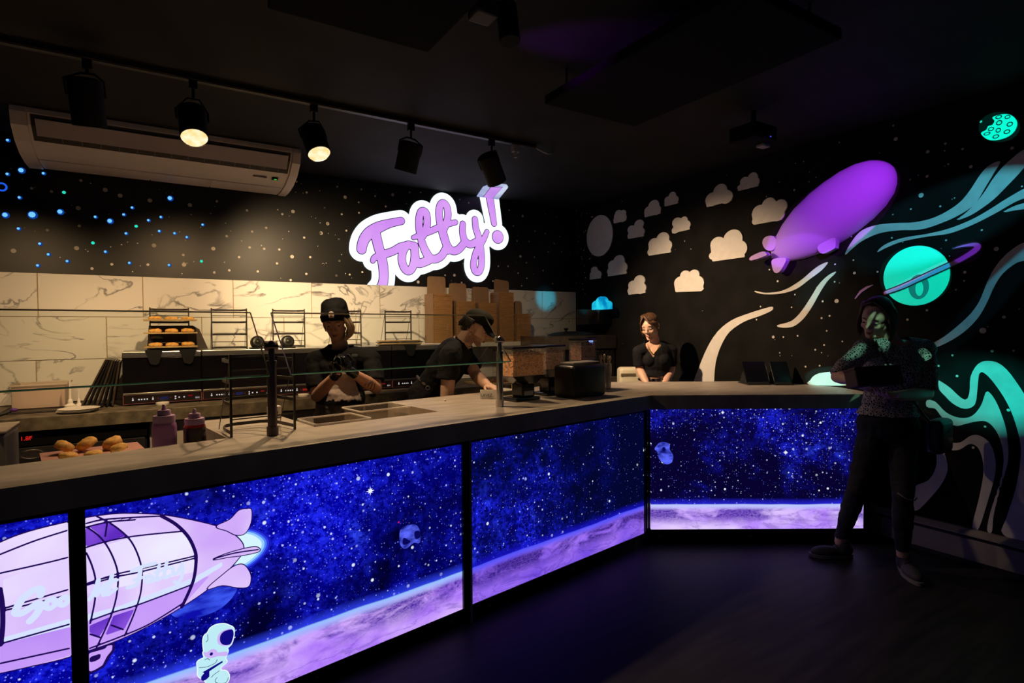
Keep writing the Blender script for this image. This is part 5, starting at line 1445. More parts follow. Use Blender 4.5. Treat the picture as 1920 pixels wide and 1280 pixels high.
# trays, sauce bottle and small things on the back counter right of the man
crumb_tray = sheet_tray('lined tray with brown crumbs on the back counter right of the man', 2.60, 3.05, 4.72, 5.0, ZB + .001, M_PARCH, None, .012)
sheet_tray('grey steel tray beside the sauce bottle on the back counter', 3.07, 3.32, 4.78, 5.05, ZB + .001, M_DSTEEL, None, .012)
rg = np.random.default_rng(3); g = G()
for _ in range(60):
    g.sph((rg.uniform(2.66, 3.0), rg.uniform(4.76, 4.95), ZB + .018), rg.uniform(.006, .012), 6)
build('crumbs', g, mat('brown_crumb', (0.16, 0.06, 0.03), .9), crumb_tray, kind='stuff')
pq = on_y(946, 720, 5.10)
bottle('clear squeeze bottle of tan sauce behind the steel guard post', V((pq.x, 5.10, 0)), ZB + .0005, .040, .25, mat('tan_sauce', (0.40, 0.18, 0.09), .35), mat('cream_plastic', (0.55, 0.45, 0.30), .45))

# steel machine in the corner
t = thing('steel_warmer', 'wide steel-fronted warmer with a small blue screen in the back corner', 'machine', (3.85, 4.95, ZB))
g = G(); g.box((3.375, 4.72, ZB + .001), (4.335, 5.14, 1.262), bev=.006); build('warmer_body', g, M_BLKM, t)
g = G(); g.box((3.36, 4.70, 1.263), (4.340, 5.15, 1.405), bev=.004); build('steel_band', g, mat('worn_steel', (0.33, 0.29, 0.25), .42, 1.0, var=.2, scale=8), t)
for a in (on_y(1050, 639, 4.699), on_y(1050, 648, 4.699)):
    g = G(); g.cyl((a.x, 4.70, a.z), (a.x, 4.694, a.z), .006, n=8); build('rivet', g, M_BLK, t)
a = on_y(1109, 641, 4.69)
g = G(); g.box((a.x - .055, 4.686, a.z - .055), (a.x + .065, 4.699, a.z + .050), bev=.003); pn = build('control_box', g, M_BLKG, t)
g = G(); g.box((a.x - .046, 4.684, a.z - .022), (a.x + .022, 4.686, a.z + .040)); build('screen', g, glow('screen_blue', (30, 50, 190)), pn)
g = G(); g.box((a.x - .040, 4.6825, a.z - .014), (a.x + .016, 4.684, a.z + .032)); build('screen_text', g, glow('screen_pale', (150, 175, 240)), pn)
for k in range(5):
    z = 1.235; g = G(); x = on_y(1122 + k * 9, 657, 4.71).x
    g.cyl((x, 4.719, z), (x, 4.709, z), .007, n=10); build('knob', g, M_STEEL, t)
t2 = thing('pan_lid', 'black domed pan lid lying on top of the steel warmer', 'lid', (3.82, 4.9, 1.406))
g = G(); xx0, xx1 = on_y(1033, 630, 4.86).x, on_y(1118, 630, 4.86).x
cx = (xx0 + xx1) / 2; rr = (xx1 - xx0) / 2
g.lathe([(rr * .9, 0), (rr, .004), (rr * .97, .016), (rr * .7, .036), (rr * .3, .046), (.02, .048)], (cx, 4.90, 1.4065), 28, sy=.55); build('lid_dome', g, M_BLK, t2, smooth='auto')
g = G(); g.lathe([(.018, 0), (.012, .012), (.024, .022), (.026, .032), (.012, .038)], (cx - .08, 4.90, 1.450), 14); build('knob', g, M_BLK, t2, smooth='auto')

# ------------------------------------------------------------------ on the front counter, right of the steel post
# cereal dispensers
M_CEREAL = bpy.data.materials.new('cereal'); M_CEREAL.use_nodes = True
nt = M_CEREAL.node_tree; b = _bs(M_CEREAL); oi = nt.nodes.new('ShaderNodeNewGeometry'); rp = nt.nodes.new('ShaderNodeValToRGB')
rp.color_ramp.elements[0].color = (.32, .11, .03, 1); rp.color_ramp.elements[1].color = (.80, .38, .12, 1)
nt.links.new(oi.outputs['Random Per Island'], rp.inputs[0]); nt.links.new(rp.outputs[0], b.inputs['Base Color']); b.inputs['Roughness'].default_value = .7
def heap(g, x0, x1, y0, y1, z0, z1, M, n, size, seed, kind='flake'):
    rg = np.random.default_rng(seed)
    for _ in range(n):
        # along the walls, where it shows
        s = rg.integers(0, 3)
        x, y, z = rg.uniform(x0, x1), rg.uniform(y0, y1), rg.uniform(z0, z1)
        if s == 0: y = y0 + size * .6
        elif s == 1: x = x0 + size * .6 if rg.random() < .5 else x1 - size * .6
        else: z = z1 + rg.uniform(-.01, .015)
        rot = Matrix.Rotation(rg.uniform(0, 6.3), 4, 'Z') @ Matrix.Rotation(rg.uniform(0, 6.3), 4, 'X')
        mm = M @ Matrix.Translation((x, y, z)) @ rot @ Matrix.Diagonal((size * rg.uniform(.6, 1), size * rg.uniform(.5, .8), size * .28, 1))
        q = bmesh.ops.create_icosphere(g.bm, subdivisions=1, radius=1)
        bmesh.ops.transform(g.bm, matrix=mm, verts=q['verts'])
def dispenser(label, u0, u1, v, z0, zbin, ztop, fillm, seed, size, dm=.15, n=800):
    um = (u0 + u1) / 2
    t = thing('cereal_dispenser', label, 'dispenser', c1(um, v, ZT))
    w = u1 - u0
    g = G(); g.box((um - w * .34, v - .055, ZT + .001), (um + w * .42, v + .10, ZT + .022), F1, bev=.006); build('base', g, M_BLKG, t)
    g = G(); g.box((um - w * .05, v - .02, ZT + .0225), (um + w * .36, v + .08, zbin - .055), F1, bev=.008); build('column', g, M_BLKG, t)
    g = G(); g.box((um + w * .02, v - .0225, ZT + .030), (um + w * .30, v - .0205, ZT + .058), F1); build('price_tag', g, mat('grey_label', (0.22, 0.21, 0.24), .6), t)
    q = [(u0, v - dm / 2), (u1, v - dm / 2), (u1, v + dm / 2), (u0, v + dm / 2)]
    g = G()
    bt = [(um - w * .10, v - .03), (um + w * .38, v - .03), (um + w * .38, v + .05), (um - w * .10, v + .05)]
    A = [g.bm.verts.new(c1(*p, zbin - .055)) for p in bt]; B = [g.bm.verts.new(c1(*p, zbin)) for p in q]
    g.bm.faces.new(A[::-1]); g.bm.faces.new(B)
    for i in range(4): g.bm.faces.new((A[i], A[(i + 1) % 4], B[(i + 1) % 4], B[i]))
    build('hopper', g, M_BLKG, t)
    g = G(); e = .003
    for (a0, b0, a1, b1) in ((u0, v - dm / 2, u1, v - dm / 2 + e), (u0, v + dm / 2 - e, u1, v + dm / 2), (u0, v - dm / 2 + e, u0 + e, v + dm / 2 - e), (u1 - e, v - dm / 2 + e, u1, v + dm / 2 - e)):
        g.box((a0, b0, zbin + .001), (a1, b1, ztop), F1)
    build('bin_wall', g, M_CLEAR, t, kind='stuff')
    g = G(); g.box((u0 - .004, v - dm / 2 - .004, ztop + .0005), (u1 + .004, v + dm / 2 + .004, ztop + .014), F1, bev=.004); build('bin_lid', g, M_BLKG, t)
    g = G(); zf = zbin + (ztop - zbin) * .80
    g.box((u0 + .010, v - dm / 2 + .010, zbin + .002), (u1 - .010, v + dm / 2 - .010, zf - .008), F1)
    heap(g, u0 + .006, u1 - .006, v - dm / 2 + .006, v + dm / 2 - .006, zbin + .008, zf, F1, n, size, seed)
    build('cereal', g, fillm, t, kind='stuff')
    return t
M_CER2 = M_CEREAL.copy(); M_CER2.name = 'brown_granola'
for n_ in M_CER2.node_tree.nodes:
    if n_.type == 'VALTORGB':
        n_.color_ramp.elements[0].color = (.20, .08, .04, 1); n_.color_ramp.elements[1].color = (.58, .32, .20, 1)
M_CER3 = M_CEREAL.copy(); M_CER3.name = 'pink_crunch'
for n_ in M_CER3.node_tree.nodes:
    if n_.type == 'VALTORGB':
        n_.color_ramp.elements[0].color = (.10, .03, .02, 1); n_.color_ramp.elements[1].color = (.45, .18, .11, 1)
def uv(px, py, z):
    q = F1.inverted() @ on_z(px, py, z); return q.x, q.y
def u_at(px, v):
    return (F1.inverted() @ on_pl(px, 700, c1(0, v), W1)).x
va, vb = .42, .50
dispenser('cereal dispenser full of orange-brown flakes, nearer the steel post', u_at(962, va - .075), u_at(1022, va - .075), va, ZT, 1.195, 1.365, M_CEREAL, 11, .0105)
dispenser('second cereal dispenser with darker granola, beside the napkin box', u_at(1024, vb - .075), u_at(1060, vb - .075), vb, ZT, 1.215, 1.365, M_CER2, 12, .0085)
v3_ = .56
dispenser('tall clear dispenser of pinkish crunch behind the napkin box', u_at(1090, v3_ - .06), u_at(1119, v3_ - .06), v3_, ZT, 1.255, 1.400, M_CER3, 13, .0095, .12, 420)
# napkin box
ua, ub, vn = u_at(1064, .27), u_at(1136, .22), .30
t = thing('napkin_box', 'tall black plastic napkin box on the front counter', 'napkin box', c1((ua + ub) / 2, vn, ZT))
g = G(); g.box((ua, .215, ZT + .001), (ub, .40, ZT + .215), F1, bev=.022, seg=3); build('box_shell', g, mat('satin_black', (0.006, 0.006, 0.008), .35, spec=.3), t, smooth='auto')
g = G(); g.box((ua + .05, .26, ZT + .2155), (ub - .01, .39, ZT + .232), F1, bev=.006); build('napkin_stack', g, mat('grey_napkin', (0.20, 0.17, 0.17), .9), t)
# spoon cup
us, vs = u_at(1135, .47), .47
t = thing('spoon_holder', 'clear cup of wooden spoons behind the napkin box', 'cup', c1(us, vs, ZT))
g = G(); g.lathe([(.040, 0), (.042, .002), (.048, .19), (.0455, .19), (.040, .006)], c1(us, vs, ZT + .0005), 20); build('cup_wall', g, mat('smoky_cup', (0.35, 0.30, 0.28), .2, alpha=.5), t, smooth='auto')
rg = np.random.default_rng(8)
for k in range(9):
    a = 2 * math.pi * k / 9 + .2; b0 = c1(us + .02 * math.cos(a), vs + .02 * math.sin(a), ZT + .012); b1 = c1(us + .042 * math.cos(a), vs + .036 * math.sin(a), ZT + .225 + .02 * rg.random())
    g = G(); g.cyl(b0, b1, .0035, n=6); g.sph(b1, (.011, .006, .017), 8); build('spoon', g, mat('pale_wood', (0.50, 0.40, 0.28), .7), t)
# name card box, books and small boxes
def sbox(name, cat, label, u0, u1, v0, v1, z0, z1, m, F=F1, rot=0):
    cx, cy = (u0 + u1) / 2, (v0 + v1) / 2
    Mx = F @ Matrix.Translation((cx, cy, 0)) @ Matrix.Rotation(rot, 4, 'Z') @ Matrix.Translation((-cx, -cy, 0))
    g = G(); g.box((u0, v0, z0), (u1, v1, z1), Mx, bev=.003, seg=1)
    t = thing(name, label, cat, F @ V((cx, cy, z0)))
    build(name + '_body', g, m, t)
    return t, Mx
ul, ur = u_at(901, .62), u_at(928, .62)
cp_ = on_z(918, 748, ZT); t = thing('name_card', 'grey folded card lettered LAVEZ beside the steel post', 'card', cp_)
rt = V((CR[0].x, CR[0].y, 0)).normalized(); bk = V((CR[2].x, CR[2].y, 0)).normalized()
Mx = Matrix(((rt.x, bk.x, 0, cp_.x), (rt.y, bk.y, 0, cp_.y), (0, 0, 1, ZT + .001), (0, 0, 0, 1)))
g = G(); g.prism([Mx @ V(q) for q in ((-.062, 0, 0), (.085, 0, 0), (.085, .018, .058), (-.062, .018, .058))], bk * .003); g.prism([Mx @ V(q) for q in ((-.062, .055, 0), (.085, .055, 0), (.085, .0215, .058), (-.062, .0215, .058))], bk * .003)
build('card_fold', g, mat('pale_card', (0.62, 0.57, 0.52), .7), t)
yd = (bk * .018 + UPZ * .058).normalized()
text_part('card_lettering', 'LAVEZ', .026, M_INK, t, Mx @ V((-.058, -.0002, .016)) - bk * .0006, rt, yd, .0004)
ux, uy = u_at(938, .66), u_at(972, .66)
t, Mx = sbox('recipe_book', 'book', 'pale-covered book lying flat behind the steel post', ux - .005, uy + .01, .68, .82, ZT + .001, ZT + .034, mat('book_cover', (0.35, 0.32, 0.28), .6))
g = G(); g.box((ux - .002, .6795, ZT + .006), (uy + .007, .70, ZT + .028), F1); build('page_block', g, mat('dark_pages', (0.05, 0.05, 0.05), .7), t)
sbox('yellow_box', 'box', 'small yellow and black box behind the first cereal dispenser', uy + .02, uy + .11, .66, .76, ZT + .001, ZT + .062, mat('dull_yellow', (0.42, 0.28, 0.03), .6))
sbox('pink_carton', 'carton', 'narrow pink carton between the two cereal dispensers', u_at(1022, .60), u_at(1032, .60) + .012, .60, .66, ZT + .001, ZT + .13, mat('pink_card', (0.42, 0.22, 0.30), .6, var=.3, scale=60))
# switch box on the counter by the wire rack
qx, qv = uv(545, 790, ZT)
g = G(); p = on_pl(545, 786, c1(0, .80), W1); 
t = thing('outlet_box', 'small white outlet box behind the wire rack', 'outlet', c1(-2.21, .80, ZT))
g = G(); g.box((-2.235, .78, ZT + .001), (-2.172, .82, ZT + .062), F1, bev=.004); build('outlet_body', g, M_WHITEP, t)
g = G(); g.cyl(c1(-2.205, .781, ZT + .03), c1(-2.205, .772, ZT + .03), .011, n=12); build('dial', g, M_BLK, t)
# crumb on the worktop
p = on_z(834, 752, ZT); g = G(); g.sph((p.x, p.y, ZT + .006), (.010, .008, .007), 8); o = build('paper_scrap', g, M_WHITEP, None, origin=(p.x, p.y, ZT)); tag(o, 'tiny white paper scrap lying on the bare worktop', 'paper')
# card stands (payment tablets) on the short wing
def tablet(label, px0, px1, v):
    a = F3.inverted() @ on_z(px0, 714, ZT); b = F3.inverted() @ on_z(px1, 714, ZT)
    t = thing('payment_tablet', label, 'tablet', c3((a.x + b.x) / 2, v, ZT))
    u0, u1 = a.x, b.x
    g = G(); g.prism([c3(u0, v - .10, ZT + .001), c3(u1, v - .10, ZT + .001), c3(u1, v + .10, ZT + .001), c3(u0, v + .10, ZT + .001)], (0, 0, .010)); build('stand_base', g, M_BLKG, t)
    g = G(); g.prism([c3(u0 + .01, v - .09, ZT + .0115), c3(u0 + .01, v + .085, ZT + .0115), c3(u0 + .01, v + .03, ZT + .10)], D3 * (u1 - u0 - .02)); build('stand_wedge', g, M_BLKM, t)
    n_ = (V((0, 0, .19)) + W3 * .09).normalized()
    Mx = Matrix.Translation(c3((u0 + u1) / 2, v - .07, ZT + .02)) @ F3.to_3x3().to_4x4() @ Matrix.Rotation(R(-32), 4, 'X')
    g = G(); g.box((-(u1 - u0) / 2, -.006, 0), ((u1 - u0) / 2, .006, .185), Mx, bev=.004); build('screen_slab', g, M_BLKG, t)
tablet('dark payment tablet on a wedge stand, nearer the cashier', 1370, 1412, .72)
tablet('dark payment tablet on a wedge stand, nearer the mural', 1418, 1450, .70)

# ------------------------------------------------------------------ wall dispenser with glowing cloud, heater, fixtures
wa, wb = rw(1108, 604), rw(1160, 556)
s0, s1, z0, z1 = -rw(1146, 580)[0], -rw(1107, 580)[0], on_x(1125, 604, XR).z, on_x(1125, 556, XR).z
t = thing('towel_dispenser', 'black wall dispenser with a glowing blue cloud window near the corner', 'dispenser', (XR, (s0 + s1) / 2, z0))
g = G(); g.box((XR - .20, min(s0, s1) - .02, z0 - .03), (XR - .001, max(s0, s1) + .02, z0 + (z1 - z0) * .52), bev=.015); build('dispenser_body', g, M_BLKG, t, smooth='auto')
cl = [(1127, 566, 10.5), (1118, 572, 8.5), (1137, 571, 7.5)]
def fcl(P):
    d = None
    for a, b, r in cl:
        q = F_(a, b); rz = abs(on_x(a, b - r, XR - .2).z - q[1]); rx_ = abs(F_(a + r, b)[0] - q[0])
        e = np.minimum(d_circ(P, q, (rx_, rz)), np.maximum(np.abs(P[..., 0] - q[0]) - rx_, np.maximum(P[..., 1] - q[1], zlow - P[..., 1])))
        d = e if d is None else np.minimum(d, e)
    return np.maximum(d, zlow - P[..., 1])
def F_(px, py):
    p = on_x(px, py, XR - .20); return (-p.y, p.z)
zlow = F_(1127, 580)[1]
pts = [F_(1105, 550), F_(1148, 585)]
build('cloud_window', cut(fcl, bounds_of(pts, .03), .006, .03, fr_right(.17)), glow_var('cloud_blue', (0, 130, 190), (40, 215, 240), 9), t, label='glowing blue cloud-shaped window')
# baseboard heater along the mural wall
hz_y0 = on_x(1637, 1005, XR - .07).y; hz_y1 = -1.5
t = thing('baseboard_heater', 'grey baseboard heater along the foot of the mural wall', 'heater', (XR - .04, (hz_y0 + hz_y1) / 2, 0))
M_HEAT = mat('grey_heater_metal', (0.22, 0.20, 0.19), .5, var=.15, scale=4)
g = G(); g.prism([(XR - .002, hz_y1, .03), (XR - .068, hz_y1, .03), (XR - .068, hz_y1, .158), (XR - .066, hz_y1, .160), (XR - .062, hz_y1, .158), (XR - .062, hz_y1, .035), (XR - .002, hz_y1, .035)], (0, hz_y0 - hz_y1, 0)); build('front_cover', g, M_HEAT, t)
g = G(); g.prism([(XR - .002, hz_y1, .212), (XR - .030, hz_y1, .212), (XR - .072, hz_y1, .188), (XR - .072, hz_y1, .180), (XR - .028, hz_y1, .203), (XR - .002, hz_y1, .203)], (0, hz_y0 - hz_y1, 0)); build('top_cover', g, M_HEAT, t)
g = G(); g.box((XR - .058, hz_y1, .06), (XR - .01, hz_y0 - .01, .17)); build('heating_element', g, M_BLK, t)
g = G(); g.box((XR - .080, hz_y0, .0), (XR - .002, hz_y0 + .10, .222), bev=.004); build('end_cap', g, M_HEAT, t)
g = G(); g.box((XR - .06, hz_y1, 0), (XR - .002, hz_y0, .029)); build('foot_rail', g, M_BLK, t)

# ceiling-hung air conditioner
t = thing('air_conditioner', 'white ceiling-hung air conditioner above the starry wall', 'air conditioner', (.14, 5.1, ZC))
x0, x1 = -.745, 1.020
prof = [(4.755, ZC - .002), (4.748, 2.895), (4.79, 2.83), (4.90, 2.758), (5.06, 2.712), (5.24, 2.692), (5.40, 2.695), (5.432, 2.72), (5.432, ZC - .002)]
M_AC = mat('ac_white', (0.86, 0.77, 0.78), .4)
g = G(); g.prism([(x0 + .085, y, z) for y, z in prof], (x1 - x0 - .15, 0, 0)); build('casing', g, M_AC, t)
pe = [(4.752, ZC - .002), (4.742, 2.893), (4.775, 2.815), (4.89, 2.742), (5.05, 2.698), (5.24, 2.680), (5.41, 2.684), (5.436, 2.72), (5.436, ZC - .002)]
for a, b in ((x0, x0 + .083), (x1 - .062, x1)):
    g = G(); g.prism([(a, y, z) for y, z in pe], (b - a, 0, 0)); build('end_cover', g, M_AC, t)
def on_prof(i, f, off):
    (ya, za_), (yb_, zb_) = prof[i], prof[i + 1]
    d = V((0, yb_ - ya, zb_ - za_)); n = V((0, d.z, -d.y)).normalized()
    if n.z > 0: n = -n
    return V((0, ya, za_)) + d * f + n * off
def strip(i0, f0, i1, f1, xa, xb, off, th):
    p, q = on_prof(i0, f0, off), on_prof(i1, f1, off)
    g = G(); nn = V((0, (q - p).z, -(q - p).y)).normalized() * th
    if nn.z > 0: nn = -nn
    g.prism([V((xa, p.y, p.z)), V((xb, p.y, p.z)), V((xb, q.y, q.z)), V((xa, q.y, q.z))], nn); return g
M_ACD = mat('ac_dark', (0.03, 0.024, 0.028), .6)
build('outlet_slot', strip(1, .10, 1, .999, x0 + .10, x1 - .075, .0008, .002), M_ACD, t)
build('outlet_slot', strip(2, .001, 2, .99, x0 + .10, x1 - .075, .0008, .002), M_ACD, t)
p, q = on_prof(1, .32, .010), on_prof(2, .50, .016)
g = G(); nn = V((0, (q - p).z, -(q - p).y)).normalized() * .008
if nn.z > 0: nn = -nn
g.prism([V((x0 + .125, p.y, p.z)) + nn * 1.2, V((x1 - .095, p.y, p.z)) + nn * 1.2, V((x1 - .095, q.y, q.z)) + nn * .6, V((x0 + .125, q.y, q.z)) + nn * .6], nn)
build('louver_flap', g, mat('ac_grey_louver', (0.50, 0.43, 0.50), .5), t, label='long grey swing flap')
for k in range(14):
    xx = x0 + .25 + k * .105
    g = G(); p, q = on_prof(2, .55, .003), on_prof(2, .98, .003); nn = V((0, -.4, -1)).normalized() * .005
    g.prism([V((xx, p.y, p.z)), V((xx + .004, p.y, p.z)), V((xx + .004, q.y, q.z)), V((xx, q.y, q.z))], nn); build('vane', g, mat('ac_vane', (0.16, 0.14, 0.15), .5), t)
for (a, b) in ((x0 + .09, .0), (.004, .42), (.424, x1 - .07)):
    build('bottom_grille', strip(4, .55, 5, .98, a, b - .003, .0015, .006), M_AC, t)
p = on_prof(3, .55, .002)
g = G(); g.box((.84, p.y - .02, p.z - .012), (.885, p.y + .02, p.z + .004)); build('display', g, M_BLK, t)
g = G(); g.box((.856, p.y - .021, p.z - .0135), (.876, p.y + .006, p.z - .0115)); build('green_light', g, glow('green_led', (60, 170, 60)), t)
g = G(); g.box((.70, p.y - .012, p.z - .008), (.80, p.y + .004, p.z + .002)); build('name_plate', g, mat('plate_grey', (0.30, 0.27, 0.27), .5), t)

# track and spotlights
ty = 3.70
t = thing('lighting_track', 'long black lighting track under the ceiling above the aisle', 'track', (.0, ty, ZC))
g = G(); g.box((XL + .05, ty - .018, ZC - .030), (2.56, ty + .018, ZC - .0005)); build('track_rail', g, M_BLK, t)
g = G(); g.box((XL + .05, ty - .0195, ZC - .026), (2.56, ty - .0182, ZC - .022)); build('copper_strip', g, mat('copper', (0.55, 0.33, 0.17), .35, .8), t)
g = G(); g.tube([(2.56, ty, ZC - .015), (2.64, ty + .01, ZC - .035), (2.72, ty + .05, ZC - .03), (2.80, ty + .10, ZC - .002)], .006); build('feed_cable', g, mat('grey_cable', (0.30, 0.29, 0.28), .5), t, smooth=True)
g = G(); g.box((2.35, ty - .02, ZC - .085), (2.41, ty + .02, ZC - .031), bev=.004); g.cyl((2.38, ty, ZC - .084), (2.38, ty, ZC - .125), .014, n=10); build('end_feed', g, mat('pale_connector', (0.32, 0.30, 0.30), .4), t)
M_REFL = glow_var('lit_reflector', (255, 214, 140), (255, 240, 205), 20, 1.15)
def track_lamp(label, x, px, py, tilt_dir, lit, r=.068, ln=.20, y=ty):
    """px,py: sight of the can's middle"""
    c = on_y(px, py, y)
    t = thing('track_spotlight', label, 'spotlight', (x, y, ZC - .03), 'spotlights on the track')
    a = V(tilt_dir).normalized()
    top, bot = c - a * ln / 2, c + a * ln / 2
    g = G(); g.box((x - .022, y - .017, ZC - .075), (x + .022, y + .017, ZC - .0305), bev=.003); build('adapter', g, M_BLKM, t)
    g = G(); g.cyl((x, y, ZC - .075), V((x, y, max(top.z + .035, ZC - .13))), .008, n=8); build('stem', g, M_BLKM, t)
    s = a.cross(V((0, 1, 0))); s = (V((1, 0, 0)) - a * a.x).normalized()
    hub = V((x, y, max(top.z + .035, ZC - .13)))
    g = G(); pv = c - a * ln * .12
    pts = [pv + s * (r + .006), pv + s * (r + .008) - a * ln * .34, hub + s * .03, hub - s * .03, pv - s * (r + .008) - a * ln * .34, pv - s * (r + .006)]
    g.tube(pts, .0055, n=6); build('yoke', g, M_BLKM, t)
    q = a.to_track_quat('Z', 'Y').to_matrix().to_4x4()
    Mx = Matrix.Translation(top) @ q
    g = G(); g.lathe([(r * .75, 0), (r * .98, .012), (r, .02), (r, ln), (r * .93, ln), (r * .90, ln * .62), (r * .3, ln * .55)], n=28, M=Mx); build('can', g, M_BLKM, t, smooth='auto')
    if lit:
        g = G(); g.lathe([(r * .935, ln * .985), (r * .90, ln * .74), (r * .62, ln * .60), (r * .1, ln * .575)], n=28, M=Mx)
        build('lit_reflector', g, M_REFL, t, smooth=True, label='glowing ribbed reflector')
    return t
track_lamp('unlit black can spotlight at the far left of the track', -.266, 163, 192, (.08, .25, -1), False, .076, .235)
track_lamp('lit black spotlight second from the left, glowing mouth facing the counter', .215, 362, 232, (.03, -.50, -1), True, .073, .205)
track_lamp('lit black spotlight in the middle of the track, mouth turned down', .877, 591, 265, (.16, -.48, -1), True, .073, .195)
track_lamp('unlit black spotlight tilted left, fourth from the left', 1.525, 766, 294, (-.12, .35, -1), False, .076, .20)
track_lamp('black spotlight at the right end, tilted hard to the right', 2.167, 922, 316, (.62, .30, -.85), True, .076, .225)
# second fixture near the middle of the ceiling
c = on_z(930, 30, 2.80)
t = thing('twin_spotlight', 'dark twin spotlight at the top of the picture on a ceiling box', 'spotlight', (c.x, c.y, ZC))
g = G(); g.box((c.x - .10, c.y - .03, ZC - .04), (c.x + .10, c.y + .03, ZC - .0005), bev=.004); build('ceiling_box', g, M_BLKM, t)
g = G(); g.cyl((c.x + .05, c.y, ZC - .04), (c.x + .05, c.y, ZC - .08), .01, n=8); g.cyl((c.x + .05, c.y, ZC - .075), (c.x + .055, c.y - .02, 2.70), .045, n=20); build('can', g, M_BLKM, t)
g = G(); g.cyl((c.x - .06, c.y, ZC - .04), (c.x - .06, c.y, ZC - .08), .01, n=8); g.box((c.x - .11, c.y - .05, ZC - .16), (c.x - .01, c.y + .05, ZC - .08), Matrix.Identity(4), bev=.01); build('square_head', g, mat('grey_head', (0.06, 0.055, 0.05), .5), t)
# ceiling projector facing the mural
c = on_z(1412, 245, 2.80)
t = thing('ceiling_projector', 'dark projector hung from the ceiling in front of the mural', 'projector', (c.x, c.y, ZC))
g = G(); g.box((c.x - .12, c.y - .10, 2.72), (c.x + .12, c.y + .10, 2.82), bev=.012); build('projector_body', g, mat('deep_black', (0.003, 0.003, 0.003), .8, spec=.1), t)
lb_ = on_z(1430, 279, 2.69); g = G(); g.box((lb_.x - .035, lb_.y - .03, 2.700), (lb_.x + .045, lb_.y + .03, 2.7185), bev=.006); build('pale_foot', g, mat('pale_grey_plastic', (0.30, 0.27, 0.26), .6), t)
g = G(); g.cyl((c.x, c.y, 2.82), (c.x, c.y, ZC - .0005), .02, n=12); build('ceiling_mount', g, M_BLKM, t)
lq = c + V((.12, .02, -.03))
g = G(); g.cyl((c.x + .119, c.y + .03, 2.765), (c.x + .135, c.y + .03, 2.765), .028, n=18); build('lens', g, M_BLKG, t)
g = G(); g.sph((c.x + .04, c.y - .102, 2.74), .004, 8); build('blue_led', g, glow('blue_led', (70, 70, 255), 1.5), t)
q = on_z(1430, 278, 2.70)
# white tub behind the counter by the cashier
p = at(1180, 712, 5.55)
t = thing('white_tub', 'white plastic tub with a slot handle, left of the cashier', 'tub', (p.x, p.y, 0))
Mx = Matrix.Translation((p.x, p.y, 0)) @ Matrix.Rotation(R(-32), 4, 'Z')
g = G(); g.box((-.11, -.09, .62), (.13, .09, 1.105), Mx, bev=.035, seg=3); build('tub_body', g, mat('cream_tub', (0.62, 0.56, 0.42), .5), t, smooth='auto')
g = G(); g.box((-.10, -.0925, 1.02), (.045, -.0895, 1.05), Mx, bev=.001); build('slot_handle', g, mat('slot_brown', (0.12, 0.085, 0.05), .7), t)
g = G(); g.box((-.16, -.13, 0), (.18, .13, .618), Mx, bev=.006); o = build('low_cabinet', g, M_BLKM, None, origin=(p.x, p.y, 0)); tag(o, 'black low cabinet hidden behind the short wing, under the white tub', 'cabinet')
# ------------------------------------------------------------------ people
def remesh(prims, voxel, smooth_it=3):
    """union of tapered limbs and ellipsoids -> one continuous surface"""
    g = G()
    for p in prims:
        k = p[0]
        if k == 'c':                                   # limb with round ends
            a, b, r0, r1 = V(p[1]), V(p[2]), p[3], p[4]
            if (b - a).length < 1e-5: continue
            g.cyl(a, b, r0, r1, n=14); g.sph(a, r0, 12); g.sph(b, r1, 12)
        elif k == 'f':                                 # limb with flat ends
            g.cyl(p[1], p[2], p[3], p[4], n=18)
        elif k == 'e':
            g.sph(p[1], p[2], 18, rot=p[3] if len(p) > 3 else None)
        elif k == 'h':                                 # flattened limb: hull of two ellipses
            a, b, ra, rb, xax = V(p[1]), V(p[2]), p[3], p[4], V(p[5]).normalized()
            d = (b - a).normalized(); y = d.cross(xax).normalized(); x = y.cross(d)
            n = 20; rings = []
            for q, rr in ((a, ra), (b, rb)):
                rings.append([g.bm.verts.new(q + x * rr[0] * math.cos(2 * math.pi * i / n) + y * rr[1] * math.sin(2 * math.pi * i / n)) for i in range(n)])
            for i in range(n):
                g.bm.faces.new((rings[0][i], rings[0][(i + 1) % n], rings[1][(i + 1) % n], rings[1][i]))
            g.bm.faces.new(rings[0][::-1]); g.bm.faces.new(rings[1])
    bmesh.ops.recalc_face_normals(g.bm, faces=g.bm.faces[:])
    me = bpy.data.meshes.new('tmp'); g.bm.to_mesh(me); g.bm.free()
    o = bpy.data.objects.new('tmp', me); COL.objects.link(o)
    m = o.modifiers.new('r', 'REMESH'); m.mode = 'VOXEL'; m.voxel_size = voxel; m.use_smooth_shade = True
    s = o.modifiers.new('s', 'SMOOTH'); s.iterations = smooth_it; s.factor = .5
    dg = bpy.context.evaluated_depsgraph_get()
    out = bpy.data.meshes.new_from_object(o.evaluated_get(dg))
    bpy.data.objects.remove(o, do_unlink=True)
    return out
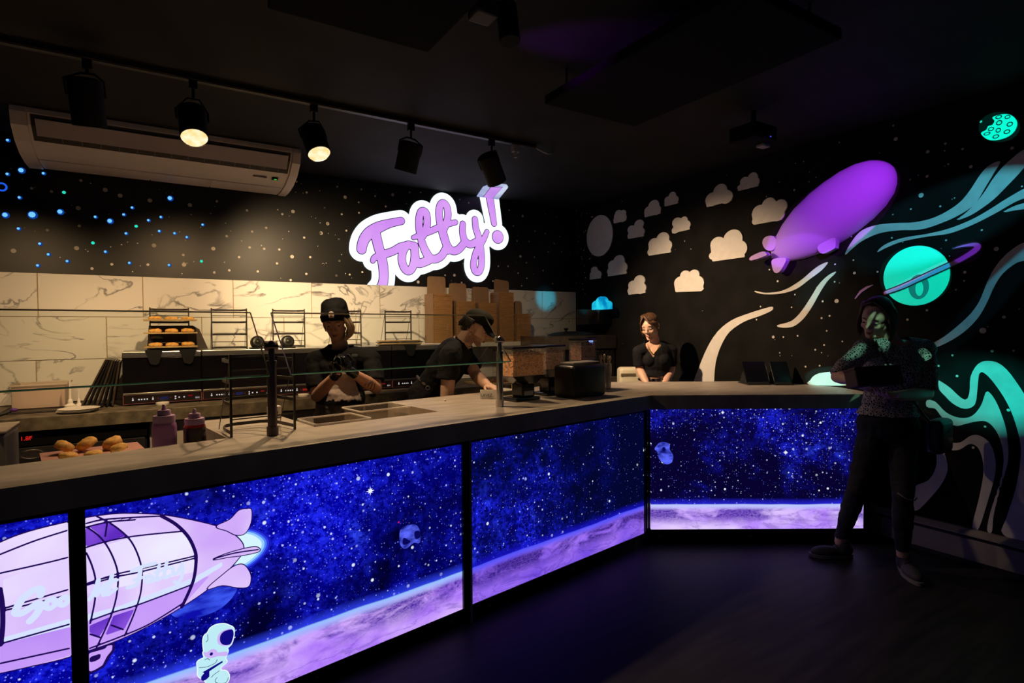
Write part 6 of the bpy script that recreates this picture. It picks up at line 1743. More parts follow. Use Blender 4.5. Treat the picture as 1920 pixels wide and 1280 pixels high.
def put(name, me, m, parent, drop=None, pick=None, pick_m=None, label=None, wrinkle=0.0, thick=0.0):
    bm = bmesh.new(); bm.from_mesh(me)
    if drop is not None:
        bmesh.ops.delete(bm, geom=[f for f in bm.faces if drop(f.calc_center_median())], context='FACES')
    if wrinkle:
        from mathutils import noise as NZ
        bm.normal_update()
        for v in bm.verts:
            q = v.co
            v.co = q + v.normal * wrinkle * (NZ.noise(V((q.x * 9, q.y * 9, q.z * 22))) + .5 * NZ.noise(q * 40))
    idx = set()
    if pick is not None:
        for f in bm.faces:
            if pick(f.calc_center_median(), f.normal): f.material_index = 1
    bmesh.ops.translate(bm, verts=bm.verts[:], vec=-wpos(parent))
    me2 = bpy.data.meshes.new(name); bm.to_mesh(me2); bm.free()
    me2.materials.append(m)
    if pick_m: me2.materials.append(pick_m)
    for p in me2.polygons: p.use_smooth = True
    o = bpy.data.objects.new(name, me2); link(o, parent)
    if thick:
        s = o.modifiers.new('thickness', 'SOLIDIFY'); s.thickness = thick; s.offset = 1
    if label: o['label'] = label
    return o
class Fr:
    """local frame: x to the figure's left, y backwards, z up"""
    def __init__(s, o, fwd, up):
        f = V(fwd).normalized(); u = V(up); u = (u - f * u.dot(f)).normalized()
        s.o, s.y, s.z = V(o), -f, u
        s.x = s.y.cross(s.z).normalized()          # left hand side when facing -y
        s.x = -(-s.y).cross(s.z).normalized() if False else s.z.cross(-s.y).normalized()
        s.rot = Matrix((s.x, s.y, s.z)).transposed()
    def p(s, x, y, z):
        return s.o + s.x * x + s.y * y + s.z * z
def head_prims(F, sc=1.0, male=False):
    P = lambda x, y, z: F.p(x * sc, y * sc, z * sc)
    E_ = lambda c, r: ('e', P(*c), tuple(v * sc for v in r), F.rot)
    C_ = lambda a, b, r0, r1: ('c', P(*a), P(*b), r0 * sc, r1 * sc)
    j = 1.08 if male else 1.0
    L = [E_((0, .014, .036), (.073, .092, .084)), E_((0, -.026, -.020), (.060 * j, .064, .080)), E_((0, -.030, .020), (.064, .064, .066)),
         E_((0, -.064, -.096), (.022 * j, .018, .017)), C_((.050 * j, .000, -.050), (.016 * j, -.062, -.096), .018, .016), C_((-.050 * j, .000, -.050), (-.016 * j, -.062, -.096), .018, .016),
         C_((0, -.088, .016), (0, -.106, -.022), .0075, .0115), E_((.012, -.094, -.027), (.0085, .010, .007)), E_((-.012, -.094, -.027), (.0085, .010, .007)),
         C_((-.036, -.074, .030), (.036, -.074, .030), .012, .012), C_((0, -.082, .026), (0, -.088, .012), .009, .008),
         E_((.036, -.064, -.024), (.021, .020, .021)), E_((-.036, -.064, -.024), (.021, .020, .021)),
         E_((0, -.084, -.055), (.023, .010, .011)), C_((-.016, -.089, -.056), (.016, -.089, -.056), .0055, .0055), C_((-.013, -.088, -.066), (.013, -.088, -.066), .0065, .0065)]
    for sgn in (1, -1):
        L += [E_((sgn * .074, .014, -.004), (.009, .019, .031)), E_((sgn * .078, .020, .006), (.010, .014, .020)),
              E_((sgn * .032, -.0705, .006), (.0155, .0125, .0095))]
    return L
def face_parts(F, parent, sc=1.0, skin_m=None, lid_down=True, brow=None):
    P = lambda x, y, z: F.p(x * sc, y * sc, z * sc)
    for sgn in (1, -1):
        g = G(); g.sph(P(sgn * .032, -.0745, .0045), (.0115 * sc, .0105 * sc, .0052 * sc if lid_down else .008 * sc), 14, rot=F.rot)
        e = build('eye', g, M_EYE, parent, smooth=True)
        g = G(); g.sph(P(sgn * .032, -.0835, .0022), (.0062 * sc, .0030 * sc, .0042 * sc), 12, rot=F.rot); build('iris', g, M_IRIS, e, smooth=True)
        g = G(); pts = [P(sgn * (.014 + .0085 * k), -.0895 + .00125 * k * k * .62, .0255 + .0055 * math.sin(k * .8)) for k in range(5)]
        g.tube(pts, [.0022 * sc, .003 * sc, .003 * sc, .0025 * sc, .0012 * sc], n=6); build('eyebrow', g, brow or mat('brow_brown', (0.06, 0.03, 0.018), .8), parent, smooth=True)
        g = G(); pts = [P(sgn * (.021 + .0055 * k), -.0858 + .0016 * (k - 2) ** 2 * .55, .0008 - .0012 * math.sin(k * .78)) for k in range(5)]
        g.tube(pts, .0013 * sc, n=5); build('eyelash', g, M_INK, parent)
    g = G()
    g.tube([P(-.021, -.0865, -.0600), P(-.010, -.0938, -.0575), P(0, -.0945, -.0585), P(.010, -.0938, -.0575), P(.021, -.0865, -.0600)], [.0015 * sc, .0042 * sc, .0042 * sc, .0042 * sc, .0015 * sc], n=8)
    g.tube([P(-.019, -.0865, -.0620), P(-.008, -.0935, -.0655), P(0, -.0945, -.0660), P(.008, -.0935, -.0655), P(.019, -.0865, -.0620)], [.0015 * sc, .0048 * sc, .0052 * sc, .0048 * sc, .0015 * sc], n=8)
    build('lips', g, M_LIP, parent, smooth=True, kind='stuff')
def hand_prims(wrist, tip_dir, palm_n, thumb_side, curl=(.5, .5, .5, .5), sc=1.0, spread=.10, thumb_curl=.35):
    """palm with four fingers of unequal length and a thumb leaving its side"""
    d = V(tip_dir).normalized(); n = V(palm_n); n = (n - d * n.dot(d)).normalized(); s = d.cross(n).normalized()
    if s.dot(V(thumb_side)) < 0: s = -s
    w = V(wrist); L = []
    rot = Matrix((s, d, n)).transposed()
    L.append(('e', w + d * .048 * sc, (.040 * sc, .052 * sc, .0155 * sc), rot))
    L.append(('c', w - d * .01 * sc, w + d * .03 * sc, .022 * sc, .024 * sc))
    L.append(('e', w + d * .035 * sc + s * .026 * sc + n * .006 * sc, (.017 * sc, .030 * sc, .015 * sc), rot))
    lens = (.072, .080, .075, .058)
    for i in range(4):
        off = .027 - .018 * i
        base = w + d * (.085 - (.004 if i in (0, 3) else 0)) * sc + s * off * sc
        dd = (d + s * spread * (1.5 - i) * .5).normalized(); cur = base; ang = curl[i] if hasattr(curl, '__len__') else curl
        for k, f in enumerate((.44, .31, .25)):
            a = ang * (1.0 if k == 0 else 1.25)
            ax = s
            dd = (Matrix.Rotation(a * .8, 3, ax) @ dd)
            if k == 0 and (Matrix.Rotation(.3, 3, ax) @ d).dot(n) < 0:
                dd = (Matrix.Rotation(-2 * a * .8, 3, ax) @ dd)
            elif k > 0 and (Matrix.Rotation(.3, 3, ax) @ d).dot(n) < 0:
                dd = (Matrix.Rotation(-2 * a * .8, 3, ax) @ dd)
            nx = cur + dd * lens[i] * f * sc
            L.append(('c', cur, nx, (.0088 - .0009 * k) * sc, (.0082 - .0010 * k) * sc)); cur = nx
    cur = w + d * .018 * sc + s * .030 * sc
    dd = (d * .62 + s * .78).normalized()
    for k, f in enumerate((.032, .027, .022)):
        nx = cur + dd * f * sc
        L.append(('c', cur, nx, (.0125 - .0016 * k) * sc, (.0110 - .0016 * k) * sc)); cur = nx
        dd = (dd + d * thumb_curl * .7 - s * thumb_curl * .4 + n * thumb_curl * .5).normalized()
    return L
def arm(sh, el, wr, s=1.0):
    return [('c', sh, el, .046 * s, .037 * s), ('c', el, el + (V(wr) - V(el)) * .35, .037 * s, .039 * s), ('c', el + (V(wr) - V(el)) * .35, wr, .039 * s, .024 * s)]
def leg(hip, kn, an, s=1.0):
    hip, kn, an = V(hip), V(kn), V(an)
    return [('c', hip, kn, .082 * s, .054 * s), ('c', kn, kn + (an - kn) * .35, .052 * s, .054 * s), ('c', kn + (an - kn) * .35, an, .054 * s, .034 * s)]
def torso(pel, neck, shl, shr, fwd, s=1.0, male=False, pad=0.0, hipw=.165, bust=None):
    """returns prims; spine from pelvis to neck"""
    pel, neck, shl, shr = V(pel), V(neck), V(shl), V(shr)
    up = (neck - pel).normalized(); Ln = (neck - pel).length
    lf = (shl - shr).normalized(); fw_ = V(fwd); fw_ = (fw_ - up * fw_.dot(up)).normalized()
    x = fw_.cross(up) * -1
    x = up.cross(fw_).normalized() if up.cross(fw_).dot(lf) > 0 else -up.cross(fw_).normalized()
    rot = Matrix((x, -fw_, up)).transposed()
    q = lambda t, a=0.0, b=0.0: pel + up * Ln * t + fw_ * a + x * b
    p = pad
    L = [('e', q(.02), (hipw * s + p, .108 * s + p, .135 * s + p), rot),
         ('e', q(.26), (.132 * s + p, .092 * s + p, .15 * s + p), rot),
         ('e', q(.56), (.145 * s + p, .102 * s + p, .17 * s + p), rot),
         ('e', q(.74), (.150 * s + p, .098 * s + p, .13 * s + p), rot),
         ('c', q(.93), shl, .058 * s + p, .050 * s + p), ('c', q(.93), shr, .058 * s + p, .050 * s + p)]
    if not male and pad > 0:
        for sg_ in (1, -1):
            L.append(('e', q(.60, .075 * s, sg_ * .065 * s), (.054 * s + p, .038 * s + p, .056 * s + p), rot))
    return L
def shoe(name, heel, toe, parent, m, sole_m):
    heel, toe = V(heel), V(toe); d = (toe - heel); Ls = d.length; d.normalize(); s = d.cross(UPZ).normalized()
    rot = Matrix((s, d, UPZ)).transposed()
    me = remesh([('e', heel + d * Ls * .22 + UPZ * .048, (.036, Ls * .24, .046), rot), ('e', heel + d * Ls * .62 + UPZ * .036, (.044, Ls * .36, .036), rot), ('c', heel + d * Ls * .25 + UPZ * .05, heel + d * Ls * .20 + UPZ * .085, .040, .040)], .006, 4)
    o = put('shoe', me, m, parent, drop=lambda c: c.z < .018)
    pts = []
    for t in np.linspace(0, 2 * math.pi, 28, endpoint=False):
        c_ = math.cos(t); wv = .046 if c_ > 0 else .038
        pts.append(heel + d * (Ls * .5 + (Ls * .52) * c_) + s * (wv * math.sin(t) * (1.0 + .12 * c_)) + UPZ * .003)
    g = G(); g.prism(pts, (0, 0, .020)); build('sole', g, sole_m, o, smooth='auto')
    g = G()
    for k in range(5):
        f = .34 + .075 * k
        a = heel + d * Ls * f; zz_ = .092 - .012 * k
        g.tube([a - s * .024 + UPZ * (zz_ - .014), a + UPZ * zz_, a + s * .024 + UPZ * (zz_ - .014)], .0028, n=5)
    build('lace', g, mat('shoe_lace', (0.10, 0.09, 0.10), .8), o, kind='stuff')
    return o
def strand(g, pts, r, n=6):
    pts = [V(p) for p in smooth_pts(pts, 4)]
    k = len(pts); g.tube(pts, [r * (1 - .75 * (i / (k - 1)) ** 2) for i in range(k)], n=n)
def depth_of(p):
    return (CR @ (V(p) - EYE)).z
toC = -V(CR[2])                      # towards the camera
RT, FWD = V(CR[0]), V(CR[2])
toC.z = 0; toC.normalize(); RTh = V((RT.x, RT.y, 0)).normalized()
M_HAIRB = mat('brown_hair', (0.075, 0.034, 0.014), .5, var=.5, scale=50, stretch=(1, 1, .15))
M_HAIRD = mat('dark_hair', (0.012, 0.009, 0.008), .5, var=.4, scale=50)
M_HAIRL = mat('blond_hair', (0.42, 0.28, 0.17), .5, var=.35, scale=60, stretch=(1, 1, .2))
M_HAIRR = mat('chestnut_hair', (0.055, 0.022, 0.010), .5, var=.5, scale=50, stretch=(1, 1, .15))

# ---------------- woman in a beanie, hands clasped
D0 = 3.9
hc = at(629, 604, D0 - .03)
t = thing('person', 'person in a black beanie and black tee, gloved hands clasped before the chest', 'person', (at(635, 700, D0).x, at(635, 700, D0).y, 0))
fwd0 = (toC * 1.0 - RTh * .10).normalized()
def facing(hc, yaw, pitch):
    v = EYE - hc; v.z = 0; v.normalize(); r = v.cross(UPZ)           # r points to the image left
    return (v * math.cos(R(yaw)) + r * math.sin(R(yaw))) * math.cos(R(pitch)) - UPZ * math.sin(R(pitch)), r
fv, rl = facing(hc, 8, 20)
HF = Fr(hc, fv, UPZ + rl * .05 + fv * .1)
shr, shl = at(590, 676, D0), at(697, 674, D0)           # her right is at the image left
neck = at(640, 655, D0 + .02); pel = V((at(638, 775, D0 + .03).x, at(638, 775, D0 + .03).y, .95))
elr, ell = at(594, 742, D0 - .10), at(705, 727, D0 - .10)
wrr, wrl = at(632, 700, D0 - .27), at(657, 696, D0 - .27)
hipr, hipl = pel - RTh * .09 - UPZ * .06, pel + RTh * .09 - UPZ * .06
knr, knl = V((hipr.x, hipr.y, .50)) + fwd0 * .03, V((hipl.x, hipl.y, .50)) + fwd0 * .03
anr, anl = V((hipr.x, hipr.y, .09)), V((hipl.x, hipl.y, .09))
body = head_prims(HF, 1.0) + [('c', HF.p(0, .02, -.06), neck - UPZ * .02, .050, .056)] + torso(pel, neck, shl, shr, fwd0, .98)
for s_, e_, w_ in ((shr, elr, wrr), (shl, ell, wrl)):
    body += arm(s_, e_, w_, 1.08)
for h_, k_, a_ in ((hipr, knr, anr), (hipl, knl, anl)):
    body += leg(h_, k_, a_)
me = remesh(body, .0058, 3)
put('body', me, M_SKIN, t)
face_parts(HF, t)
# gloves: five fingers each, interlocked in front of the chest
gl1 = hand_prims(wrr, at(634, 662, D0 - .29) - wrr, RTh * .9 + toC * .5, toC + UPZ * .3, (.75, .85, .9, .95), 1.02, .06, .7)
put('glove', remesh(gl1 + [('f', wrr - (wrr - elr).normalized() * .045, wrr + (wrr - elr).normalized() * .012, .0335, .030)], .0042, 2), M_GLOVE, t, label='shiny black glove on the right hand')
gl2 = hand_prims(wrl, at(630, 664, D0 - .34) - wrl, -RTh * .7 + FWD * .6, UPZ, (.70, .75, .8, .85), 1.02, .06, .8)
put('glove', remesh(gl2 + [('f', wrl - (wrl - ell).normalized() * .045, wrl + (wrl - ell).normalized() * .012, .0335, .030)], .0042, 2), M_GLOVE, t, label='shiny black glove on the left hand')
def sleeve(s_, e_, f, r0=.062, r1=.064):
    s_, e_ = V(s_), V(e_); return [('c', s_, s_ + (e_ - s_) * .3, r0 * .98, r0), ('f', s_ + (e_ - s_) * .2, s_ + (e_ - s_) * f, r0, r1)]
tee = torso(pel + UPZ * .06, neck, shl, shr, fwd0, .98, pad=.016) + sleeve(shr, elr, .80) + sleeve(shl, ell, .80)
nk = neck + fwd0 * .03
def shirt_drop(neck_p, r, zlow, shp, ends):
    def f(c):
        if (c - neck_p).length < r: return True
        if c.z < zlow: return True
        for s_, e_, fr in ends:
            d = (e_ - s_); tt = (c - s_).dot(d) / d.length_squared
            if fr - .02 < tt and (c - s_ - d * tt).length < .075 and tt < 1.3: 
                if (c - s_ - d * tt).length < .058: return True
        return False
    return f
prA, prB = at(640, 715, D0 - .1), at(637, 745, D0 - .1)
def in_print(c, n):
    q = CR @ (c - EYE); x, y = q.x / q.z * FOC + 960, q.y / q.z * FOC + 640
    if q.z > D0 + .02: return False
    top, bot = 690, 751 - abs(x - 645) * .03 + 1.6 * math.sin(x * .31) + 1.2 * math.sin(x * .77 + 1)
    w = 12 + (y - top) * .36
    return top < y < bot and abs(x - 645) < w
M_PRINT = mat('white_shirt_print', (0.50, 0.40, 0.37), .8, var=.15, scale=30)
put('tee', remesh(tee, .0065, 4), M_TEE, t, drop=shirt_drop(neck + UPZ * .055 + fwd0 * .02, .088, .985, None, []), pick=in_print, pick_m=M_PRINT, wrinkle=.006, label='black tee with a large white print')
g = G(); p0, p1 = at(655, 752, D0 - .135), at(675, 745, D0 - .125)
pant = torso(pel, neck, shl, shr, fwd0, .98, pad=.012)[:2] + leg(hipr, knr, anr, 1.16) + leg(hipl, knl, anl, 1.16)
put('trousers', remesh(pant, .008, 4), M_APRON, t, drop=lambda c: c.z > 1.02 or c.z < .10, wrinkle=.005)
for a_ in (anr, anl):
    b_ = V((a_.x, a_.y, 0)); shoe('shoe', b_ - fwd0 * .07, b_ + fwd0 * .19, t, M_BLKM, M_WHITEP)
# tattoo on the left forearm, chest badge, hem lettering
def band(name, pts, r, m, parent):
    g = G(); g.tube(pts, r, n=5); build(name, g, m, parent)
ar = (wrl - ell)
for k in range(4):
    c_ = ell + ar * (.20 + .08 * k); nrm = (toC + UPZ * .3); nrm = (nrm - ar.normalized() * nrm.dot(ar.normalized())).normalized(); sd = ar.normalized().cross(nrm)
    band('tattoo', [c_ + nrm * .0435 * math.cos(a_) + sd * .0435 * math.sin(a_) + ar.normalized() * .008 * math.sin(3 * a_ + k) for a_ in np.linspace(-.7, .6, 7)], .0024, mat('tattoo_ink', (0.035, 0.02, 0.018), .6), t)
# beanie
P_ = HF.p
bn = [('e', P_(0, .016, .050), (.090, .106, .086), HF.rot), ('e', P_(0, .028, .092), (.086, .090, .062), HF.rot), ('e', P_(.016, .040, .112), (.064, .064, .042), HF.rot), ('e', P_(-.030, .03, .108), (.052, .055, .042), HF.rot)]
be = remesh(bn, .006, 3)
def cuffz(y): return .046 - (y + .09) * .42
put('beanie', be, M_TEE, t, drop=lambda c: ((c - HF.o).dot(HF.z) < cuffz((c - HF.o).dot(HF.y))), wrinkle=.007, thick=.004)
g = G()
for k_, off in enumerate((.002, .014, .026, .036)):
    rr_ = (.0860, .0890, .0905, .0900)[k_]
    g.tube([P_(rr_ * math.cos(a_), .014 + (rr_ + .0185) * math.sin(a_), cuffz(.014 + (rr_ + .0185) * math.sin(a_)) + off) for a_ in np.linspace(0, 2 * math.pi, 34, endpoint=False)], .0075, n=8, closed=True)
build('beanie_cuff', g, M_TEE, t, smooth=True, kind='stuff')
bp = P_(-.004, -.100, .088)
g = G(); F_b = Fr(bp, HF.y * -1 + HF.z * .25, HF.z)
g.sph(F_b.p(0, 0, .002), (.019, .004, .021), 18, rot=F_b.rot); g.box((-.017, -.004, -.02), (.017, .004, 0), Matrix.Translation(bp) @ F_b.rot.to_4x4(), bev=.003)
pt = build('hat_patch', g, mat('patch_white', (0.62, 0.56, 0.52), .7), t, smooth='auto')
g = G(); g.sph(F_b.p(0, -.004, -.006), (.008, .003, .008), 10, rot=F_b.rot)
build('patch_motif', g, mat('patch_red', (0.35, 0.10, 0.07), .7), pt, smooth=True)
# blond hair on her left side
g = G(); rg = np.random.default_rng(21)
for k in range(110):
    a_ = rg.uniform(0, 1.0); y0 = -.058 + .125 * a_; bul = .030 * math.sin(math.pi * min(1, a_ + .15)) + rg.normal(0, .005)
    x0 = .070 - .020 * max(0, .35 - a_); ln = rg.normal(0, .010)
    strand(g, [P_(x0, y0, .058), P_(x0 + .010 + bul * .5, y0 - .004, .010), P_(x0 + .012 + bul, y0 + .002, -.040), P_(x0 + .006 + bul * .8, y0 + .004, -.080 + ln), P_(x0 - .014 + bul * .3, y0 - .002, -.108 + ln)], .0088)
build('hair', g, M_HAIRL, t, smooth=True, kind='stuff')
g = G()
for k in range(22):
    a_ = rg.uniform(0, 1.0)
    strand(g, [P_(-.076, -.005 + .06 * a_, .03), P_(-.080, .0 + .06 * a_, -.02), P_(-.072, .01 + .05 * a_, -.07)], .007)
build('hair', g, M_HAIRL, t, smooth=True, kind='stuff')
cb = at(665, 666, D0 - .125)
g = G(); g.box((-.020, -.0012, -.008), (.020, .0012, .008), Matrix.Translation(cb) @ Fr(cb, fwd0, UPZ).rot.to_4x4(), bev=.001); build('chest_badge', g, mat('badge_grey', (0.12, 0.12, 0.13), .6), t)

# ---------------- man in a cap, leaning to the right
D1_ = 4.2
t = thing('person', 'person in a dark cap and black tee, leaning forward in profile by the steel post', 'person', (at(800, 700, 4.35).x, at(800, 700, 4.35).y, 0))
fm = (RTh * .97 + toC * .22).normalized()
hc = at(893, 615, D1_)
HF = Fr(hc, fm - UPZ * .50, UPZ + fm * .50)
neck = at(866, 643, D1_ + .02); pel = at(800, 765, 4.32); pel.z = max(pel.z, .93)
shr, shl = at(843, 668, D1_ - .17), at(868, 656, D1_ + .19)     # right shoulder is nearer
elr = at(838, 742, D1_ - .17); wrr = at(862, 778, D1_ + .10)
ell = at(893, 704, D1_ + .02); wrl = at(915, 723, D1_ - .20)
lm = fm.cross(UPZ) * -1
lm = UPZ.cross(fm)
hipr, hipl = pel - lm * .09 - UPZ * .05, pel + lm * .09 - UPZ * .05
knr, knl = V((hipr.x, hipr.y, .50)) + fm * .02, V((hipl.x, hipl.y, .50)) + fm * .05
anr, anl = V((hipr.x, hipr.y, .09)) - fm * .03, V((hipl.x, hipl.y, .09)) + fm * .03
body = head_prims(HF, 1.05, True) + [('c', HF.p(0, .03, -.05), neck - UPZ * .01, .058, .066)] + torso(pel, neck, shl, shr, fm - UPZ * .4, 1.12, True, hipw=.155)
body += arm(shr, elr, wrr, 1.30) + arm(shl, ell, wrl, 1.20)
body += leg(hipr, knr, anr, 1.08) + leg(hipl, knl, anl, 1.08)
body += hand_prims(wrl, (at(937, 729, D1_ - .30) - wrl), -UPZ, -RTh * .2 + toC, (.3, .35, .4, .45), 1.05)
body += hand_prims(wrr, (at(880, 800, D1_ + .12) - wrr), -UPZ, toC * -1, (.3, .35, .4, .45), 1.05)
def jaw(c, n):
    q = c - HF.o; x, y, z = q.dot(HF.x), q.dot(HF.y), q.dot(HF.z)
    return -.118 < z < -.038 and y < .030 and abs(x) < .085 and not (abs(x) < .026 and -.074 < z < -.048) and z < -.040 - .35 * max(0, -y - .05) and (n.z < .8)
put('body', remesh(body, .0060, 3), M_SKINP, t, pick=jaw, pick_m=mat('stubble_skin', (0.36, 0.195, 0.145), .7, var=.3, scale=120))
face_parts(HF, t, 1.05)
tee = torso(pel + UPZ * .04, neck, shl, shr, fm - UPZ * .4, 1.14, True, pad=.022) + sleeve(shr, elr, .58, .080, .082) + sleeve(shl, ell, .72, .074, .078)
tee += [('h', pel + UPZ * .02, pel + (neck - pel) * .6, (.17, .135), (.17, .12), lm)]
ax_ = (neck - pel).normalized()
nkp = neck + ax_ * .045 + (fm - ax_ * fm.dot(ax_)) * .03
put('tee', remesh(tee, .0068, 4), M_TEE, t, drop=lambda c: (c - nkp).length < .084 or (c - pel).dot(ax_) < .02, wrinkle=.007)
g = G(); ring_ = []
u1_ = lm; u2_ = ax_.cross(lm).normalized(); cpt_ = neck + ax_ * .010
g.tube([cpt_ + u1_ * .074 * math.cos(a_) + u2_ * .074 * math.sin(a_) for a_ in np.linspace(0, 2 * math.pi, 26, endpoint=False)], .0055, n=6, closed=True)
build('collar_band', g, mat('pink_undershirt', (0.50, 0.30, 0.25), .8), t, smooth=True)
pant = torso(pel, neck, shl, shr, fm, 1.1, True, pad=.016, hipw=.155)[:2] + leg(hipr, knr, anr, 1.28) + leg(hipl, knl, anl, 1.28)
put('trousers', remesh(pant, .008, 4), M_JEANS, t, drop=lambda c: (c - pel).dot(ax_) > .10 or c.z < .10, wrinkle=.005)
ap = [('h', V((pel.x, pel.y, .55)), pel + UPZ * .10, (.185, .165), (.172, .150), lm)]
put('apron', remesh(ap, .008, 3), mat('dark_apron_cloth', (0.045, 0.037, 0.034), .85), t, drop=lambda c: (c - pel).dot(fm) < -.02 or c.z < .56 or c.z > pel.z + .085, wrinkle=.004, thick=.003, label='dark grey half apron')
sp_ = at(797, 722, 4.12)
g = G(); g.tube([sp_, at(788, 712, 4.2), at(782, 705, 4.3)], .010, n=6); build('apron_strap', g, M_APRON, t, smooth=True)
g = G(); c_ = at(802, 727, 4.08); g.tube([c_ + RTh * .014 * math.cos(a_) + UPZ * .014 * math.sin(a_) for a_ in np.linspace(0, 2 * math.pi, 14, endpoint=False)], .003, n=6, closed=True); build('strap_ring', g, M_STEEL, t, smooth=True)
for a_ in (anr, anl):
    b_ = V((a_.x, a_.y, 0)); shoe('shoe', b_ - fm * .08, b_ + fm * .20, t, M_BLKM, M_WHITEP)
P_ = lambda x, y, z: HF.p(x * 1.05, y * 1.05, z * 1.05)
cap = [('e', P_(0, .012, .050), (.086, .105, .088), HF.rot), ('e', P_(0, -.01, .085), (.074, .088, .052), HF.rot)]
M_CAP = mat('olive_black_cap', (0.012, 0.012, 0.010), .85, var=.3, scale=50, spec=.2)
put('cap_crown', remesh(cap, .006, 3), M_CAP, t, drop=lambda c: (c - HF.o).dot(HF.z) < .045, thick=.003)
g = G(); n_ = 13
top = []; 
for i in range(n_):
    a_ = math.pi * (i / (n_ - 1)); x = .080 * math.cos(a_); s_ = math.sin(a_)
    top.append((P_(x, -.050 - .030 * s_, .050), P_(x * .92, -.075 - .098 * s_ ** .8, .050 - .030 * (s_ > .2) - .012 * s_ + .010 * abs(x) / .08 * -1)))
vs = [[g.bm.verts.new(p) for p in q] for q in top]; vb_ = [[g.bm.verts.new(p - HF.z * .005) for p in q] for q in top]
for i in range(n_ - 1):
    g.bm.faces.new((vs[i][0], vs[i + 1][0], vs[i + 1][1], vs[i][1])); g.bm.faces.new((vb_[i][0], vb_[i][1], vb_[i + 1][1], vb_[i + 1][0]))
    g.bm.faces.new((vs[i][1], vs[i + 1][1], vb_[i + 1][1], vb_[i][1]))
build('cap_brim', g, M_CAP, t, smooth='auto')
hb = [('e', P_(0, .026, .020), (.083, .094, .070), HF.rot), ('e', P_(0, .060, -.015), (.070, .056, .052), HF.rot)]
put('hair_base', remesh(hb, .006, 3), M_HAIRD, t, drop=lambda c: (c - HF.o).dot(HF.y) < .004 or ((c - HF.o).dot(HF.y) < .045 and (c - HF.o).dot(HF.z) < .030), wrinkle=.006)
g = G(); rg = np.random.default_rng(4)
for k in range(150):
    a_ = rg.uniform(0, 1); sg_ = -1 if rg.random() < .62 else 1
    ang = a_ * math.pi / 2
    x, y = sg_ * .086 * math.cos(ang), .012 + .100 * math.sin(ang)
    zl = rg.uniform(-.045, -.005) * (.5 + .5 * a_)
    strand(g, [P_(x * .96, y * .97, .055), P_(x * 1.03, y + .006, .030), P_(x * (1.03 + rg.normal(0, .03)), y + .008 + rg.normal(0, .006), zl)], .0055, 5)
build('hair', g, M_HAIRD, t, smooth=True, kind='stuff')

# ---------------- cashier behind the short wing
D2 = 5.2
t = thing('person', 'person in a black V-neck tee and gold necklace standing behind the short wing', 'person', (at(1228, 700, D2).x, at(1228, 700, D2).y, 0))
fc_ = (toC * 1.0 - RTh * .12).normalized()
hc = at(1219, 613, D2 - .02)
fv, rl = facing(hc, 20, 17)
HF = Fr(hc, fv, UPZ + rl * .12)
neck = at(1229, 641, D2 + .02); pel = at(1229, 732, D2 + .04)
shr, shl = at(1197, 659, D2), at(1259, 657, D2 + .02)
elr, ell = at(1199, 692, D2 + .02), at(1258, 694, D2 + .04)
wrr, wrl = at(1217, 727, D2 - .16), at(1243, 727, D2 - .14)
hipr, hipl = pel - RTh * .085 - UPZ * .06, pel + RTh * .085 - UPZ * .06
knr, knl = V((hipr.x, hipr.y, .47)), V((hipl.x, hipl.y, .47))
anr, anl = V((hipr.x, hipr.y, .09)), V((hipl.x, hipl.y, .09))
body = head_prims(HF, .97) + [('c', HF.p(0, .02, -.06), neck - UPZ * .03, .044, .050)] + torso(pel, neck, shl, shr, fc_, .92)
body += arm(shr, elr, wrr, .98) + arm(shl, ell, wrl, .98) + leg(hipr, knr, anr, .95) + leg(hipl, knl, anl, .95)
body += hand_prims(wrr, toC * .8 - UPZ * .6, -UPZ, RTh, (.2, .25, .3, .35), .92) + hand_prims(wrl, toC * .8 - UPZ * .6, -UPZ, -RTh, (.2, .25, .3, .35), .92)
cash = put('body', remesh(body, .0058, 3), M_SKINP, t)
face_parts(HF, t, .97)
tee = torso(pel + UPZ * .05, neck, shl, shr, fc_, .93, pad=.010) + sleeve(shr, elr, .78, .056, .054) + sleeve(shl, ell, .78, .056, .054)
def vneck(c):
    q = CR @ (c - EYE); x, y = q.x / q.z * FOC + 960, q.y / q.z * FOC + 640
    if (c - neck - UPZ * .055).length < .072: return True
    front = (c - neck).dot(fc_) > -.01
    if front and y < 669 and abs(x - (1224 + (y - 645) * .02)) < 14.5 - max(0, (y - 648)) * .66: return True
    return c.z < at(1229, 704, D2).z
put('tee', remesh(tee, .0055, 4), M_TEE, t, drop=vneck, wrinkle=.003, label='black V-neck tee')
pant = torso(pel, neck, shl, shr, fc_, .92, pad=.008)[:1] + leg(hipr, knr, anr, 1.1) + leg(hipl, knl, anl, 1.1)
put('trousers', remesh(pant, .008, 4), M_TEE, t, drop=lambda c: c.z > at(1229, 709, D2).z or c.z < .10)
zb = at(1229, 711, D2).z
g = G(); g.tube([V((pel.x, pel.y, zb)) + RTh * .150 * math.cos(a_) + fc_ * .108 * math.sin(a_) for a_ in np.linspace(0, 2 * math.pi, 30, endpoint=False)], .014, n=8, closed=True); bl = build('belt', g, M_BLKG, t, smooth=True)
g = G()
for dx in (-.055, -.012, .035):
    c_ = V((pel.x, pel.y, zb)) + RTh * dx + fc_ * .118; g.box((-.010, -.003, -.010), (.010, .003, .010), Matrix.Translation(c_) @ Fr(c_, fc_, UPZ).rot.to_4x4(), bev=.002)
build('belt_stud', g, M_STEEL, bl, kind='stuff')
for a_ in (anr, anl):
    b_ = V((a_.x, a_.y, 0)); shoe('shoe', b_ - fc_ * .06, b_ + fc_ * .17, t, M_BLKM, M_BLKM)
g = G(); M_GOLD = mat('gold', (0.75, 0.52, 0.22), .3, 1.0)
bpy.context.view_layer.update()
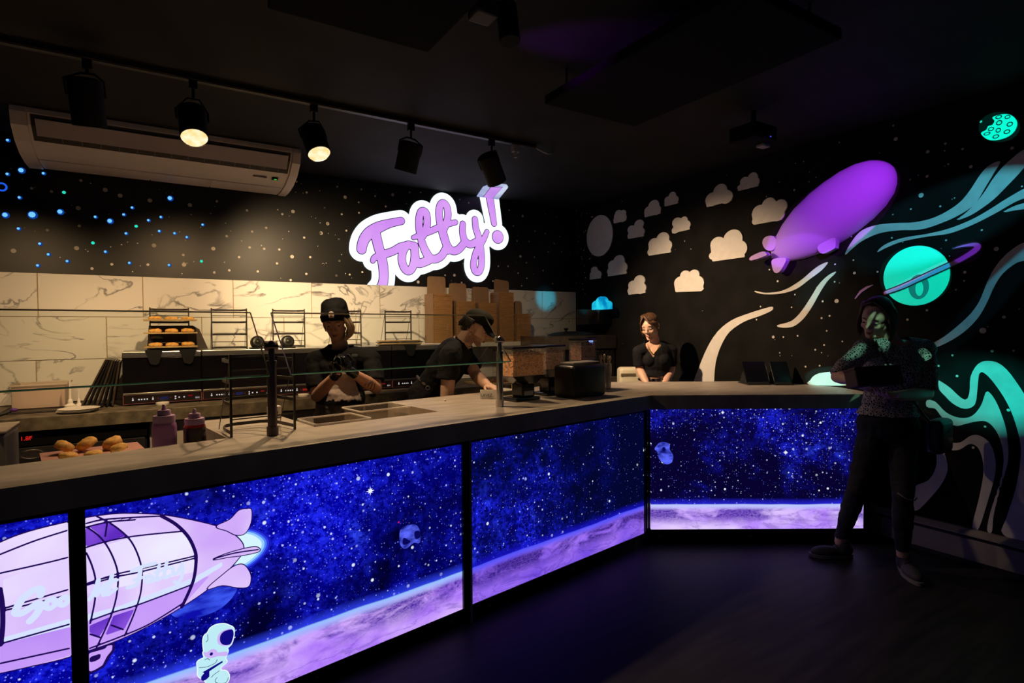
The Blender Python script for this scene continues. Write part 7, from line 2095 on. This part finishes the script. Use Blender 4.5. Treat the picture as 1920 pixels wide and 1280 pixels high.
for px, py in smooth_pts([(1214, 643), (1216, 652), (1220, 659), (1225, 663), (1230, 658), (1235, 651), (1237, 645)], 4):
    dv = sight(px, py).normalized()
    hit, loc, nn, _i = cash.ray_cast(EYE - wpos(t), dv)
    if hit:
        g.sph(loc + wpos(t) - dv * .004, .0062 if py > 652 else .0036, 8)
build('necklace', g, M_GOLD, t, smooth=True, kind='stuff')
P_ = lambda x, y, z: HF.p(x * .97, y * .97, z * .97)
g = G(); c_ = P_(-.080, -.002, -.045)
g.tube([c_ + HF.y * .020 * math.cos(a_) * -1 + HF.z * .024 * math.sin(a_) for a_ in np.linspace(0, 2 * math.pi, 16, endpoint=False)], .0018, n=5, closed=True); build('hoop_earring', g, M_GOLD, t, smooth=True)
hp = [('e', P_(0, .022, .046), (.081, .096, .086), HF.rot), ('e', P_(.010, .085, .040), (.045, .04, .05), HF.rot), ('e', P_(0, .06, -.02), (.066, .05, .06), HF.rot)]
put('hair', remesh(hp, .006, 3), M_HAIRB, t, drop=lambda c: (c - HF.o).dot(HF.y) < -.026 and (c - HF.o).dot(HF.z) < .078)
g = G(); rg = np.random.default_rng(15)
for k in range(130):
    f = rg.uniform(-.75, 1); sg_ = 1 if f > 0 else -1; fa = abs(f)
    strand(g, [P_(-.020 + .012 * rg.normal(), -.050 + .07 * rg.random(), .126), P_(-.006 + sg_ * (.030 + .024 * fa), -.084 + .060 * fa, .094 - .016 * fa - .02 * (f > 0)), P_(sg_ * (.060 + .018 * fa), -.072 + .055 * fa, .046), P_(sg_ * (.076 + .006 * fa), -.035 + .05 * fa, -.008)], .0080)
for k in range(10):
    strand(g, [P_(.060, -.060, .06), P_(.076, -.045, .0), P_(.080, -.030, -.05), P_(.074, -.02, -.10)], .005)
    strand(g, [P_(-.066, -.050, .05), P_(-.078 - .004 * rg.random(), -.040, -.01), P_(-.082, -.030, -.06), P_(-.078, -.022, -.085)], .003)
build('hair_strands', g, M_HAIRB, t, smooth=True, kind='stuff')

# ---------------- woman standing at the end of the counter, holding a dark box
D3_ = 3.45
bf, ff = on_z(1578, 1046, 0), on_z(1692, 1070, 0)
t = thing('person', 'person in a leopard-pattern top and dark jeans holding a box at the counter end', 'person', (bf.x, (bf.y + ff.y) / 2, 0))
fw2 = (toC * .92 - RTh * .32).normalized()
hc = at(1642, 596, D3_)
fv, rl = facing(hc, 24, 24)
HF = Fr(hc, fv, UPZ - rl * .20)
neck = at(1676, 640, D3_ + .05); pel = at(1664, 800, D3_ + .08)
shr, shl = at(1618, 657, D3_ - .02), at(1733, 655, D3_ + .06)
elr, ell = at(1570, 706, D3_ - .02), at(1738, 738, D3_ - .02)
wrr, wrl = at(1600, 712, D3_ - .22), at(1672, 742, D3_ - .25)
hipr, hipl = at(1636, 818, D3_ + .10), at(1692, 822, D3_ + .06)
anr, anl = V((bf.x, bf.y, .10)) + FWD * .02, V((ff.x, ff.y, .10))
knr = at(1606, 918, 3.50); knl = at(1693, 930, 3.34)
body = head_prims(HF, .98) + [('c', HF.p(0, .025, -.055), neck - UPZ * .02, .046, .052)] + torso(pel, neck, shl, shr, fw2, .98)
body += arm(shr, elr, wrr, 1.0) + arm(shl, ell, wrl, 1.0) + leg(hipr, knr, anr, .95) + leg(hipl, knl, anl, .95)
bx0 = at(1640, 706, D3_ - .31)
body += hand_prims(wrr, at(1622, 722, D3_ - .31) - wrr, RTh + UPZ * .2, UPZ, (.35, .4, .45, .5), .95, .3)
body += hand_prims(wrl, at(1632, 735, D3_ - .36) - wrl, UPZ, toC, (.25, .3, .35, .4), .95, .25)
put('body', remesh(body, .0058, 3), M_SKINP, t)
face_parts(HF, t, .98)
# leopard-net top
M_LEO = bpy.data.materials.new('leopard_cloth'); M_LEO.use_nodes = True
nt = M_LEO.node_tree; b = _bs(M_LEO); tc = nt.nodes.new('ShaderNodeTexCoord'); vo = nt.nodes.new('ShaderNodeTexVoronoi'); vo.feature = 'DISTANCE_TO_EDGE'; vo.inputs['Scale'].default_value = 72
rp = nt.nodes.new('ShaderNodeValToRGB'); rp.color_ramp.elements[0].position = .10; rp.color_ramp.elements[1].position = .17
rp.color_ramp.elements[0].color = (.36, .33, .34, 1); rp.color_ramp.elements[1].color = (.008, .008, .009, 1)
nt.links.new(tc.outputs['Object'], vo.inputs['Vector']); nt.links.new(vo.outputs['Distance'], rp.inputs[0]); nt.links.new(rp.outputs[0], b.inputs['Base Color']); b.inputs['Roughness'].default_value = .85
top_ = torso(pel + UPZ * .02, neck, shl, shr, fw2, 1.0, pad=.016) + [('c', shr, shr + (elr - shr) * .3, .060, .062), ('f', shr + (elr - shr) * .2, elr, .062, .058), ('c', shl, shl + (ell - shl) * .3, .060, .062), ('f', shl + (ell - shl) * .2, shl + (ell - shl) * .92, .062, .060)]
npk = neck + UPZ * .055 + fw2 * .03
put('top', remesh(top_, .0062, 4), M_LEO, t, drop=lambda c: (c - npk).length < .098 or c.z < at(1660, 781, D3_).z, wrinkle=.006, label='leopard-net blouse')
pant = torso(pel, neck, shl, shr, fw2, .98, pad=.012)[:1] + leg(hipr, knr, anr, 1.06) + leg(hipl, knl, anl, 1.06)
put('jeans', remesh(pant, .0075, 4), M_JEANS, t, drop=lambda c: c.z < .135 or c.z > at(1660, 772, D3_).z, wrinkle=.005)
g = G(); kx_ = knl + toC * .062
g.tube([kx_ - RTh * .055 + UPZ * .03 - toC * .03, kx_ - RTh * .02, kx_ + RTh * .025 - UPZ * .006, kx_ + RTh * .06 - toC * .03], .004, n=6); build('knee_rip', g, mat('denim_thread', (0.13, 0.12, 0.15), .8), t, smooth=True)
M_SNEAK = mat('navy_sneaker', (0.022, 0.020, 0.034), .8, var=.3, scale=90)
M_SOLE = mat('grey_sole', (0.11, 0.10, 0.11), .7)
shoe('shoe', on_z(1598, 1045, 0), on_z(1518, 1043, 0), t, M_SNEAK, M_SOLE)
shoe('shoe', on_z(1686, 1062, 0), on_z(1716, 1100, 0) + RTh * .03, t, M_SNEAK, M_SOLE)
P_ = lambda x, y, z: HF.p(x * .98, y * .98, z * .98)
hp = [('e', P_(0, .022, .044), (.083, .098, .088), HF.rot), ('e', P_(.03, .075, -.03), (.065, .055, .10), HF.rot), ('e', P_(-.03, .075, -.03), (.060, .05, .10), HF.rot)]
put('hair', remesh(hp, .006, 3), M_HAIRR, t, drop=lambda c: (c - HF.o).dot(HF.y) < -.012 and (c - HF.o).dot(HF.z) < .100)
g = G(); rg = np.random.default_rng(33)
for k in range(80):
    f = rg.uniform(-1, 1); sg_ = 1 if f > 0 else -1; fa = abs(f)
    ln = rg.uniform(.8, 1.15)
    strand(g, [P_(.004, -.045 + .04 * rg.random(), .130), P_(sg_ * (.054 + .02 * fa), -.048 + .05 * fa, .098), P_(sg_ * (.082 + .006 * fa), -.020 + .05 * fa, .030), P_(sg_ * (.088 + .012 * rg.random()), -.018 + .07 * fa, -.055 * ln), P_(sg_ * (.078 + .016 * rg.random()), -.030 + .08 * fa, -.125 * ln)], .0080)
build('hair_strands', g, M_HAIRR, t, smooth=True, kind='stuff')
# held box and shoulder bag
bt = thing('dark_carton', 'dark brown closed box held across the woman in the leopard top', 'box', bx0)
Fb = Fr(bx0, toC + UPZ * .25 - RTh * .05, UPZ * 1 + RTh * -.06)
g = G(); g.box((-.125, -.045, -.052), (.125, .075, .052), Matrix.Translation(bx0) @ Fb.rot.to_4x4(), bev=.008); build('box_body', g, mat('dark_brown_card', (0.055, 0.026, 0.020), .7), bt)
g = G(); g.box((-.127, -.047, .036), (.127, .077, .0545), Matrix.Translation(bx0) @ Fb.rot.to_4x4(), bev=.006); build('box_lid', g, mat('dark_brown_card', (0.055, 0.026, 0.020), .7), bt)
ph = at(1605, 739, D3_ - .36)
bgp = at(1762, 812, D3_ + .06)
bg = thing('shoulder_bag', 'black shoulder bag with gold chain hanging at the standing woman', 'bag', bgp)
Fg = Fr(bgp, RTh * .55 + toC * .8, UPZ)
g = G(); g.box((-.10, -.045, -.12), (.10, .045, .09), Matrix.Translation(bgp) @ Fg.rot.to_4x4(), bev=.03, seg=3); build('bag_body', g, mat('black_leather', (0.010, 0.010, 0.011), .45), bg, smooth='auto')
strap = [at(1640, 632, D3_ + .02), at(1646, 650, D3_ - .09), at(1666, 685, D3_ - .155), at(1700, 735, D3_ - .13), at(1728, 772, D3_ - .10), at(1743, 790, D3_ - .05)]
g = G(); g.tube([V(q) for q in smooth_pts([tuple(p) for p in strap], 5)], .007, n=6); build('bag_strap', g, mat('black_leather', (0.010, 0.010, 0.011), .45), bg, smooth=True)
g = G()
for k in range(8):
    p = at(1722 + k * 3.4, 765 + k * 1.2, D3_ - .09); g.tube([p + RTh * .006 * math.cos(a_) + UPZ * .009 * math.sin(a_) for a_ in np.linspace(0, 2 * math.pi, 10, endpoint=False)], .0018, n=5, closed=True)
build('gold_chain', g, M_GOLD, bg, smooth=True, kind='stuff')
